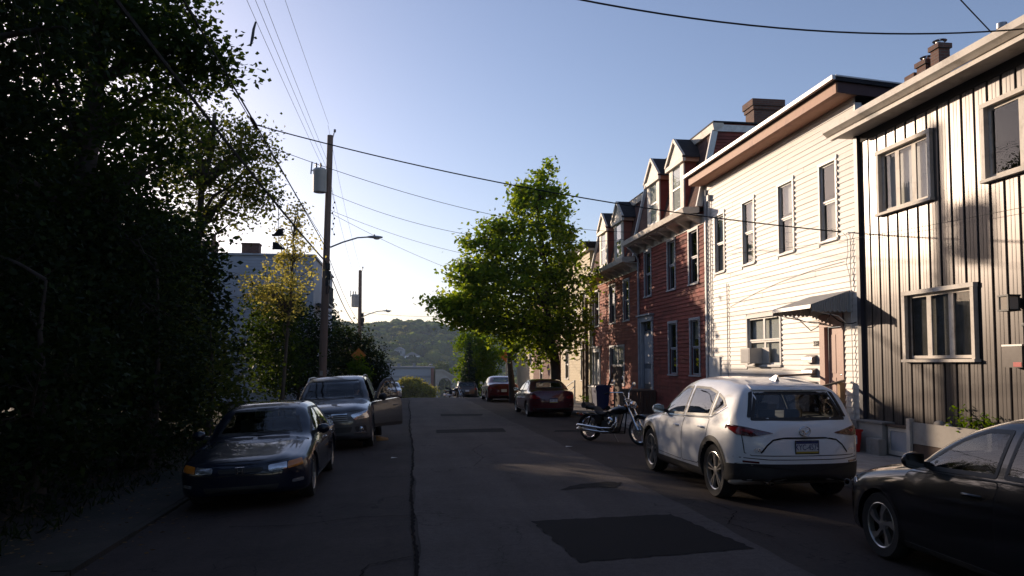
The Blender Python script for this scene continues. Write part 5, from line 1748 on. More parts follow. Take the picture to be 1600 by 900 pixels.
def car_common(root, c, spec):
    """wheels, arches, tub, seats; windows as frame + glass"""
    W2 = c.W / 2
    cuts = []
    for nm, poly, view, gl in spec['glass']:
        for v in (('R', 'L') if view == 'side' else (view,)):
            if (nm, v) in spec.get('skip', ()): continue
            cuts.append((poly, v))
    cuts += spec.get('extra_cuts', [])
    body = c.body(cuts).build('body', spec['paint'], root, smooth=70)
    for nm, poly, view, gl in spec['glass']:
        for v in (('R', 'L') if view == 'side' else (view,)):
            if (nm, v) in spec.get('skip', ()): continue
            fw = .040 if v in ('front', 'rear') else .034
            if len(poly) == 4 and v in ('front', 'rear'):
                (xa, za), (xb, zb2), (xc, zc2), (xd, zd) = poly
                k_ = .94
                cx_, cz_ = (xa + xb + xc + xd) / 4, (za + zb2 + zc2 + zd) / 4
                UU, VV = np.meshgrid(np.linspace(0, 1, 17), np.linspace(.03, .97, 13))
                gx_ = ((xa * (1 - UU) + xb * UU) * (1 - VV) + (xd * (1 - UU) + xc * UU) * VV) * k_
                gz_ = (za * (1 - UU) + zb2 * UU) * (1 - VV) + (zd * (1 - UU) + zc2 * UU) * VV
                Q3 = c.P3(np.stack([gx_.ravel(), gz_.ravel()], 1), v, .002).reshape(13, 17, 3)
                g = MB().grid(Q3.tolist()).build(nm, gl, root, smooth=180)
            else:
                g = c.patch(inset(resample(round_poly(poly, .03), .05), fw * .8), v, .002, rim=0, r=0).build(nm, gl, root, smooth=180)
            c.patch(poly, v, .0045, rim=.02, hole=fw).build('window_trim', spec.get('trim', 'black_plastic'), g, smooth=50)
    for s, ra, rw in c.wheels:
        for sg in (1, -1):
            x = sg * (W2 * spec.get('track', .965) - spec['tyre_w'] / 2)
            make_wheel(root, x, c.L / 2 - s, rw, spec['tyre_w'], sg, spec['rim_r'], spec['spokes'], spec['wheel_style'], spec.get('rim_mat', 'alloy'))
            # arch lip and wheel well
            A0, A1 = -.35, math.pi + .35
            n = 30
            rows = [[], [], []]
            zb = float(c.bot(s))
            for k in range(n + 1):
                a = A0 + (A1 - A0) * k / n
                for q, rr in enumerate((ra - .012, ra + spec['lip'])):
                    ps, pz = s + rr * math.cos(a), rw + rr * math.sin(a)
                    pz = max(pz, zb + .01)
                    x_ = float(c.hw(ps, pz)[0])
                    rows[q + 1].append((sg * (x_ + .006), c.L / 2 - ps, pz))
                ps, pz = s + (ra - .012) * math.cos(a), max(rw + (ra - .012) * math.sin(a), zb + .01)
                rows[0].append((sg * (W2 - .16), c.L / 2 - ps, pz))
            MB().grid(rows).build('wheel_arch', spec['lip_mat'], root, smooth=40)
            MB().lathe([(ra, sg * (W2 - .1)), (ra, sg * (W2 - .36)), (0.02, sg * (W2 - .36))], 24, (0, c.L / 2 - s, rw), 'X', a0=-.5, a1=math.pi + .5).build('wheel_well', 'gap_black', root, smooth=40)
    # interior
    b0, b1 = spec['cabin']
    y0, y1 = c.L / 2 - b1, c.L / 2 - b0
    zf = .36
    zb_ = spec['belt_in']
    wi = W2 * .86
    tub = MB().add([(-wi, y0, zf), (wi, y0, zf), (wi, y1, zf), (-wi, y1, zf), (-wi, y0, zb_), (wi, y0, zb_), (wi, y1, zb_), (-wi, y1, zb_)], [(0, 1, 2, 3), (0, 4, 5, 1), (1, 5, 6, 2), (2, 6, 7, 3), (3, 7, 4, 0)])
    tub.box(-wi, wi, y1 - .38, y1, zb_ - .2, zb_ - .01)
    tub.tube([(spec.get('wheel_x', -.36) + .18 * math.cos(a), y1 - .46 + .05 * math.sin(a), zb_ - .02 + .17 * math.sin(a)) for a in np.linspace(0, 2 * math.pi, 17)], .014, 6)
    tub.build('cabin', 'car_inside', root)
    for sx in (-.37, .37):
        m_ = MB(); seat(m_, sx, spec['seat_y'][0], spec['belt_in'] - .60, .48, .54); m_.build('front_seat', 'seat_black', root)
    m_ = MB()
    for sx in (-.42, 0, .42):
        seat(m_, sx, spec['seat_y'][1], spec['belt_in'] - .58, .42, .48)
    m_.build('rear_seat', 'seat_black', root)
    return body

def sub(root, name, mb, mat, smooth=40, parent=None):
    return mb.build(name, mat, parent or root, smooth)

def mirror_part(root, c, s, z, mat, both=True, w=.20, h=.15):
    out = []
    for sg in (1, -1):
        x0 = float(c.hw(s, z - .02)[0])
        y = c.L / 2 - s
        m_ = MB().ico((sg * (x0 + .14), y, z + .05), (w / 2, .075, h / 2), 2)
        for i, v in enumerate(m_.v):
            if v[1] < y - .03: m_.v[i] = (v[0], y - .03, v[2])
        o = m_.build('wing_mirror', mat, root, smooth=50)
        MB().bar((sg * (x0 - .03), y, z), (sg * (x0 + .1), y, z + .03), .06, .05).build('mirror_arm', 'black_plastic', o)
        MB().add([(sg * (x0 + .14) + a * w * .42, y - .033, z + .05 + b * h * .4) for a, b in ((-1, -1), (1, -1), (1, 1), (-1, 1))], [(0, 1, 2, 3)]).build('mirror_glass', 'chrome', o)
        out.append(o)
    return out

def doors(root, c, polys, paint_, handles=(), hmat=None, skip=(), views=('R', 'L')):
    for v in views:
        for i, poly in enumerate(polys):
            if (i, v) in skip: continue
            d = c.patch(poly, v, .003, rim=.01, r=.05, step=.045, rings=(.85, .6, .35, .15)).build('door', paint_, root, smooth=60)
            P = resample(round_poly(poly, .05), .05)
            c.ribbon(inset(P, -.004), v, .008, .0025, closed=True).build('door_gap', 'gap_black', d)
            if i < len(handles):
                hs, hz = handles[i]
                x = float(c.hw(hs, hz)[0]); sg = 1 if v == 'R' else -1
                y = c.L / 2 - hs
                MB().tube([(sg * (x - .005), y + .10, hz), (sg * (x + .028), y + .07, hz), (sg * (x + .03), y - .07, hz + .004), (sg * (x - .005), y - .10, hz)], [.012, .014, .014, .012], 8).build('door_handle', hmat or paint_, d, smooth=60)

def plate(root, c, z, view, txt=None, w=.305, h=.152, frame='black_plastic', base='plate_white'):
    s = float(c.face_s(np.array([0.]), np.array([z]), view == 'rear')[0])
    sg = -1 if view == 'rear' else 1
    y = c.L / 2 - s + sg * .018
    p = MB().box(-w / 2 - .012, w / 2 + .012, y - .006, y + .006, z - h / 2 - .012, z + h / 2 + .012).build('license_plate', frame, root)
    yo = y + sg * .0075
    MB().box(-w / 2, w / 2, min(y, yo), max(y, yo), z - h / 2, z + h / 2).build('plate_face', base, p)
    rot = (math.pi / 2, 0, 0) if view == 'rear' else (math.pi / 2, 0, math.pi)
    if txt:
        lettering(txt, .085, 'plate_blue', p, (0, yo + sg * .002, z - .004), rot, depth=.002, scale=(.92, 1.25, 1))
        MB().box(-w / 2, w / 2, min(yo, yo + sg * .001), max(yo, yo + sg * .001), z + h / 2 - .03, z + h / 2).build('plate_band', 'plate_blue', p)
        MB().box(-w / 2, w / 2, min(yo, yo + sg * .001), max(yo, yo + sg * .001), z - h / 2, z - h / 2 + .022).build('plate_band', 'plate_yellow', p)
    return p

# ------------------------------------------------------------------ white crossover (seen from behind)
def white_suv():
    L, W = 4.55, 1.86
    top = [(0, .70), (.03, .84), (.12, .93), (.5, 1.02), (1.15, 1.11), (1.30, 1.15), (1.75, 1.40), (2.15, 1.60), (2.6, 1.665), (3.2, 1.665), (3.75, 1.615), (4.02, 1.565), (4.10, 1.52), (4.20, 1.38), (4.36, 1.14), (4.45, 1.02), (4.50, .86), (4.53, .74), (4.55, .66)]
    belt = [(0, .62), (.1, .78), (.5, .88), (1.2, .97), (2.2, 1.00), (3.3, 1.06), (4.0, 1.09), (4.25, 1.06), (4.45, .90), (4.55, .60)]
    bot = [(0, .36), (.1, .26), (.5, .21), (4.0, .23), (4.3, .30), (4.5, .36), (4.55, .42)]
    wh_ = [(.93, .425, .372), (3.63, .425, .372)]
    c = Car(L, W, top, belt, bot, .6, wh_, nose_r=.75, tail_r=.50, tumble=.36, crown=.045, plan_p=2.5)
    root = thing('parked_car', 'white crossover parked in front of the white house, seen from behind', 'car')
    root['group'] = 'cars parked along the street'
    ws = [(-.66, 1.13), (.66, 1.13), (.50, 1.585), (-.50, 1.585)]
    rw = [(-.67, 1.11), (.67, 1.11), (.53, 1.48), (-.53, 1.48)]
    f_w = [(1.45, 1.045), (2.44, 1.075), (2.44, 1.515), (2.20, 1.505), (1.95, 1.41), (1.62, 1.20)]
    r_w = [(2.52, 1.075), (3.42, 1.115), (3.44, 1.46), (3.1, 1.515), (2.52, 1.52)]
    q_w = [(3.48, 1.125), (3.66, 1.16), (3.88, 1.28), (3.72, 1.38), (3.50, 1.45)]
    spec = dict(paint='paint_white', glass=[('windshield', ws, 'front', 'car_glass'), ('rear_window', rw, 'rear', 'car_glass'), ('side_window', f_w, 'side', 'car_glass_dark'), ('side_window', r_w, 'side', 'car_glass_dark'), ('side_window', q_w, 'side', 'car_glass_dark')],
                tyre_w=.225, rim_r=.265, spokes=5, wheel_style='pair', lip=.062, lip_mat='car_cladding', cabin=(1.25, 4.1), belt_in=.98, seat_y=(.02, -.95))
    car_common(root, c, spec)
    doors(root, c, [[(1.42, .42), (2.47, .40), (2.49, 1.04), (1.44, 1.0)], [(2.50, .40), (3.12, .42), (3.30, .66), (3.44, .86), (3.46, 1.08), (2.51, 1.045)]], 'paint_white', handles=((2.25, .90), (3.26, .95)), hmat='paint_white')
    # cladding; on the bumper it also paints in the dark shade underneath
    for v in ('R', 'L'):
        sub(root, 'sill_cladding', c.patch([(1.32, .23), (3.24, .23), (3.24, .36), (1.32, .36)], v, .008, r=.02), 'car_cladding')
        sub(root, 'bumper_cladding', c.patch([(3.98, .30), (4.46, .36), (4.49, .56), (4.06, .54)], v, .008, r=.02), 'car_cladding')
        sub(root, 'waist_trim', c.ribbon([(1.40, 1.035), (2.48, 1.062), (3.5, 1.105), (3.92, 1.27)], v, .012, .008), 'chrome')
    sub(root, 'bumper_cladding', c.patch([(-.80, .33), (.80, .33), (.88, .56), (-.88, .56)], 'rear', .012, r=.03), 'car_cladding')
    for sg in (-1, 1):
        t = sub(root, 'tail_lamp', c.patch([(sg * .42, .955), (sg * .74, 1.03), (sg * .885, 1.055), (sg * .90, 1.00), (sg * .85, .925), (sg * .70, .91)], 'rear', .012, rim=.02, r=.02), 'tail_dark', 50)
        sub(root, 'lamp_stripe', c.patch([(sg * .66, .985), (sg * .82, 1.015), (sg * .82, .985), (sg * .70, .95)], 'rear', .016, rim=.004, r=.015), 'tail_red', 50, t)
        sub(root, 'tail_lamp_side', c.patch([(4.08, 1.015), (4.36, 1.03), (4.44, .95), (4.30, .935)], 'R' if sg > 0 else 'L', .012, rim=.02, r=.02), 'tail_red', 50, t)
        sub(root, 'reflector', c.patch([(sg * .62, .565), (sg * .80, .575), (sg * .80, .60), (sg * .62, .59)], 'rear', .006, r=.01), 'tail_dark')
        # exhaust
        sub(root, 'exhaust', MB().lathe([(.035, -.1), (.045, -.1), (.045, .06), (.035, .06)], 16, (sg * .52, -L / 2 + .06, .33), 'Y'), 'chrome')
    # tailgate lines
    sub(root, 'tailgate_gap', c.ribbon([(-.80, .92), (-.78, .70), (-.70, .665), (.70, .665), (.78, .70), (.80, .92)], 'rear', .010, .002), 'gap_black')
    lip = [(-.60, .70), (-.52, .80), (-.44, .865), (-.3, .89), (.3, .89), (.44, .865), (.52, .80), (.60, .70)]
    sub(root, 'tailgate_crease_shade', c.ribbon(lip, 'rear', .020, .004), 'gap_black')  # black ribbon paints the shade along the tailgate fold
    sub(root, 'bumper_gap', c.ribbon([(-.88, .64), (-.5, .615), (.5, .615), (.88, .64)], 'rear', .010, .002), 'gap_black')
    # emblem: oval ring with a spread wing
    em_z, yb = .975, 0
    sE = float(c.face_s(np.array([0.]), np.array([em_z]), True)[0]); yE = L / 2 - sE - .015
    ring = [(.078 * math.cos(a), yE - (.978 - em_z) * 0 + .0 * math.sin(a), em_z + .06 * math.sin(a)) for a in np.linspace(0, 2 * math.pi, 33)]
    em = sub(root, 'emblem', MB().tube(ring, .007, 6).tube([(-.074, yE, em_z + .012), (-.03, yE - .004, em_z + .008), (0, yE - .006, em_z - .022), (.03, yE - .004, em_z + .008), (.074, yE, em_z + .012)], [.004, .009, .012, .009, .004], 6), 'chrome', 60)
    sT = float(c.face_s(np.array([.62]), np.array([.735]), True)[0])
    lettering('CX-5', .065, 'chrome', root, (-.62, L / 2 - sT - .012, .735), (math.pi / 2, 0, -.12), depth=.006, name='model_lettering')
    lettering('AWD', .035, 'chrome', root, (.66, L / 2 - sT - .010, .74), (math.pi / 2, 0, .12), depth=.006, name='model_lettering')
    plate(root, c, .775, 'rear', 'KYC-4575')
    # spoiler, wiper, antenna fin, sticker on the glass
    sub(root, 'spoiler', c.patch([(-.56, 1.505), (.56, 1.505), (.53, 1.58), (-.53, 1.58)], 'rear', .05, rim=.06, r=.03), 'paint_white', 50)
    sub(root, 'brake_light', MB().box(-.18, .18, -L / 2 + .425, -L / 2 + .45, 1.498, 1.512), 'tail_dark')
    for sg in (-1, 1):
        sub(root, 'pillar_trim', c.patch([(sg * .545, 1.49), (sg * .60, 1.47), (sg * .70, 1.15), (sg * .655, 1.15)], 'rear', .012, r=.015), 'black_plastic')
    sub(root, 'rear_wiper', MB().tube([(.02, -L / 2 + .185, 1.14), (.1, -L / 2 + .20, 1.165), (.36, -L / 2 + .215, 1.17)], [.014, .010, .006], 6), 'black_plastic')
    z = float(c.top(3.62))
    sub(root, 'antenna_fin', MB().add([(-.03, L / 2 - 3.56, z - .01), (.03, L / 2 - 3.56, z - .01), (.03, L / 2 - 3.78, z - .02), (-.03, L / 2 - 3.78, z - .02), (0, L / 2 - 3.72, z + .07), (0, L / 2 - 3.785, z + .062)], [(0, 1, 4), (1, 2, 5, 4), (2, 3, 5), (3, 0, 4, 5)]), 'paint_silver', 30)
    mirror_part(root, c, 1.62, 1.07, 'paint_white')
    # front, for other views
    for sg in (-1, 1):
        sub(root, 'headlamp', c.patch([(sg * .45, .80), (sg * .84, .86), (sg * .86, .79), (sg * .5, .745)], 'front', .01, r=.02), 'lamp_silver')
    sub(root, 'grille', c.patch([(-.5, .78), (.5, .78), (.42, .52), (-.42, .52)], 'front', .008, r=.05), 'black_plastic')
    return root, c
suv, _c1 = white_suv()
suv.location = (4.22 + .93 - .03, 13.04 - (4.55 / 2 - .93), rz_(5, 12))
suv.rotation_euler = (0, 0, R_(.6))

# ------------------------------------------------------------------ generic sedan
def sedan(label, paint_, L=4.6, W=1.79, H=1.43, kind='modern', rear_detail='corolla', emblem=True, plate_txt=None, wheel_style='twist', spokes=5, lod=190, glass='car_glass'):
    k = H / 1.43
    if kind == 'modern':
        top = [(0, .52), (.03, .64), (.12, .72), (.5, .82), (1.05, .93), (1.20, .965), (1.6, 1.17), (2.0, 1.34), (2.35, 1.42), (2.75, 1.43), (3.15, 1.39), (3.5, 1.27), (3.9, 1.10), (4.05, 1.055), (4.35, 1.04), (4.47, 1.01), (4.53, .90), (4.57, .76), (4.60, .62)]
    else:
        top = [(0, .50), (.03, .60), (.12, .68), (.5, .77), (1.1, .87), (1.3, .90), (1.75, 1.15), (2.08, 1.33), (2.4, 1.385), (2.85, 1.39), (3.2, 1.35), (3.5, 1.22), (3.85, 1.02), (4.0, .985), (4.4, .97), (4.50, .95), (4.56, .86), (4.58, .74), (4.60, .6)]
    sc_ = L / 4.6
    top = [(a * sc_, b * k) for a, b in top]
    if kind == 'modern':
        belt = [(0, .50), (.1, .62), (.5, .72), (1.2, .84), (2.2, .90), (3.3, .94), (4.0, .96), (4.4, .94), (4.6, .6)]
    else:
        belt = [(0, .48), (.1, .58), (.5, .68), (1.2, .80), (2.2, .86), (3.3, .88), (4.0, .88), (4.4, .86), (4.6, .58)]
    belt = [(a * sc_, b * k) for a, b in belt]
    bot = [(0, .30), (.1, .22), (.5, .17), (4.0 * sc_, .18), (4.4 * sc_, .24), (4.6 * sc_, .34)]
    wh_ = [(.93 * sc_, .36, .315), (3.62 * sc_, .36, .315)]
    c = Car(L, W, top, belt, bot, .6, wh_, nose_r=.72 if kind == 'modern' else .50, tail_r=.45, tumble=.40, crown=.045, ns=lod, plan_p=2.5)
    root = thing('parked_car', label, 'car', group='cars parked along the street')
    b = .92 if kind == 'modern' else .86
    q = lambda P: [(s * sc_, z * k) for s, z in P]
    qx = lambda P: [(s, z * k) for s, z in P]
    ws = qx([(-.64, b + .065), (.64, b + .065), (.49, 1.345 if kind == 'modern' else 1.31), (-.49, 1.345 if kind == 'modern' else 1.31)])
    rw = qx([(-.58, b + .17), (.58, b + .17), (.46, 1.34 if kind == 'modern' else 1.29), (-.46, 1.34 if kind == 'modern' else 1.29)])
    if kind == 'modern':
        f_w = q([(1.42, .915), (2.44, .955), (2.44, 1.325), (2.16, 1.315), (1.9, 1.215), (1.6, 1.03)])
        r_w = q([(2.51, .96), (3.38, .99), (3.50, 1.12), (3.28, 1.24), (2.95, 1.315), (2.51, 1.33)])
        d1 = q([(1.30, .34), (2.46, .30), (2.475, .93), (1.34, .87)]); d2 = q([(2.485, .30), (3.06, .33), (3.28, .62), (3.44, .80), (3.46, .95), (2.49, .935)])
        hd = ((2.22 * sc_, .80 * k), (3.22 * sc_, .84 * k))
    else:
        f_w = q([(1.50, .875), (2.50, .90), (2.50, 1.285), (2.2, 1.28), (2.0, 1.19), (1.68, .99)])
        r_w = q([(2.56, .90), (3.28, .90), (3.42, .97), (3.30, 1.12), (3.08, 1.26), (2.56, 1.285)])
        d1 = q([(1.36, .32), (2.52, .28), (2.53, .87), (1.40, .83)]); d2 = q([(2.54, .28), (3.06, .31), (3.26, .58), (3.40, .74), (3.42, .87), (2.55, .875)])
        hd = ((2.3 * sc_, .76 * k), (3.2 * sc_, .78 * k))
    spec = dict(paint=paint_, glass=[('windshield', ws, 'front', glass), ('rear_window', rw, 'rear', glass), ('side_window', f_w, 'side', glass), ('side_window', r_w, 'side', glass)],
                tyre_w=.205, rim_r=.215, spokes=spokes, wheel_style=wheel_style, lip=.022, lip_mat=paint_, cabin=(1.2 * sc_, 3.7 * sc_), belt_in=.84 * k, seat_y=(.02, -.86))
    car_common(root, c, spec)
    doors(root, c, [d1, d2], paint_, handles=hd, hmat=paint_)
    mirror_part(root, c, 1.60 * sc_, .95 * k if kind == 'modern' else .90 * k, paint_)
    for v in ('R', 'L'):
        sub(root, 'sill_trim', c.patch([(1.32 * sc_, .20), (3.22 * sc_, .20), (3.22 * sc_, .26), (1.32 * sc_, .26)], v, .006, r=.01), 'car_cladding')
        if kind == 'modern':
            sub(root, 'waist_trim', c.ribbon(q([(1.40, .905), (2.46, .942), (3.42, .98)]), v, .010, .008), 'black_plastic')
    sub(root, 'trunk_gap', c.ribbon([(-.68, .93 * k), (-.64, .70), (.64, .70), (.68, .93 * k)], 'rear', .010, .002), 'gap_black')
    sub(root, 'bumper_gap', c.ribbon([(-.82, .60), (-.5, .575), (.5, .575), (.82, .60)], 'rear', .009, .002), 'gap_black')
    for sg in (-1, 1):
        t = sub(root, 'tail_lamp', c.patch([(sg * .50, .80 * k), (sg * .78, .86 * k), (sg * .855, .855 * k), (sg * .855, .745 * k), (sg * .70, .715 * k), (sg * .52, .745 * k)], 'rear', .010, rim=.02, r=.03), 'tail_red', 50)
        sub(root, 'lamp_stripe', c.patch([(sg * .56, .79 * k), (sg * .70, .81 * k), (sg * .70, .76 * k), (sg * .57, .765 * k)], 'rear', .014, rim=.004, r=.015), 'tail_dark', 50, t)
        sub(root, 'reflector', c.patch([(sg * .60, .46), (sg * .78, .47), (sg * .78, .50), (sg * .60, .49)], 'rear', .006, r=.01), 'tail_dark')
    sub(root, 'rear_valance', c.patch([(-.72, .28), (.72, .28), (.76, .38), (-.76, .38)], 'rear', .008, r=.03), 'car_cladding')
    plate(root, c, .66 if kind == 'modern' else .64, 'rear', plate_txt)
    # front
    if kind == 'modern':
        hp = [(.40, .60), (.80, .70), (.85, .66), (.80, .58), (.48, .545)]
        gp = [(-.46, .56), (.46, .56), (.40, .48), (-.40, .48)]
    else:
        hp = [(.36, .615), (.60, .64), (.60, .545), (.37, .535)]
        gp = [(-.30, .595), (.30, .595), (.28, .535), (-.28, .535)]
    for sg in (-1, 1):
        hl = sub(root, 'headlamp', c.patch([(sg * x, z * k) for x, z in hp], 'front', .010, rim=.02, r=.025), 'lamp_silver', 50)
        if kind != 'modern':
            sub(root, 'indicator', c.patch([(sg * .61, .64 * k), (sg * .775, .665 * k), (sg * .80, .575 * k), (sg * .61, .545 * k)], 'front', .010, rim=.02, r=.02), 'lamp_amber', 50, hl)
            sub(root, 'fog_lamp', c.patch([(sg * .66, .375), (sg * .80, .385), (sg * .80, .34), (sg * .66, .335)], 'front', .008, r=.015), 'lamp_silver')
    sub(root, 'grille', c.patch([(x, z * k) for x, z in gp], 'front', .006, r=.02), 'black_plastic')
    sub(root, 'lower_grille', c.patch([(-.5, .34), (.5, .34), (.46, .26), (-.46, .26)], 'front', .006, r=.03), 'black_plastic')
    sub(root, 'front_bumper_gap', c.ribbon([(-.80, .53 * k), (-.4, .505 * k), (.4, .505 * k), (.80, .53 * k)], 'front', .010, .002), 'gap_black')
    sub(root, 'hood_gap', c.ribbon([(-.66, .68 * k), (-.5, .655 * k), (-.3, .64 * k), (.3, .64 * k), (.5, .655 * k), (.66, .68 * k)], 'front', .008, .002), 'gap_black')
    for sg in (-1, 1):
        pts = []
        for x0 in (-.5, .1):
            pass
        s0 = float(c.face_s(np.array([sg * .2]), np.array([b + .075 * k]), False)[0])
        y0 = L / 2 - s0 + .03
        sub(root, 'wiper', MB().tube([(-.45 if sg < 0 else .1, y0 - .0, b * k + .10), ((-.45 if sg < 0 else .1) + .48, y0 + .0, b * k + .105)], .008, 5), 'black_plastic')
    if emblem == 'bars':
        zE = .565 * k
        sE = float(c.face_s(np.array([0.]), np.array([zE]), False)[0]); yE = L / 2 - sE + .015
        sub(root, 'emblem', MB().bar((-.03, yE, zE - .035), (-.036, yE, zE + .035), .012).bar((.03, yE, zE - .035), (.036, yE, zE + .035), .012).bar((-.03, yE, zE - .004), (.03, yE, zE - .004), .012, .012)
            .tube([(-.052, yE, zE - .045), (.052, yE, zE - .045), (.056, yE, zE + .045), (-.056, yE, zE + .045), (-.052, yE, zE - .045)], .005, 5), 'chrome', 40)
    return root, c
# black hatch/sedan in the corner, its flank filling the lower right
ci, _c2 = sedan('black sedan cut off by the picture edge, its alloy front wheel showing', 'paint_black', L=4.56, W=1.78, H=1.45, wheel_style='twist', spokes=5, glass='car_glass')
ci.location = (4.46 + .87, 6.9 - (4.56 / 2 - .92), rz_(5, 5)); ci.rotation_euler = (0, 0, R_(-1.0))
# navy sedan facing the camera on the left
ac_, _c3 = sedan('dark navy sedan with amber indicators facing the camera under the trees', 'paint_navy', L=4.72, W=1.77, H=1.39, kind='old', emblem='bars', wheel_style='wide', spokes=6)
ac_.location = (-1.33 - .86, 11.75 + (4.72 / 2 - .95), rz_(-2.2, 13)); ac_.rotation_euler = (0, R_(-3.1) * -1, R_(180))
# two red sedans
r1, _c4 = sedan('deep red sedan parked behind the motorcycle, seen from behind', 'paint_maroon', L=4.65, W=1.78, H=1.435, plate_txt='LBN-3817', lod=120)
r1.location = (4.52 + .89, 29.2 + 4.65 / 2 - .7, rz_(5, 31)); r1.rotation_euler = (0, 0, R_(1.0))
r2, _c5 = sedan('red sedan one space farther on, in front of the deep red one', 'paint_red', L=4.7, W=1.80, H=1.45, lod=110, wheel_style='wide')
r2.location = (5.35, 45.2, rz_(5, 45)); r2.rotation_euler = (0, 0, R_(.5))

# ------------------------------------------------------------------ boxier crossovers
def box_suv(label, paint_, L=4.78, W=1.91, H=1.73, lod=170, face='bars', open_door=False, rails=True):
    k = H / 1.73
    top = [(0, .66), (.03, .84), (.10, .95), (.5, 1.06), (1.15, 1.14), (1.30, 1.17), (1.7, 1.42), (2.05, 1.62), (2.4, 1.69), (3.2, 1.70), (4.1, 1.66), (4.45, 1.58), (4.58, 1.36), (4.68, 1.10), (4.74, .96), (4.78, .7)]
    belt = [(0, .62), (.1, .80), (.5, .92), (1.2, 1.0), (2.2, 1.05), (3.3, 1.08), (4.2, 1.10), (4.6, 1.04), (4.78, .66)]
    bot = [(0, .38), (.1, .28), (.5, .22), (4.2, .24), (4.6, .30), (4.78, .42)]
    sc_ = L / 4.78
    top = [(a * sc_, b * k) for a, b in top]; belt = [(a * sc_, b * k) for a, b in belt]; bot = [(a * sc_, b) for a, b in bot]
    c = Car(L, W, top, belt, bot, .6, [(.95 * sc_, .42, .37), (3.74 * sc_, .42, .37)], nose_r=.50, tail_r=.38, tumble=.30, crown=.04, ns=lod, plan_p=2.7)
    root = thing('parked_car', label, 'car', group='cars parked along the street')
    q = lambda P: [(s * sc_, z * k) for s, z in P]
    qx = lambda P: [(s, z * k) for s, z in P]
    ws = qx([(-.73, 1.15), (.73, 1.15), (.60, 1.615), (-.60, 1.615)])
    rw = qx([(-.62, 1.16), (.62, 1.16), (.55, 1.54), (-.55, 1.54)])
    f_w = q([(1.52, 1.075), (2.45, 1.10), (2.45, 1.585), (2.15, 1.57), (1.95, 1.47), (1.68, 1.25)])
    r_w = q([(2.53, 1.10), (3.42, 1.12), (3.42, 1.575), (2.53, 1.59)])
    q_w = q([(3.50, 1.125), (4.12, 1.15), (4.18, 1.22), (4.05, 1.50), (3.50, 1.57)])
    skip = [('side_window', 'nope')]
    glass = [('windshield', ws, 'front', 'car_glass'), ('rear_window', rw, 'rear', 'car_glass_dark'), ('side_window', f_w, 'side', 'car_glass_dark'), ('side_window', r_w, 'side', 'car_glass_dark'), ('side_window', q_w, 'side', 'car_glass_dark')]
    spec = dict(paint=paint_, glass=glass, tyre_w=.235, rim_r=.245, spokes=5, wheel_style='wide', lip=.03, lip_mat=paint_, cabin=(1.3 * sc_, 4.3 * sc_), belt_in=1.0 * k, seat_y=(.10, -.85))
    d1 = q([(1.38, .42), (2.48, .38), (2.49, 1.075), (1.42, 1.03)]); d2 = q([(2.50, .38), (3.14, .40), (3.32, .66), (3.44, .84), (3.45, 1.10), (2.51, 1.075)])
    dfull = q([(1.38, .42), (2.48, .38), (2.50, 1.08), (2.50, 1.60), (2.14, 1.60), (1.92, 1.50), (1.62, 1.25), (1.42, 1.03)])
    if open_door:
        spec['extra_cuts'] = [(dfull, 'L')]
        spec['skip'] = [('side_window', 'LX')]
        spec['glass'] = [g for g in glass if g[1] is not f_w] + [('side_window', f_w, 'R', 'car_glass_dark')]
    car_common(root, c, spec)
    doors(root, c, [d1, d2], paint_, handles=((2.25 * sc_, .90 * k), (3.2 * sc_, .93 * k)), hmat=paint_, skip=((0, 'L'),) if open_door else ())
    if open_door:
        # the driver's door swung out about its front edge
        hinge_s = 1.40 * sc_
        hx = -float(c.hw(hinge_s, .7)[0]); hy = c.L / 2 - hinge_s
        ang = R_(-38)
        def swing(mb):
            out = []
            for x, y, z in mb.v:
                dx, dy = x - hx, y - hy
                out.append((hx + dx * math.cos(ang) - dy * math.sin(ang), hy + dx * math.sin(ang) + dy * math.cos(ang), z))
            mb.v = out
            return mb
        d = swing(c.patch(d1, 'L', .004, rim=.09, r=.05, step=.045)).build('door', paint_, root, smooth=60)
        swing(c.patch(d1, 'L', -.085, rim=0, r=.05, step=.045)).build('door_lining', 'car_inside', d, smooth=60)
        swing(c.patch(f_w, 'L', .004, rim=.035, hole=.045)).build('window_frame', 'black_plastic', d, smooth=50)
        swing(c.patch(inset(resample(round_poly(f_w, .03), .05), .03), 'L', -.01, rim=0, r=0)).build('door_window', 'car_glass', d, smooth=180)
        x = float(c.hw(2.25 * sc_, .9)[0]); y = c.L / 2 - 2.25 * sc_
        swing(MB().tube([(-(x - .005), y + .1, .9), (-(x + .03), y + .07, .9), (-(x + .03), y - .07, .9), (-(x - .005), y - .1, .9)], .013, 8)).build('door_handle', paint_, d, smooth=60)
        swing(c.patch(q([(1.40, .44), (2.46, .40), (2.46, .47), (1.40, .50)]), 'L', .012, rim=.02, r=.02)).build('door_trim', 'car_cladding', d, smooth=40)
        xm = float(c.hw(1.62 * sc_, 1.08)[0])
        swing(MB().ico((-(xm + .15), c.L / 2 - 1.66 * sc_, 1.14), (.12, .08, .09), 2)).build('wing_mirror', 'black_plastic', d, smooth=60)
    if not open_door:
        mirror_part(root, c, 1.62 * sc_, 1.08 * k, paint_, w=.24, h=.18)
    else:
        ms = mirror_part(root, c, 1.62 * sc_, 1.08 * k, paint_, w=.24, h=.18)
        for o_ in list(ms[1].children):
            bpy.data.objects.remove(o_)
        bpy.data.objects.remove(ms[1])
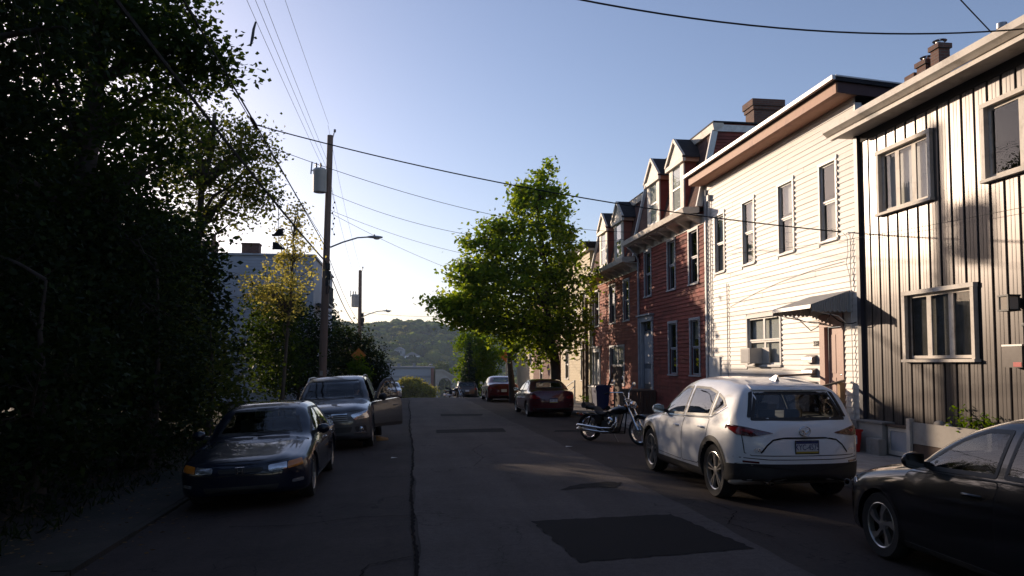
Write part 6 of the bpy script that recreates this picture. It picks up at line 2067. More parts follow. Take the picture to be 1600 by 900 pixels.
    for v in ('R', 'L'):
        sub(root, 'sill_trim', c.patch([(1.34 * sc_, .24), (3.26 * sc_, .24), (3.26 * sc_, .34), (1.34 * sc_, .34)], v, .008, r=.02), 'car_cladding')
        sg = 1 if v == 'R' else -1
        if rails:
            pts = []
            for s in np.linspace(2.1 * sc_, 4.2 * sc_, 9):
                sx, sz = c.section(float(s))
                pts.append((sg * (sx[40] - .02), c.L / 2 - s, sz[40] + .055))
            pts[0] = (pts[0][0], pts[0][1], pts[0][2] - .05); pts[-1] = (pts[-1][0], pts[-1][1], pts[-1][2] - .05)
            sub(root, 'roof_rail', MB().tube(pts, .018, 8), 'metal_grey', 60)
    for sg in (-1, 1):
        t = sub(root, 'tail_lamp', c.patch([(sg * .62, 1.05 * k), (sg * .88, 1.08 * k), (sg * .90, .86 * k), (sg * .66, .88 * k)], 'rear', .012, rim=.02, r=.03), 'tail_red', 50)
        h = sub(root, 'headlamp', c.patch([(sg * .48, .83 * k), (sg * .88, .92 * k), (sg * .92, .86 * k), (sg * .88, .74 * k), (sg * .56, .715 * k)], 'front', .012, rim=.02, r=.03), 'lamp_silver', 50)
        sub(root, 'fog_lamp', MB().lathe([(0, .012), (.045, .008), (.055, 0)], 18, (0, 0, 0), 'Y'), 'lamp_silver', 50).location = (sg * .70, c.L / 2 - float(c.face_s(np.array([.70]), np.array([.50]), False)[0]) + .016, .50)
        sub(root, 'fog_bezel', c.patch([(sg * .56, .56), (sg * .82, .57), (sg * .82, .44), (sg * .60, .43)], 'front', .006, r=.04), 'black_plastic')
        sub(root, 'bumper_trim', c.patch([(sg * .55, .435), (sg * .83, .445), (sg * .83, .415), (sg * .55, .40)], 'front', .018, r=.012), 'chrome')
    gr = sub(root, 'grille', c.patch([(-.43, .87 * k), (.43, .87 * k), (.39, .69 * k), (-.39, .69 * k)], 'front', .008, r=.03), 'black_plastic')
    for z in (.72, .765, .81, .855):
        sub(root, 'grille_bar', c.ribbon([(-.41, z * k), (.41, z * k)], 'front', .018, .020), 'chrome' if z > .85 else 'metal_grey', 40, gr)
    zE = .79 * k
    sE = float(c.face_s(np.array([0.]), np.array([zE]), False)[0]); yE = c.L / 2 - sE + .035
    el = lambda a, b, dz=0: [(a * math.cos(t), yE, zE + dz + b * math.sin(t)) for t in np.linspace(0, 2 * math.pi, 25)]
    sub(root, 'emblem', MB().tube(el(.082, .055), .007, 6).tube(el(.058, .021, .030), .006, 6).tube(el(.024, .052, .0), .006, 6), 'chrome', 60, gr)
    sub(root, 'lower_grille', c.patch([(-.52, .56), (.52, .56), (.46, .44), (-.46, .44)], 'front', .006, r=.03), 'black_plastic')
    sub(root, 'hood_gap', c.ribbon([(-.72, .93 * k), (-.45, .90 * k), (.45, .90 * k), (.72, .93 * k)], 'front', .010, .002), 'gap_black')
    sub(root, 'bumper_gap', c.ribbon([(-.9, .66 * k), (-.5, .64 * k), (.5, .64 * k), (.9, .66 * k)], 'rear', .009, .002), 'gap_black')
    sub(root, 'bumper_cladding', c.patch([(-.86, .36), (.86, .36), (.88, .5), (-.88, .5)], 'rear', .01, r=.03), 'car_cladding')
    plate(root, c, .80 * k, 'rear')
    for x0 in (-.5, .08):
        s0 = float(c.face_s(np.array([x0]), np.array([1.165 * k]), False)[0])
        sub(root, 'wiper', MB().tube([(x0, c.L / 2 - s0 + .03, 1.175 * k), (x0 + .5, c.L / 2 - s0 + .03, 1.175 * k)], .008, 5), 'black_plastic')
    return root, c
hi, _c6 = box_suv('grey crossover facing the camera with its driver door wide open', 'paint_grey', open_door=True)
hi.location = (-.76 - .95, 18.75 + (4.78 / 2 - .95), rz_(-1.7, 20)); hi.rotation_euler = (0, R_(3.1), R_(180))
sv, _c7 = box_suv('dark brown crossover at the far end of the parked row', 'paint_bronze', L=4.6, W=1.86, H=1.66, lod=90)
sv.location = (5.0, 67, rz_(5, 67)); sv.rotation_euler = (R_(-4), 0, 0)
bk, _c8 = box_suv('silver car parked behind the grey crossover, tail towards the camera', 'paint_silver', L=4.6, W=1.84, H=1.62, lod=90, rails=False)
bk.location = (-2.2, 28.6, rz_(-2, 28)); bk.rotation_euler = (0, R_(3.1), 0)
sm, _c9 = sedan('small pale car far down the street just over the crest', 'paint_silver', L=4.4, W=1.75, H=1.45, lod=90)
sm.location = (-1.3, 62, rz_(-1, 62)); sm.rotation_euler = (R_(4), 0, R_(180))
# ================================================================== motorcycle
def motorcycle():
    root = thing('motorcycle', 'black cruiser motorcycle with chrome fork parked at an angle to the kerb', 'motorcycle')
    def wheel(y, r, w, nm):
        t = MB().lathe([(r - .07, -w * .35), (r - .045, -w * .5), (r - .012, -w * .36), (r, 0), (r - .012, w * .36), (r - .045, w * .5), (r - .07, w * .35)], 36, (0, 0, 0), 'X')
        o = t.build(nm, 'rubber', root, smooth=60)
        o.location = (0, y, r)
        MB().lathe([(r - .068, -w * .36), (r - .085, -w * .3), (r - .085, w * .3), (r - .068, w * .36)], 36, (0, 0, 0), 'X').build('rim', 'chrome', o, smooth=50)
        sp = MB()
        for k in range(28):
            a = 2 * math.pi * k / 28; b = a + (.45 if k % 2 else -.45)
            sg = 1 if k % 4 < 2 else -1
            sp.tube([(sg * .035, .035 * math.cos(b), .035 * math.sin(b)), (0, (r - .083) * math.cos(a), (r - .083) * math.sin(a))], .0035, 4, caps=False)
        sp.lathe([(0, -.06), (.04, -.06), (.04, -.04), (.025, -.03), (.025, .03), (.04, .04), (.04, .06), (0, .06)], 16, (0, 0, 0), 'X')
        sp.build('spokes', 'steel', o, smooth=40)['kind'] = 'stuff'
        MB().lathe([(.05, .045), (.13, .045), (.13, .05), (.05, .05)], 24, (0, 0, 0), 'X', close=True).build('brake_disc', 'steel', o, smooth=40)
    yf, yr, rf, rr = .82, -.76, .345, .33
    wheel(yf, rf, .10, 'front_wheel')
    wheel(yr, rr, .15, 'rear_wheel')
    P = lambda n, mb, m, s=50: mb.build(n, m, root, smooth=s)
    for sx in (-.095, .095):
        P('fork_leg', MB().tube([(sx, yf, rf), (sx, yf - .17, rf + .26), (sx, yf - .45, rf + .70)], [.030, .028, .022], 10).tube([(sx, yf - .02, rf - .01), (sx, yf - .19, rf + .30)], .034, 10), 'chrome')
    P('triple_clamp', MB().obox((0, yf - .43, rf + .66), (.13, 0, 0), (0, .04, .01), (0, 0, .02)).obox((0, yf - .34, rf + .52), (.13, 0, 0), (0, .04, .01), (0, 0, .02)), 'steel')
    P('handlebar', MB().tube([(-.40, yf - .78, rf + .80), (-.33, yf - .70, rf + .84), (-.12, yf - .50, rf + .86), (-.06, yf - .46, rf + .72), (.06, yf - .46, rf + .72), (.12, yf - .50, rf + .86), (.33, yf - .70, rf + .84), (.40, yf - .78, rf + .80)], .013, 8), 'chrome')
    for sx in (-1, 1):
        P('grip', MB().tube([(sx * .34, yf - .71, rf + .84), (sx * .42, yf - .80, rf + .79)], .020, 8), 'rubber')
        P('mirror', MB().tube([(sx * .28, yf - .66, rf + .86), (sx * .33, yf - .60, rf + 1.02), (sx * .36, yf - .58, rf + 1.06)], .007, 6).ico((sx * .38, yf - .58, rf + 1.09), (.065, .02, .055), 2), 'chrome')
        P('indicator', MB().ico((sx * .20, yf - .32, rf + .55), (.035, .045, .035), 1).tube([(sx * .09, yf - .36, rf + .56), (sx * .2, yf - .33, rf + .55)], .008, 6), 'lamp_amber')
        P('rear_indicator', MB().ico((sx * .17, yr - .30, rr + .32), (.03, .04, .03), 1).tube([(sx * .06, yr - .25, rr + .33), (sx * .17, yr - .29, rr + .32)], .008, 6), 'lamp_amber')
    hl = P('headlamp', MB().lathe([(0, -.10), (.07, -.08), (.09, -.02), (.092, .03)], 22, (0, yf - .26, rf + .58), 'Y'), 'chrome')
    MB().lathe([(.088, .032), (.05, .045), (0, .05)], 22, (0, yf - .26, rf + .58), 'Y').build('lens', 'lamp_silver', hl, smooth=60)
    def fender(y, r, a0, a1, w, nm):
        rows = []
        for k in range(15):
            a = a0 + (a1 - a0) * k / 14
            row = []
            for q in range(7):
                u = -1 + q / 3
                rr_ = r + .035 - .035 * abs(u) ** 2.5
                row.append((u * w / 2, y + rr_ * math.cos(a), r - .0 + rr_ * math.sin(a)))
            rows.append(row)
        return P(nm, MB().grid(rows), 'paint_black', 70)
    fender(yf, rf, .35, 2.45, .14, 'front_fender')
    fender(yr, rr, .35, 3.0, .20, 'rear_fender')
    # frame
    fr = MB()
    for sx in (-.11, .11):
        fr.tube([(sx * .3, yf - .47, rf + .50), (sx, .25, .25), (sx, -.25, .22), (sx, yr, rr)], .018, 8)
        fr.tube([(sx * .3, yf - .48, rf + .54), (sx * .8, -.1, .62), (sx, yr + .1, .64), (sx, yr - .15, .66)], .018, 8)
        fr.tube([(sx, yr + .12, .64), (sx * 1.1, yr, rr)], .024, 8)
    P('frame', fr, 'paint_black')
    tk = []
    for k in range(13):
        t = k / 12
        y = .40 - .62 * t
        w = .13 * math.sin(math.pi * min(1, (t * .92 + .08))) ** .6 + .01
        h = .13 * math.sin(math.pi * (t * .86 + .1)) ** .6
        zc = .80 - .10 * t
        tk.append([(w * math.cos(a) * (1 if math.sin(a) > 0 else .95), y, zc + h * math.sin(a) * (1 if math.sin(a) > 0 else .7)) for a in np.linspace(0, 2 * math.pi, 19)[:-1]])
    tank = P('fuel_tank', MB().grid(tk, closed=True), 'paint_black', 70)
    MB().lathe([(0, .012), (.035, .01), (.04, -.01)], 16, (0, .12, .90)).build('fuel_cap', 'chrome', tank, smooth=50)
    st = []
    for k in range(10):
        t = k / 9
        y = -.16 - .72 * t
        z = .68 + (.02 if t < .5 else .09) + .05 * t - (.05 * math.sin(math.pi * min(1, t * 2)) if t < .5 else 0)
        w = .16 - .05 * abs(t - .35)
        st.append([(w * math.cos(a), y, z + .055 * math.sin(a)) for a in np.linspace(0, 2 * math.pi, 15)[:-1]])
    P('seat', MB().grid(st, closed=True).add(st[0], [tuple(range(14))]).add(st[-1], [tuple(range(14))[::-1]]), 'rubber', 60)
    bp = P('luggage_roll', MB().tube([(-.17, yr - .12, .86), (.17, yr - .12, .86)], .075, 14).tube([(-.10, yr - .05, .74), (-.10, yr - .2, .96)], .010, 6).tube([(.10, yr - .05, .74), (.10, yr - .2, .96)], .010, 6), 'seat_black', 40)
    # engine
    en = P('engine', MB().lathe([(0, -.16), (.15, -.16), (.16, -.1), (.16, .1), (.15, .16), (0, .16)], 20, (0, -.05, .38), 'X').box(-.12, .12, -.32, .05, .30, .52), 'alloy_dark', 40)
    for a, y0 in ((R_(24), .02), (R_(-24), -.12)):
        cy = MB()
        d = Vector((0, math.sin(a), math.cos(a)))
        o = Vector((0, y0, .46))
        for k in range(8):
            c = o + d * (.03 + k * .03)
            ax = Vector((1, 0, 0)); ay = d.cross(ax)
            cy.obox(c, ax * (.085 if k < 7 else .07), ay * (.085 if k < 7 else .07), d * .009)
        cy.obox(o + d * .14, (.06, 0, 0), Vector((0, 1, 0)).cross(Vector((1, 0, 0))) * 0 + d.cross(Vector((1, 0, 0))) * .06, d * .13)
        cy.build('cylinder', 'alloy', en)
    MB().lathe([(0, .17), (.06, .19), (.09, .17), (.09, .14)], 20, (0, .0, .52), 'X').build('air_filter', 'chrome', en, smooth=50)
    MB().lathe([(0, -.20), (.11, -.19), (.13, -.16)], 22, (0, -.06, .37), 'X').build('cover', 'chrome', en, smooth=50)
    for sx, dz in ((.17, 0), (.19, .09)):
        P('exhaust', MB().tube([(sx * .5, .14, .56 + dz * .5), (sx * .9, .20, .40 + dz), (sx, .08, .26 + dz), (sx, -.25, .24 + dz), (sx, -.5, .25 + dz), (sx, -1.0, .27 + dz), (sx, -1.04, .27 + dz)], [.022, .022, .022, .024, .04, .045, .03], 12), 'chrome', 60)
    P('side_cover', MB().box(-.15, .15, -.50, -.30, .42, .62), 'paint_black')
    P('tail_lamp', MB().ico((0, yr - .33, rr + .30), (.05, .035, .035), 2), 'tail_red')
    P('kickstand', MB().tube([(-.1, -.1, .22), (-.24, -.05, .01)], .012, 6), 'steel')
    P('footpeg', MB().tube([(-.28, .1, .28), (.28, .1, .28)], .014, 8), 'rubber')
    return root
mo = motorcycle()
mo.location = (4.9, 18.05, rz_(4.8, 18.1) - .0)
ang = math.atan2(17.45 - 18.75, 5.25 - 4.38) - math.pi / 2
mo.rotation_euler = (0, R_(-5), ang)
bpy.context.view_layer.update()
m2 = copy_tree(mo)
tag(m2, 'far motorcycle parked beside the dark brown crossover', 'motorcycle')
m2.location = (3.75, 62.5, rz_(3.7, 62.5)); m2.rotation_euler = (0, R_(-5), R_(-140))

# ================================================================== utility poles, lamps, cables
def utility_pole(label, x, y, h, lean, lamp_z, trans_z, tsize, extra=False):
    zb = rz_(-3.2, y) + .05
    root = thing('utility_pole', label, 'utility pole', (x, y, zb), group='wooden utility poles along the left kerb')
    T = lambda z: (lean * (z / h), 0, z)
    def P(n, mb, m, s=50, parent=None): return mb.build(n, m, parent or root, smooth=s)
    P('post', MB().tube([T(-.5), T(h * .25), T(h * .5), T(h * .75), T(h)], [.165, .158, .145, .13, .12], 12), 'pole_wood')
    # pin and insulator at the top
    tx = lean
    P('insulator', MB().tube([(tx + .06, 0, h - .25), (tx + .16, 0, h + .15)], .025, 8).lathe([(.03, 0), (.06, .03), (.035, .06), (.06, .09), (.03, .13), (0, .14)], 12, (tx + .18, 0, h + .14)), 'metal_grey')
    # transformer on the street-away side
    r, hh = tsize
    xx = tx * trans_z / h - .17 - r * .55
    t = P('transformer', MB().lathe([(0, 0), (r * .92, 0), (r, .05), (r, hh - .08), (r * 1.04, hh - .06), (r * 1.04, hh), (r * .8, hh + .06), (0, hh + .08)], 22, (xx, -.28, trans_z)), 'transformer', 35)
    P('bracket', MB().bar((xx, -.2, trans_z + hh * .8), (tx * trans_z / h, 0, trans_z + hh * .8), .05, .12).bar((xx, -.2, trans_z + hh * .2), (tx * trans_z / h, 0, trans_z + hh * .2), .05, .12), 'metal_grey', 40, t)
    for dx in (-.55 * r, .1 * r):
        P('bushing', MB().lathe([(.03, 0), (.045, .04), (.03, .08), (.045, .12), (.03, .16), (.045, .20), (.02, .26), (0, .27)], 10, (xx + dx, -.28, trans_z + hh + .04)), 'metal_dark', 50, t)
    P('fuse_cutout', MB().bar((xx - r - .1, -.2, trans_z + hh - .15), (xx - r - .06, -.2, trans_z + hh + .35), .05).bar((xx - r - .08, -.2, trans_z + hh), (tx * trans_z / h, 0, trans_z + hh + .05), .04), 'metal_grey', 40)
    # lamp arm
    lx = tx * lamp_z / h + .14
    arm = P('lamp_arm', MB().tube([(lx, 0, lamp_z), (lx + .5, 0, lamp_z + .22), (lx + 1.1, 0, lamp_z + .42), (lx + 1.55, 0, lamp_z + .46)], [.035, .033, .03, .03], 8), 'metal_grey')
    hd = []
    for k in range(9):
        t_ = k / 8
        w = .13 * math.sin(math.pi * (.12 + .76 * t_)) ** .7
        hgt = .075 * math.sin(math.pi * (.15 + .72 * t_)) ** .7
        hd.append([(lx + 1.5 + .62 * t_, w * math.cos(a), lamp_z + .45 + hgt * max(-.35, math.sin(a))) for a in np.linspace(0, 2 * math.pi, 15)[:-1]])
    head = P('lamp_head', MB().grid(hd, closed=True).add(hd[0], [tuple(range(14))]).add(hd[-1], [tuple(range(14))[::-1]]), 'metal_grey', 60, arm)
    P('lens', MB().ico((lx + 1.88, 0, lamp_z + .42), (.14, .10, .065), 2), 'plastic_cream', 60, arm)
    P('photocell', MB().tube([(lx + 1.78, 0, lamp_z + .5), (lx + 1.78, 0, lamp_z + .57)], .035, 10), 'metal_dark', 40, arm)
    # junction hardware where the cables land
    for dz, w in ((6.02, .16), (5.62, .2), (5.35, .13)):
        P('cable_box', MB().box(.12, .12 + w, -.16, .12, dz, dz + .26 if w < .2 else dz + .34), 'black_plastic', 30)
    P('cable_loop', MB().tube([(.16, -.16, 6.1), (.30, -.18, 5.7), (.26, -.18, 5.1), (.18, -.18, 5.0), (.2, -.18, 5.5)], .018, 6), 'rubber')
    if extra:
        pts = [(tx * .8 + .22 + .05 * math.sin(k * 2.1), -.1, 8.9 - k * .11) for k in range(14)]
        P('drop_wires', MB().tube([(tx * .8 + .14, -.1, 9.3)] + pts, .006, 5), 'rubber')
        for k in range(1, 14, 2):
            P('spacer', MB().ico(pts[k], (.035, .03, .045), 1), 'rubber', 50)
    P('pole_tag', MB().box(-.06, .06, -.19, -.18, 1.7, 1.9), 'metal_grey', 30)
    return root
utility_pole('tall wooden utility pole with a grey can transformer beside the grey crossover', -3.45, 32., 11.6, .22, 6.95, 9.15, (.27, .92), True)
utility_pole('smaller looking utility pole farther down with the second street lamp', -3.45, 56.5, 9.4, .0, 6.0, 6.7, (.27, .85))

def wire(name, label, a, b, s, r, mat='rubber', n=18, group='overhead cables', bend=None):
    pts = sag(a, b, s, n) if bend is None else bend
    base = Vector(pts[0])
    o = MB().tube([p - base for p in map(Vector, pts)], r, 5).build(name, mat, None, smooth=60)
    o.location = base
    return tag(o, label, 'cable', group)
pX = -3.33
zp2 = rz_(-3.2, 56.5)
wire('overhead_cable', 'thickest black cable bundle sloping down from the corner to the tall pole', (-3.5, -4, 6.6), (pX, 31.9, 6.0), .25, .030, n=30)
wire('overhead_cable', 'cable carrying the splice from which the house drop leaves', (-3.5, -4, 7.9), (pX, 31.9, 6.55), -.1, .018, n=30)
wire('overhead_cable', 'thin companion cable twined beside the splice cable', (-3.6, -4, 8.05), (pX, 31.9, 6.75), .1, .009, n=30)
for k, (x0, z0, z1, lab) in enumerate(((-3.35, 11.9, 11.75, 'faint high wire running to the very top of the tall pole'), (-3.75, 10.6, 9.9, 'faint wire nearest the trees running to the transformer'), (-3.5, 10.6, 9.95, 'middle one of the faint wires running to the transformer'), (-3.25, 10.6, 10.0, 'faint wire nearest the street running to the transformer'))):
    wire('power_line', lab, (x0, -4, z0), (pX + (x0 + 3.4) * .5, 32, z1), .25, .006, 'metal_grey', group='thin overhead power lines')
wire('service_drop', 'black cable crossing the sky from the splice to the white house', (-3.46, 17.6, 7.22), (9.2, 15.25, 4.68), .30, .014, n=26, group='cables crossing the street')
wire('service_drop', 'thin cable crossing the sky to the near dark red house', (-3.46, 18.8, 7.1), (9.15, 28.9, 7.0), .55, .008, n=26, group='cables crossing the street')
wire('service_drop', 'cable sagging from below the transformer towards the near dark red house', (-3.3, 32, 8.9), (9.1, 29.6, 6.9), .9, .009, n=26, group='cables crossing the street')
wire('service_drop', 'cable from the tall pole vanishing behind the maple top', (-3.3, 32, 8.2), (9.0, 38.2, 6.9), .7, .008, n=26, group='cables crossing the street')
wire('service_drop', 'lower cable from the tall pole vanishing behind the maple', (-3.3, 32, 8.1), (9.0, 46.5, 6.0), .6, .008, n=26, group='cables crossing the street')
wire('service_drop', 'cable from the farther pole lamp height to the far houses', (-3.35, 56.4, 6.4 + zp2), (9.2, 52, 5.8), .5, .009, n=20, group='cables crossing the street')
wire('overhead_cable', 'thick cable bundle between the two poles', (pX, 32, 5.95), (-3.4, 56.5, 5.2 + zp2), .5, .022)
wire('overhead_cable', 'second cable between the two poles just above the bundle', (pX, 32, 6.5), (-3.4, 56.5, 5.6 + zp2), .4, .012)
for k, (dz, lab) in enumerate(((11.7, 'faint high wire between the two pole tops'), (9.9, 'faint wire between the two transformers'))):
    wire('power_line', lab, (pX, 32, dz), (-3.4, 56.5, (9.4 if k == 0 else 7.6) + zp2), .4, .006, 'metal_grey', group='thin overhead power lines')
wire('service_drop', 'wavy black cable across the top corner to the grey panel house', (-3.5, 8.2, 7.2), (8.9, 9.75, 6.70), .72, .012, n=30, group='cables crossing the street')
wire('service_drop', 'short steep cable above the roof of the grey panel house', (-2.0, 4.0, 9.5), (9.0, 10.6, 7.0), .15, .010, n=20, group='cables crossing the street')
wire('service_drop', 'thin dark cable hanging along the white and grey fronts', (9.18, 21.2, 5.05), (9.12, 9.0, 4.15), .12, .004, 'rubber', group='cables crossing the street')
sk = tag(MB().tube([(0, 0, -.28), (.03, .03, -.1), (.06, 0, .1), (.1, .02, .28)], [.02, .035, .03, .022], 7).build('cable_spacer', 'metal_dark', None, smooth=40), 'short dark spacer rod hanging among the thin wires in the sky', 'spacer')
sk.location = (-3.5, 17.3, 9.17)
# splice case
spl = tag(MB().tube([(0, -.35, .02), (0, -.2, 0), (0, .2, 0), (0, .35, -.02)], [.02, .045, .045, .02], 8).build('cable_splice', 'rubber', None, smooth=40), 'black splice case on the cable where the house drop leaves', 'splice')
spl.location = (-3.46, 17.6, 7.26)
# shoes thrown over the cable
def shoe(label, loc, rz, flip):
    root = thing('shoe', label, 'shoe', loc, rz, group='shoes hanging from the cable')
    rows = []
    for k in range(10):
        t = k / 9
        y = -.14 + .28 * t
        w = .045 * (math.sin(math.pi * (.12 + .78 * t)) ** .5) + .004
        h = .11 * (1 - smoothstep(.35, .8, t)) + .045 * (1 - .4 * t)
        rows.append([(w * math.cos(a), y, (h if math.sin(a) > 0 else .0) * abs(math.sin(a)) ** .6) for a in np.linspace(0, 2 * math.pi, 13)[:-1]])
    u = MB().grid(rows, closed=True).add(rows[0], [tuple(range(12))]).add(rows[-1], [tuple(range(12))[::-1]]).build('upper', 'rubber', root, smooth=60)
    MB().prism([(-.045, -.145), (.045, -.145), (.05, .03), (.045, .12), (.0, .145), (-.045, .12), (-.05, .03)], -.025, .0, 'Z').build('sole', 'car_cladding', root)
    return root
shoe('upper of the two dark shoes dangling below the cable', (-3.45, 20.9, 5.27), R_(70), 0).scale = (1.1, 1.1, 1.1)
shoe('lower of the two dark shoes dangling below the cable', (-3.42, 20.95, 4.92), R_(-85), 0).scale = (1.1, 1.1, 1.1)
lc = tag(MB().tube([(-3.44, 20.9, 6.24), (-3.44, 20.9, 5.34)], .005, 4).tube([(-3.44, 20.9, 6.24), (-3.42, 20.95, 5.0)], .005, 4).build('shoelaces', 'rubber', None), 'thin laces holding the dark shoes on the cable', 'laces')

# orange diamond signs on both sides near the crest
for lab, x, y, z in (('orange diamond sign beside the farther pole', -2.95, 47.6, 2.3), ('orange diamond sign on the house side beyond the maple', 6.85, 53.4, 2.3)):
    sg_ = thing('road_sign', lab, 'sign', (x, y, rz_(np.clip(x, -3, 6.6), y)), group='orange signs near the crest')
    MB().tube([(0, .03, 0), (0, .03, 2.9)], .03, 8).build('post', 'metal_grey', sg_, smooth=50)
    MB().prism([(0, 2.95 - .55), (.46, 2.95 - .09), (0, 2.95 + .37), (-.46, 2.95 - .09)], -.01, .01, 'Y').build('panel', 'sign_orange', sg_)
    MB().tube([(0, -.012, 2.43), (.43, -.012, 2.86), (0, -.012, 3.29), (-.43, -.012, 2.86), (0, -.012, 2.43)], .008, 4).build('border', 'black_plastic', sg_)

# ================================================================== person sitting in the open doorway of the grey crossover
pmat('skin', (.45, .28, .2), .55, var=.05)
pmat('cloth_dark', (.02, .021, .026), .9, var=.2)
pmat('shoe_tan', (.35, .19, .07), .7, var=.15)
pmat('hair', (.02, .014, .01), .7, var=.2)
def skin_mesh(name, verts, edges, radii, mat, parent, root_i=0, sub_=2):
    me = bpy.data.meshes.new(name)
    me.from_pydata(verts, edges, [])
    o = bpy.data.objects.new(name, me)
    COL.objects.link(o)
    md = o.modifiers.new('s', 'SKIN')
    md.use_smooth_shade = True
    for i, r in enumerate(radii):
        me.skin_vertices[0].data[i].radius = (r, r) if not hasattr(r, '__len__') else r
        me.skin_vertices[0].data[i].use_root = (i == root_i)
    o.modifiers.new('u', 'SUBSURF').levels = sub_
    dg = bpy.context.evaluated_depsgraph_get()
    m2 = bpy.data.meshes.new_from_object(o.evaluated_get(dg))
    bpy.data.objects.remove(o)
    m2.materials.clear(); m2.materials.append(MAT[mat])
    m2.shade_smooth()
    return link(name, m2, parent)
gz = rz_(-.8, 20)
ps = thing('person', 'person in dark trousers and tan shoes getting out behind the open car door', 'person', (-1.15, 20.05, gz))
# local: +X out of the car (towards the street), +Y along the street away from the camera
V_ = [(-.18, .15, .72), (-.20, .13, .95), (-.16, .10, 1.12), (-.14, .06, 1.22), (-.12, .02, 1.34),            # pelvis, spine, chest, neck, head
      (-.16, .28, 1.10), (.02, .34, .92), (.16, .26, .86), (-.16, -.10, 1.10), (0., -.16, .92), (.14, -.10, .86),  # arms
      (.05, .24, .70), (.40, .22, .62), (.44, .24, .12), (.05, .05, .70), (.38, -.02, .60), (.46, -.02, .12)]      # legs
E_ = [(0, 1), (1, 2), (2, 3), (3, 4), (2, 5), (5, 6), (6, 7), (2, 8), (8, 9), (9, 10), (0, 11), (11, 12), (12, 13), (0, 14), (14, 15), (15, 16)]
R__ = [.15, .14, .16, .055, .09, .065, .048, .035, .065, .048, .035, .09, .065, .045, .09, .065, .045]
skin_mesh('body', V_, E_, R__, 'skin', ps)
skin_mesh('jacket', V_[:4] + V_[5:11], [(0, 1), (1, 2), (2, 3), (2, 4), (4, 5), (5, 6), (2, 7), (7, 8), (8, 9)], [.165, .16, .175, .075, .085, .065, .05, .085, .065, .05], 'cloth_dark', ps)
skin_mesh('trousers', [V_[0]] + V_[11:], [(0, 1), (1, 2), (2, 3), (0, 4), (4, 5), (5, 6)], [.175, .11, .085, .07, .11, .085, .07], 'cloth_dark', ps)
for fx, fy in ((.44, .24), (.46, -.02)):
    sh = []
    for k in range(8):
        t = k / 7
        x = fx - .08 + .30 * t
        w = .048 * math.sin(math.pi * (.15 + .72 * t)) ** .5
        h = .10 - .055 * t
        sh.append([(x, fy + w * math.cos(a), .01 + max(0, math.sin(a)) ** .7 * h) for a in np.linspace(0, 2 * math.pi, 13)[:-1]])
    MB().grid(sh, closed=True).add(sh[0], [tuple(range(12))[::-1]]).add(sh[-1], [tuple(range(12))]).build('shoe', 'shoe_tan', ps, smooth=70)
MB().ico((-.13, .03, 1.38), (.105, .10, .10), 2).build('hair', 'hair', ps, smooth=180)
for sy, (hx, hy, hz_) in ((1, V_[7]), (-1, V_[10])):
    hand = MB().ico((hx + .03, hy, hz_ - .01), (.045, .035, .02), 2)
    for q in range(4):
        hand.tube([(hx + .06, hy - .024 + q * .016, hz_ - .01), (hx + .095, hy - .026 + q * .017, hz_ - .02), (hx + .115 - abs(q - 1.5) * .006, hy - .027 + q * .017, hz_ - .045)], [.009, .008, .006], 6)
    hand.tube([(hx + .02, hy - sy * .03, hz_), (hx + .055, hy - sy * .05, hz_ - .015)], [.011, .008], 6)
    hand.build('hand', 'skin', ps, smooth=60)

# small litter on the road
pmat('litter', (.55, .55, .52), .7, var=.1)
for k, (x, y, s, lab) in enumerate(((-.25, 15.6, .07, 'scrap of white paper on the road near the open car door'), (3.62, 17.1, .09, 'white scrap lying near the motorcycle'), (-3.1, 5.4, .08, 'pale scrap of litter by the dark verge'))):
    z = rz_(x, y) + .02
    tag(MB().add([(x - s, y - s * .6, z), (x + s * .8, y - s * .7, z + .01), (x + s, y + s * .5, z), (x - s * .7, y + s * .6, z + .012)], [(0, 1, 2, 3)]).build('paper_scrap', 'litter'), lab, 'litter')
wb = thing('weed_clump', 'low green weeds on the pavement by the yellow house', 'plant', (8.6, 36.5, .0))
C = RNG.normal(size=(160, 3)) * np.array([.25, .5, .1]) + np.array([0, 0, .18])
link('leaves', quads_mesh('leaves', leaf_quads(C, .14, -.6, .3), 'leaf_bright'), wb)
# ================================================================== far side: valley buildings, bridge, wooded hill, haze
def zg(x, y): return float(ground_z(x, y))
pmat('far_wall', (.30, .31, .34), .8, var=.06, scale=.05)
pmat('far_roof', (.22, .22, .24), .8, var=.1, scale=.05)
pmat('far_brick', (.24, .10, .07), .85, var=.1, scale=.1)
pmat('far_window', (.06, .07, .09), .3, var=.1)
pmat('bridge_stone', (.36, .31, .26), .85, var=.12, scale=.1)
mh = thing('mill_building', 'long grey flat roofed building in the valley over the road crest', 'building', (4, 300, zg(4, 300)))
B = Builder(mh)
B.part('wall', MB().box(-14, 9.8, 300, 330, zg(0, 300) - 3, .1), 'far_wall')
B.part('end_wall', MB().box(9.0, 10.2, 299.8, 330.2, zg(0, 300) - 3, .05), 'far_brick')
B.part('roof', MB().box(-14.4, 10.5, 299.4, 330.6, .1, .75), 'far_roof')
B.part('band', MB().box(-14.1, 8.9, 299.8, 300, -3.6, -2.8), 'far_roof')
for k in range(6):
    B.part('window', MB().box(-12 + k * 3.4, -9.8 + k * 3.4, 299.9, 300, -6.8, -4.6), 'far_window')
for k, x in enumerate((-8, -4, 2)):
    B.part('roof_vent', MB().box(x, x + 1.2, 306, 307.5, .75, 1.9), 'far_roof')
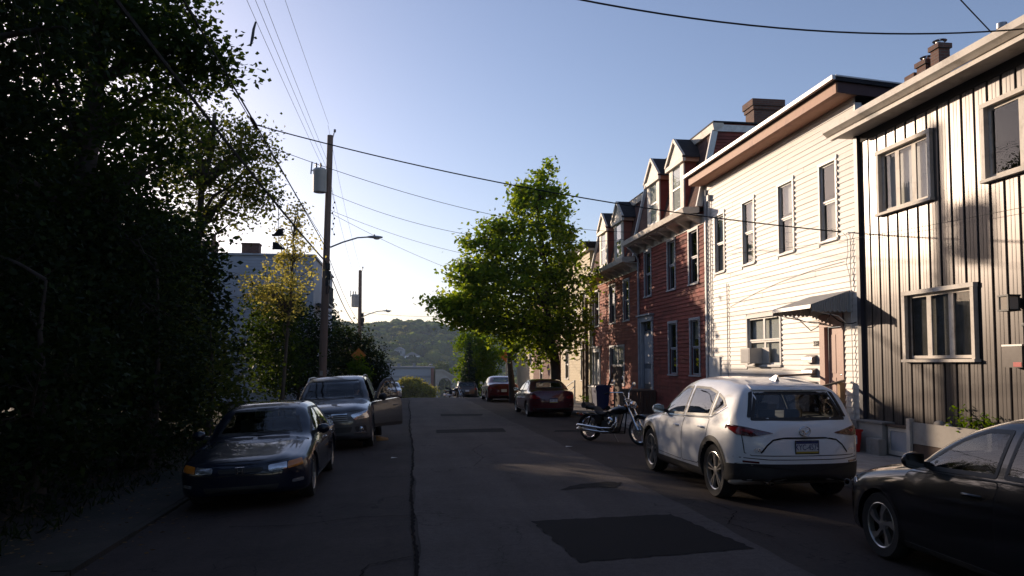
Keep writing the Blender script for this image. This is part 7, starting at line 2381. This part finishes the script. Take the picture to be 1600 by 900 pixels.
# stone arch viaduct to its right
br = thing('arch_bridge', 'pale stone arch bridge beside the grey valley building', 'bridge', (17, 300, zg(17, 300)))
B = Builder(br)
n = 20
def arch_wall(x0, x1, y0, y1, zb, zt, xc, r, spring):
    """wall in the X-Z plane with a round arch through it"""
    mb = MB()
    pts = [(xc + r * math.cos(a), spring + r * math.sin(a)) for a in np.linspace(math.pi, 0, n + 1)]
    for y in (y0, y1):
        for (a, b) in zip(pts, pts[1:]):
            mb.add([(a[0], y, a[1]), (b[0], y, b[1]), (b[0], y, zt), (a[0], y, zt)], [(0, 1, 2, 3)])
        mb.add([(x0, y, zb), (xc - r, y, zb), (xc - r, y, zt), (x0, y, zt)], [(0, 1, 2, 3)])
        mb.add([(xc + r, y, zb), (x1, y, zb), (x1, y, zt), (xc + r, y, zt)], [(0, 1, 2, 3)])
    P = [(xc - r, zb)] + pts + [(xc + r, zb)]
    mb.grid([[(p[0], y0, p[1]) for p in P], [(p[0], y1, p[1]) for p in P]])
    mb.add([(x0, y0, zt), (x1, y0, zt), (x1, y1, zt), (x0, y1, zt)], [(0, 1, 2, 3)])
    mb.v = [(a, b, c - (max(0, a - 13.5) * .55 if c > -4 else 0)) for a, b, c in mb.v]   # the deck ramps down
    return mb
B.part('arch', arch_wall(10.6, 40, 296, 306, zg(17, 300) - 3, -1.2, 14.2, 2.6, -6.2), 'bridge_stone')
B.part('arch_ring', MB().tube([(14.2 + 2.65 * math.cos(a), 295.9, -6.2 + 2.65 * math.sin(a)) for a in np.linspace(math.pi, 0, 17)], .35, 6), 'bridge_stone', smooth=60)
B.part('parapet', MB().box(10.6, 13.5, 295.6, 296.2, -1.2, -.4).bar((13.5, 295.9, -.8), (28, 295.9, -8.8), .6, .8), 'bridge_stone')
# yellowish bush just over the crest
tree('bush', 'yellow green bush just beyond the crest of the road', 'bush', (1.0, 150, zg(1, 150)), trunk_line((1.0, 150, zg(1, 150)), (1.0, 150, -2.5), .2, .05, 6, .1, 3),
     [(.9, 150, -3.3, 3.1, 2.4, 2.4, 170), (3.6, 151, -3.9, 1.6, 1.5, 1.6, 60), (-1.8, 151, -3.7, 1.8, 1.5, 1.8, 60)], 44, .42, .42, 'leaf_gold', n_main=12, r_limb=.05, seed=77)
tree('valley_tree', 'round tree in front of the wooded hill above the valley roof', 'tree', (16, 420, zg(16, 420)), trunk_line((16, 420, zg(16, 420)), (16, 420, -4), .5, .1, 6, .1, 3),
     [(15, 420, -5.5, 9, 7, 7, 160)], 36, 1.1, 1.3, 'leaf_far', n_main=10, r_limb=.15, seed=78)

# wooded hill: crowns too many to count, one mass
rngh = np.random.default_rng(5)
N = 4200
Yh = 560 + 520 * rngh.random(N) ** .8
Xh = (rngh.random(N) - .5) * 2 * (Yh * .36)
Zh = ground_z(Xh, Yh)
rad = rngh.uniform(4., 8., N)
K = 34
d = rngh.normal(size=(N, K, 3)); d /= np.linalg.norm(d, axis=2, keepdims=True); d[..., 2] = np.abs(d[..., 2]) * .9 - .15
cen = np.stack([Xh, Yh, Zh + rad * .75], 1)
C = cen[:, None] + d * (rad[:, None] * rngh.uniform(.7, 1.05, (N, K)))[..., None] * np.array([1, 1, .95])
C = C.reshape(-1, 3)
nrm = d.reshape(-1, 3)
sz = np.repeat(rad, K) * rngh.uniform(.36, .6, N * K)
t = np.cross(nrm, rngh.normal(size=nrm.shape)); t /= np.linalg.norm(t, axis=1, keepdims=True)
b = np.cross(nrm, t)
V = np.stack([C - t * sz[:, None] - b * sz[:, None] * .8, C + t * sz[:, None] - b * sz[:, None] * .6 - nrm * .5, C + t * sz[:, None] * .9 + b * sz[:, None] - nrm * .6, C - t * sz[:, None] * .8 + b * sz[:, None] * .9 - nrm * .5], 1)
# one colour per crown by attribute; paler crowns have sunlight painted in
me = quads_mesh('hill_wood', V, 'leaf_far')
at = me.attributes.new('crown', 'FLOAT', 'FACE')
at.data.foreach_set('value', np.repeat(rngh.random(N), K).astype(np.float32))
m, nt, bs, out = _new('leaf_hill')
an = nt.nodes.new('ShaderNodeAttribute'); an.attribute_name = 'crown'
rp = _ramp(nt, [(0, (.03, .06, .024)), (.35, (.07, .12, .03)), (.7, (.16, .21, .04)), (1, (.30, .28, .07))])
nt.links.new(an.outputs['Fac'], rp.inputs[0]); nt.links.new(rp.outputs[0], bs.inputs['Base Color'])
tl = nt.nodes.new('ShaderNodeBsdfTranslucent'); nt.links.new(rp.outputs[0], tl.inputs[0])
mxs = nt.nodes.new('ShaderNodeMixShader'); mxs.inputs[0].default_value = .6
nt.links.new(bs.outputs[0], mxs.inputs[1]); nt.links.new(tl.outputs[0], mxs.inputs[2]); nt.links.new(mxs.outputs[0], out.inputs[0])
bs.inputs['Roughness'].default_value = .8
bs.inputs['Specular IOR Level'].default_value = .1
me.materials.clear(); me.materials.append(m)
hw_ = link('hill_wood', me)
tag(hw_, 'distant wooded hillside closing the view down the street', 'wood', kind='stuff')
# houses on the hillside
for k, (px, yy, w, h, m_, lab) in enumerate(((-.010, 760, 9, 7, 'far_wall', 'pale house highest on the wooded hill'), (.006, 745, 14, 5, 'white_paint', 'wide white house below the pale one on the hill'), (.030, 700, 7, 5, 'white_paint', 'small white house on the right part of the hill'),
                                             (.048, 705, 6, 6, 'far_brick', 'small brick house on the hill near the conifer'), (-.035, 690, 7, 6, 'far_brick', 'brick house lower on the hill'), (-.022, 640, 8, 5, 'white_paint', 'white house near the foot of the hill'), (.014, 600, 12, 6, 'far_wall', 'grey house at the foot of the hill'))):
    x = px * yy
    z = zg(x, yy) + 5.5
    hh = thing('hill_house', lab, 'house', (x, yy, z), R_(-15 + k * 9), group='houses on the far hill')
    MB().box(-w / 2, w / 2, -4, 4, -8, h).build('wall', m_, hh)
    MB().prism([(-w / 2 - .4, h), (w / 2 + .4, h), (0, h + w * .28)], -4.4, 4.4, 'Y').build('roof', 'far_roof', hh)
    for q in range(3):
        MB().box(-w * .38 + q * w * .28, -w * .38 + q * w * .28 + w * .14, -4.06, -4, h * .45, h * .8).build('window', 'far_window', hh)

# the air over the valley
hz = MB().box(-700, 700, -130, 1500, -75, 90).build('haze', None)
m = bpy.data.materials.new('haze'); m.use_nodes = True; MAT['haze'] = m
nt = m.node_tree
nt.nodes.remove(nt.nodes['Principled BSDF'])
pv2 = nt.nodes.new('ShaderNodeVolumePrincipled')
pv2.inputs['Color'].default_value = (.66, .80, 1, 1)
pv2.inputs['Density'].default_value = .0002
pv2.inputs['Anisotropy'].default_value = 0.
nt.links.new(pv2.outputs[0], nt.nodes['Material Output'].inputs['Volume'])
hz.data.materials.append(m)
hz['kind'] = 'stuff'
tag(hz, 'pale evening haze over the valley', 'haze')
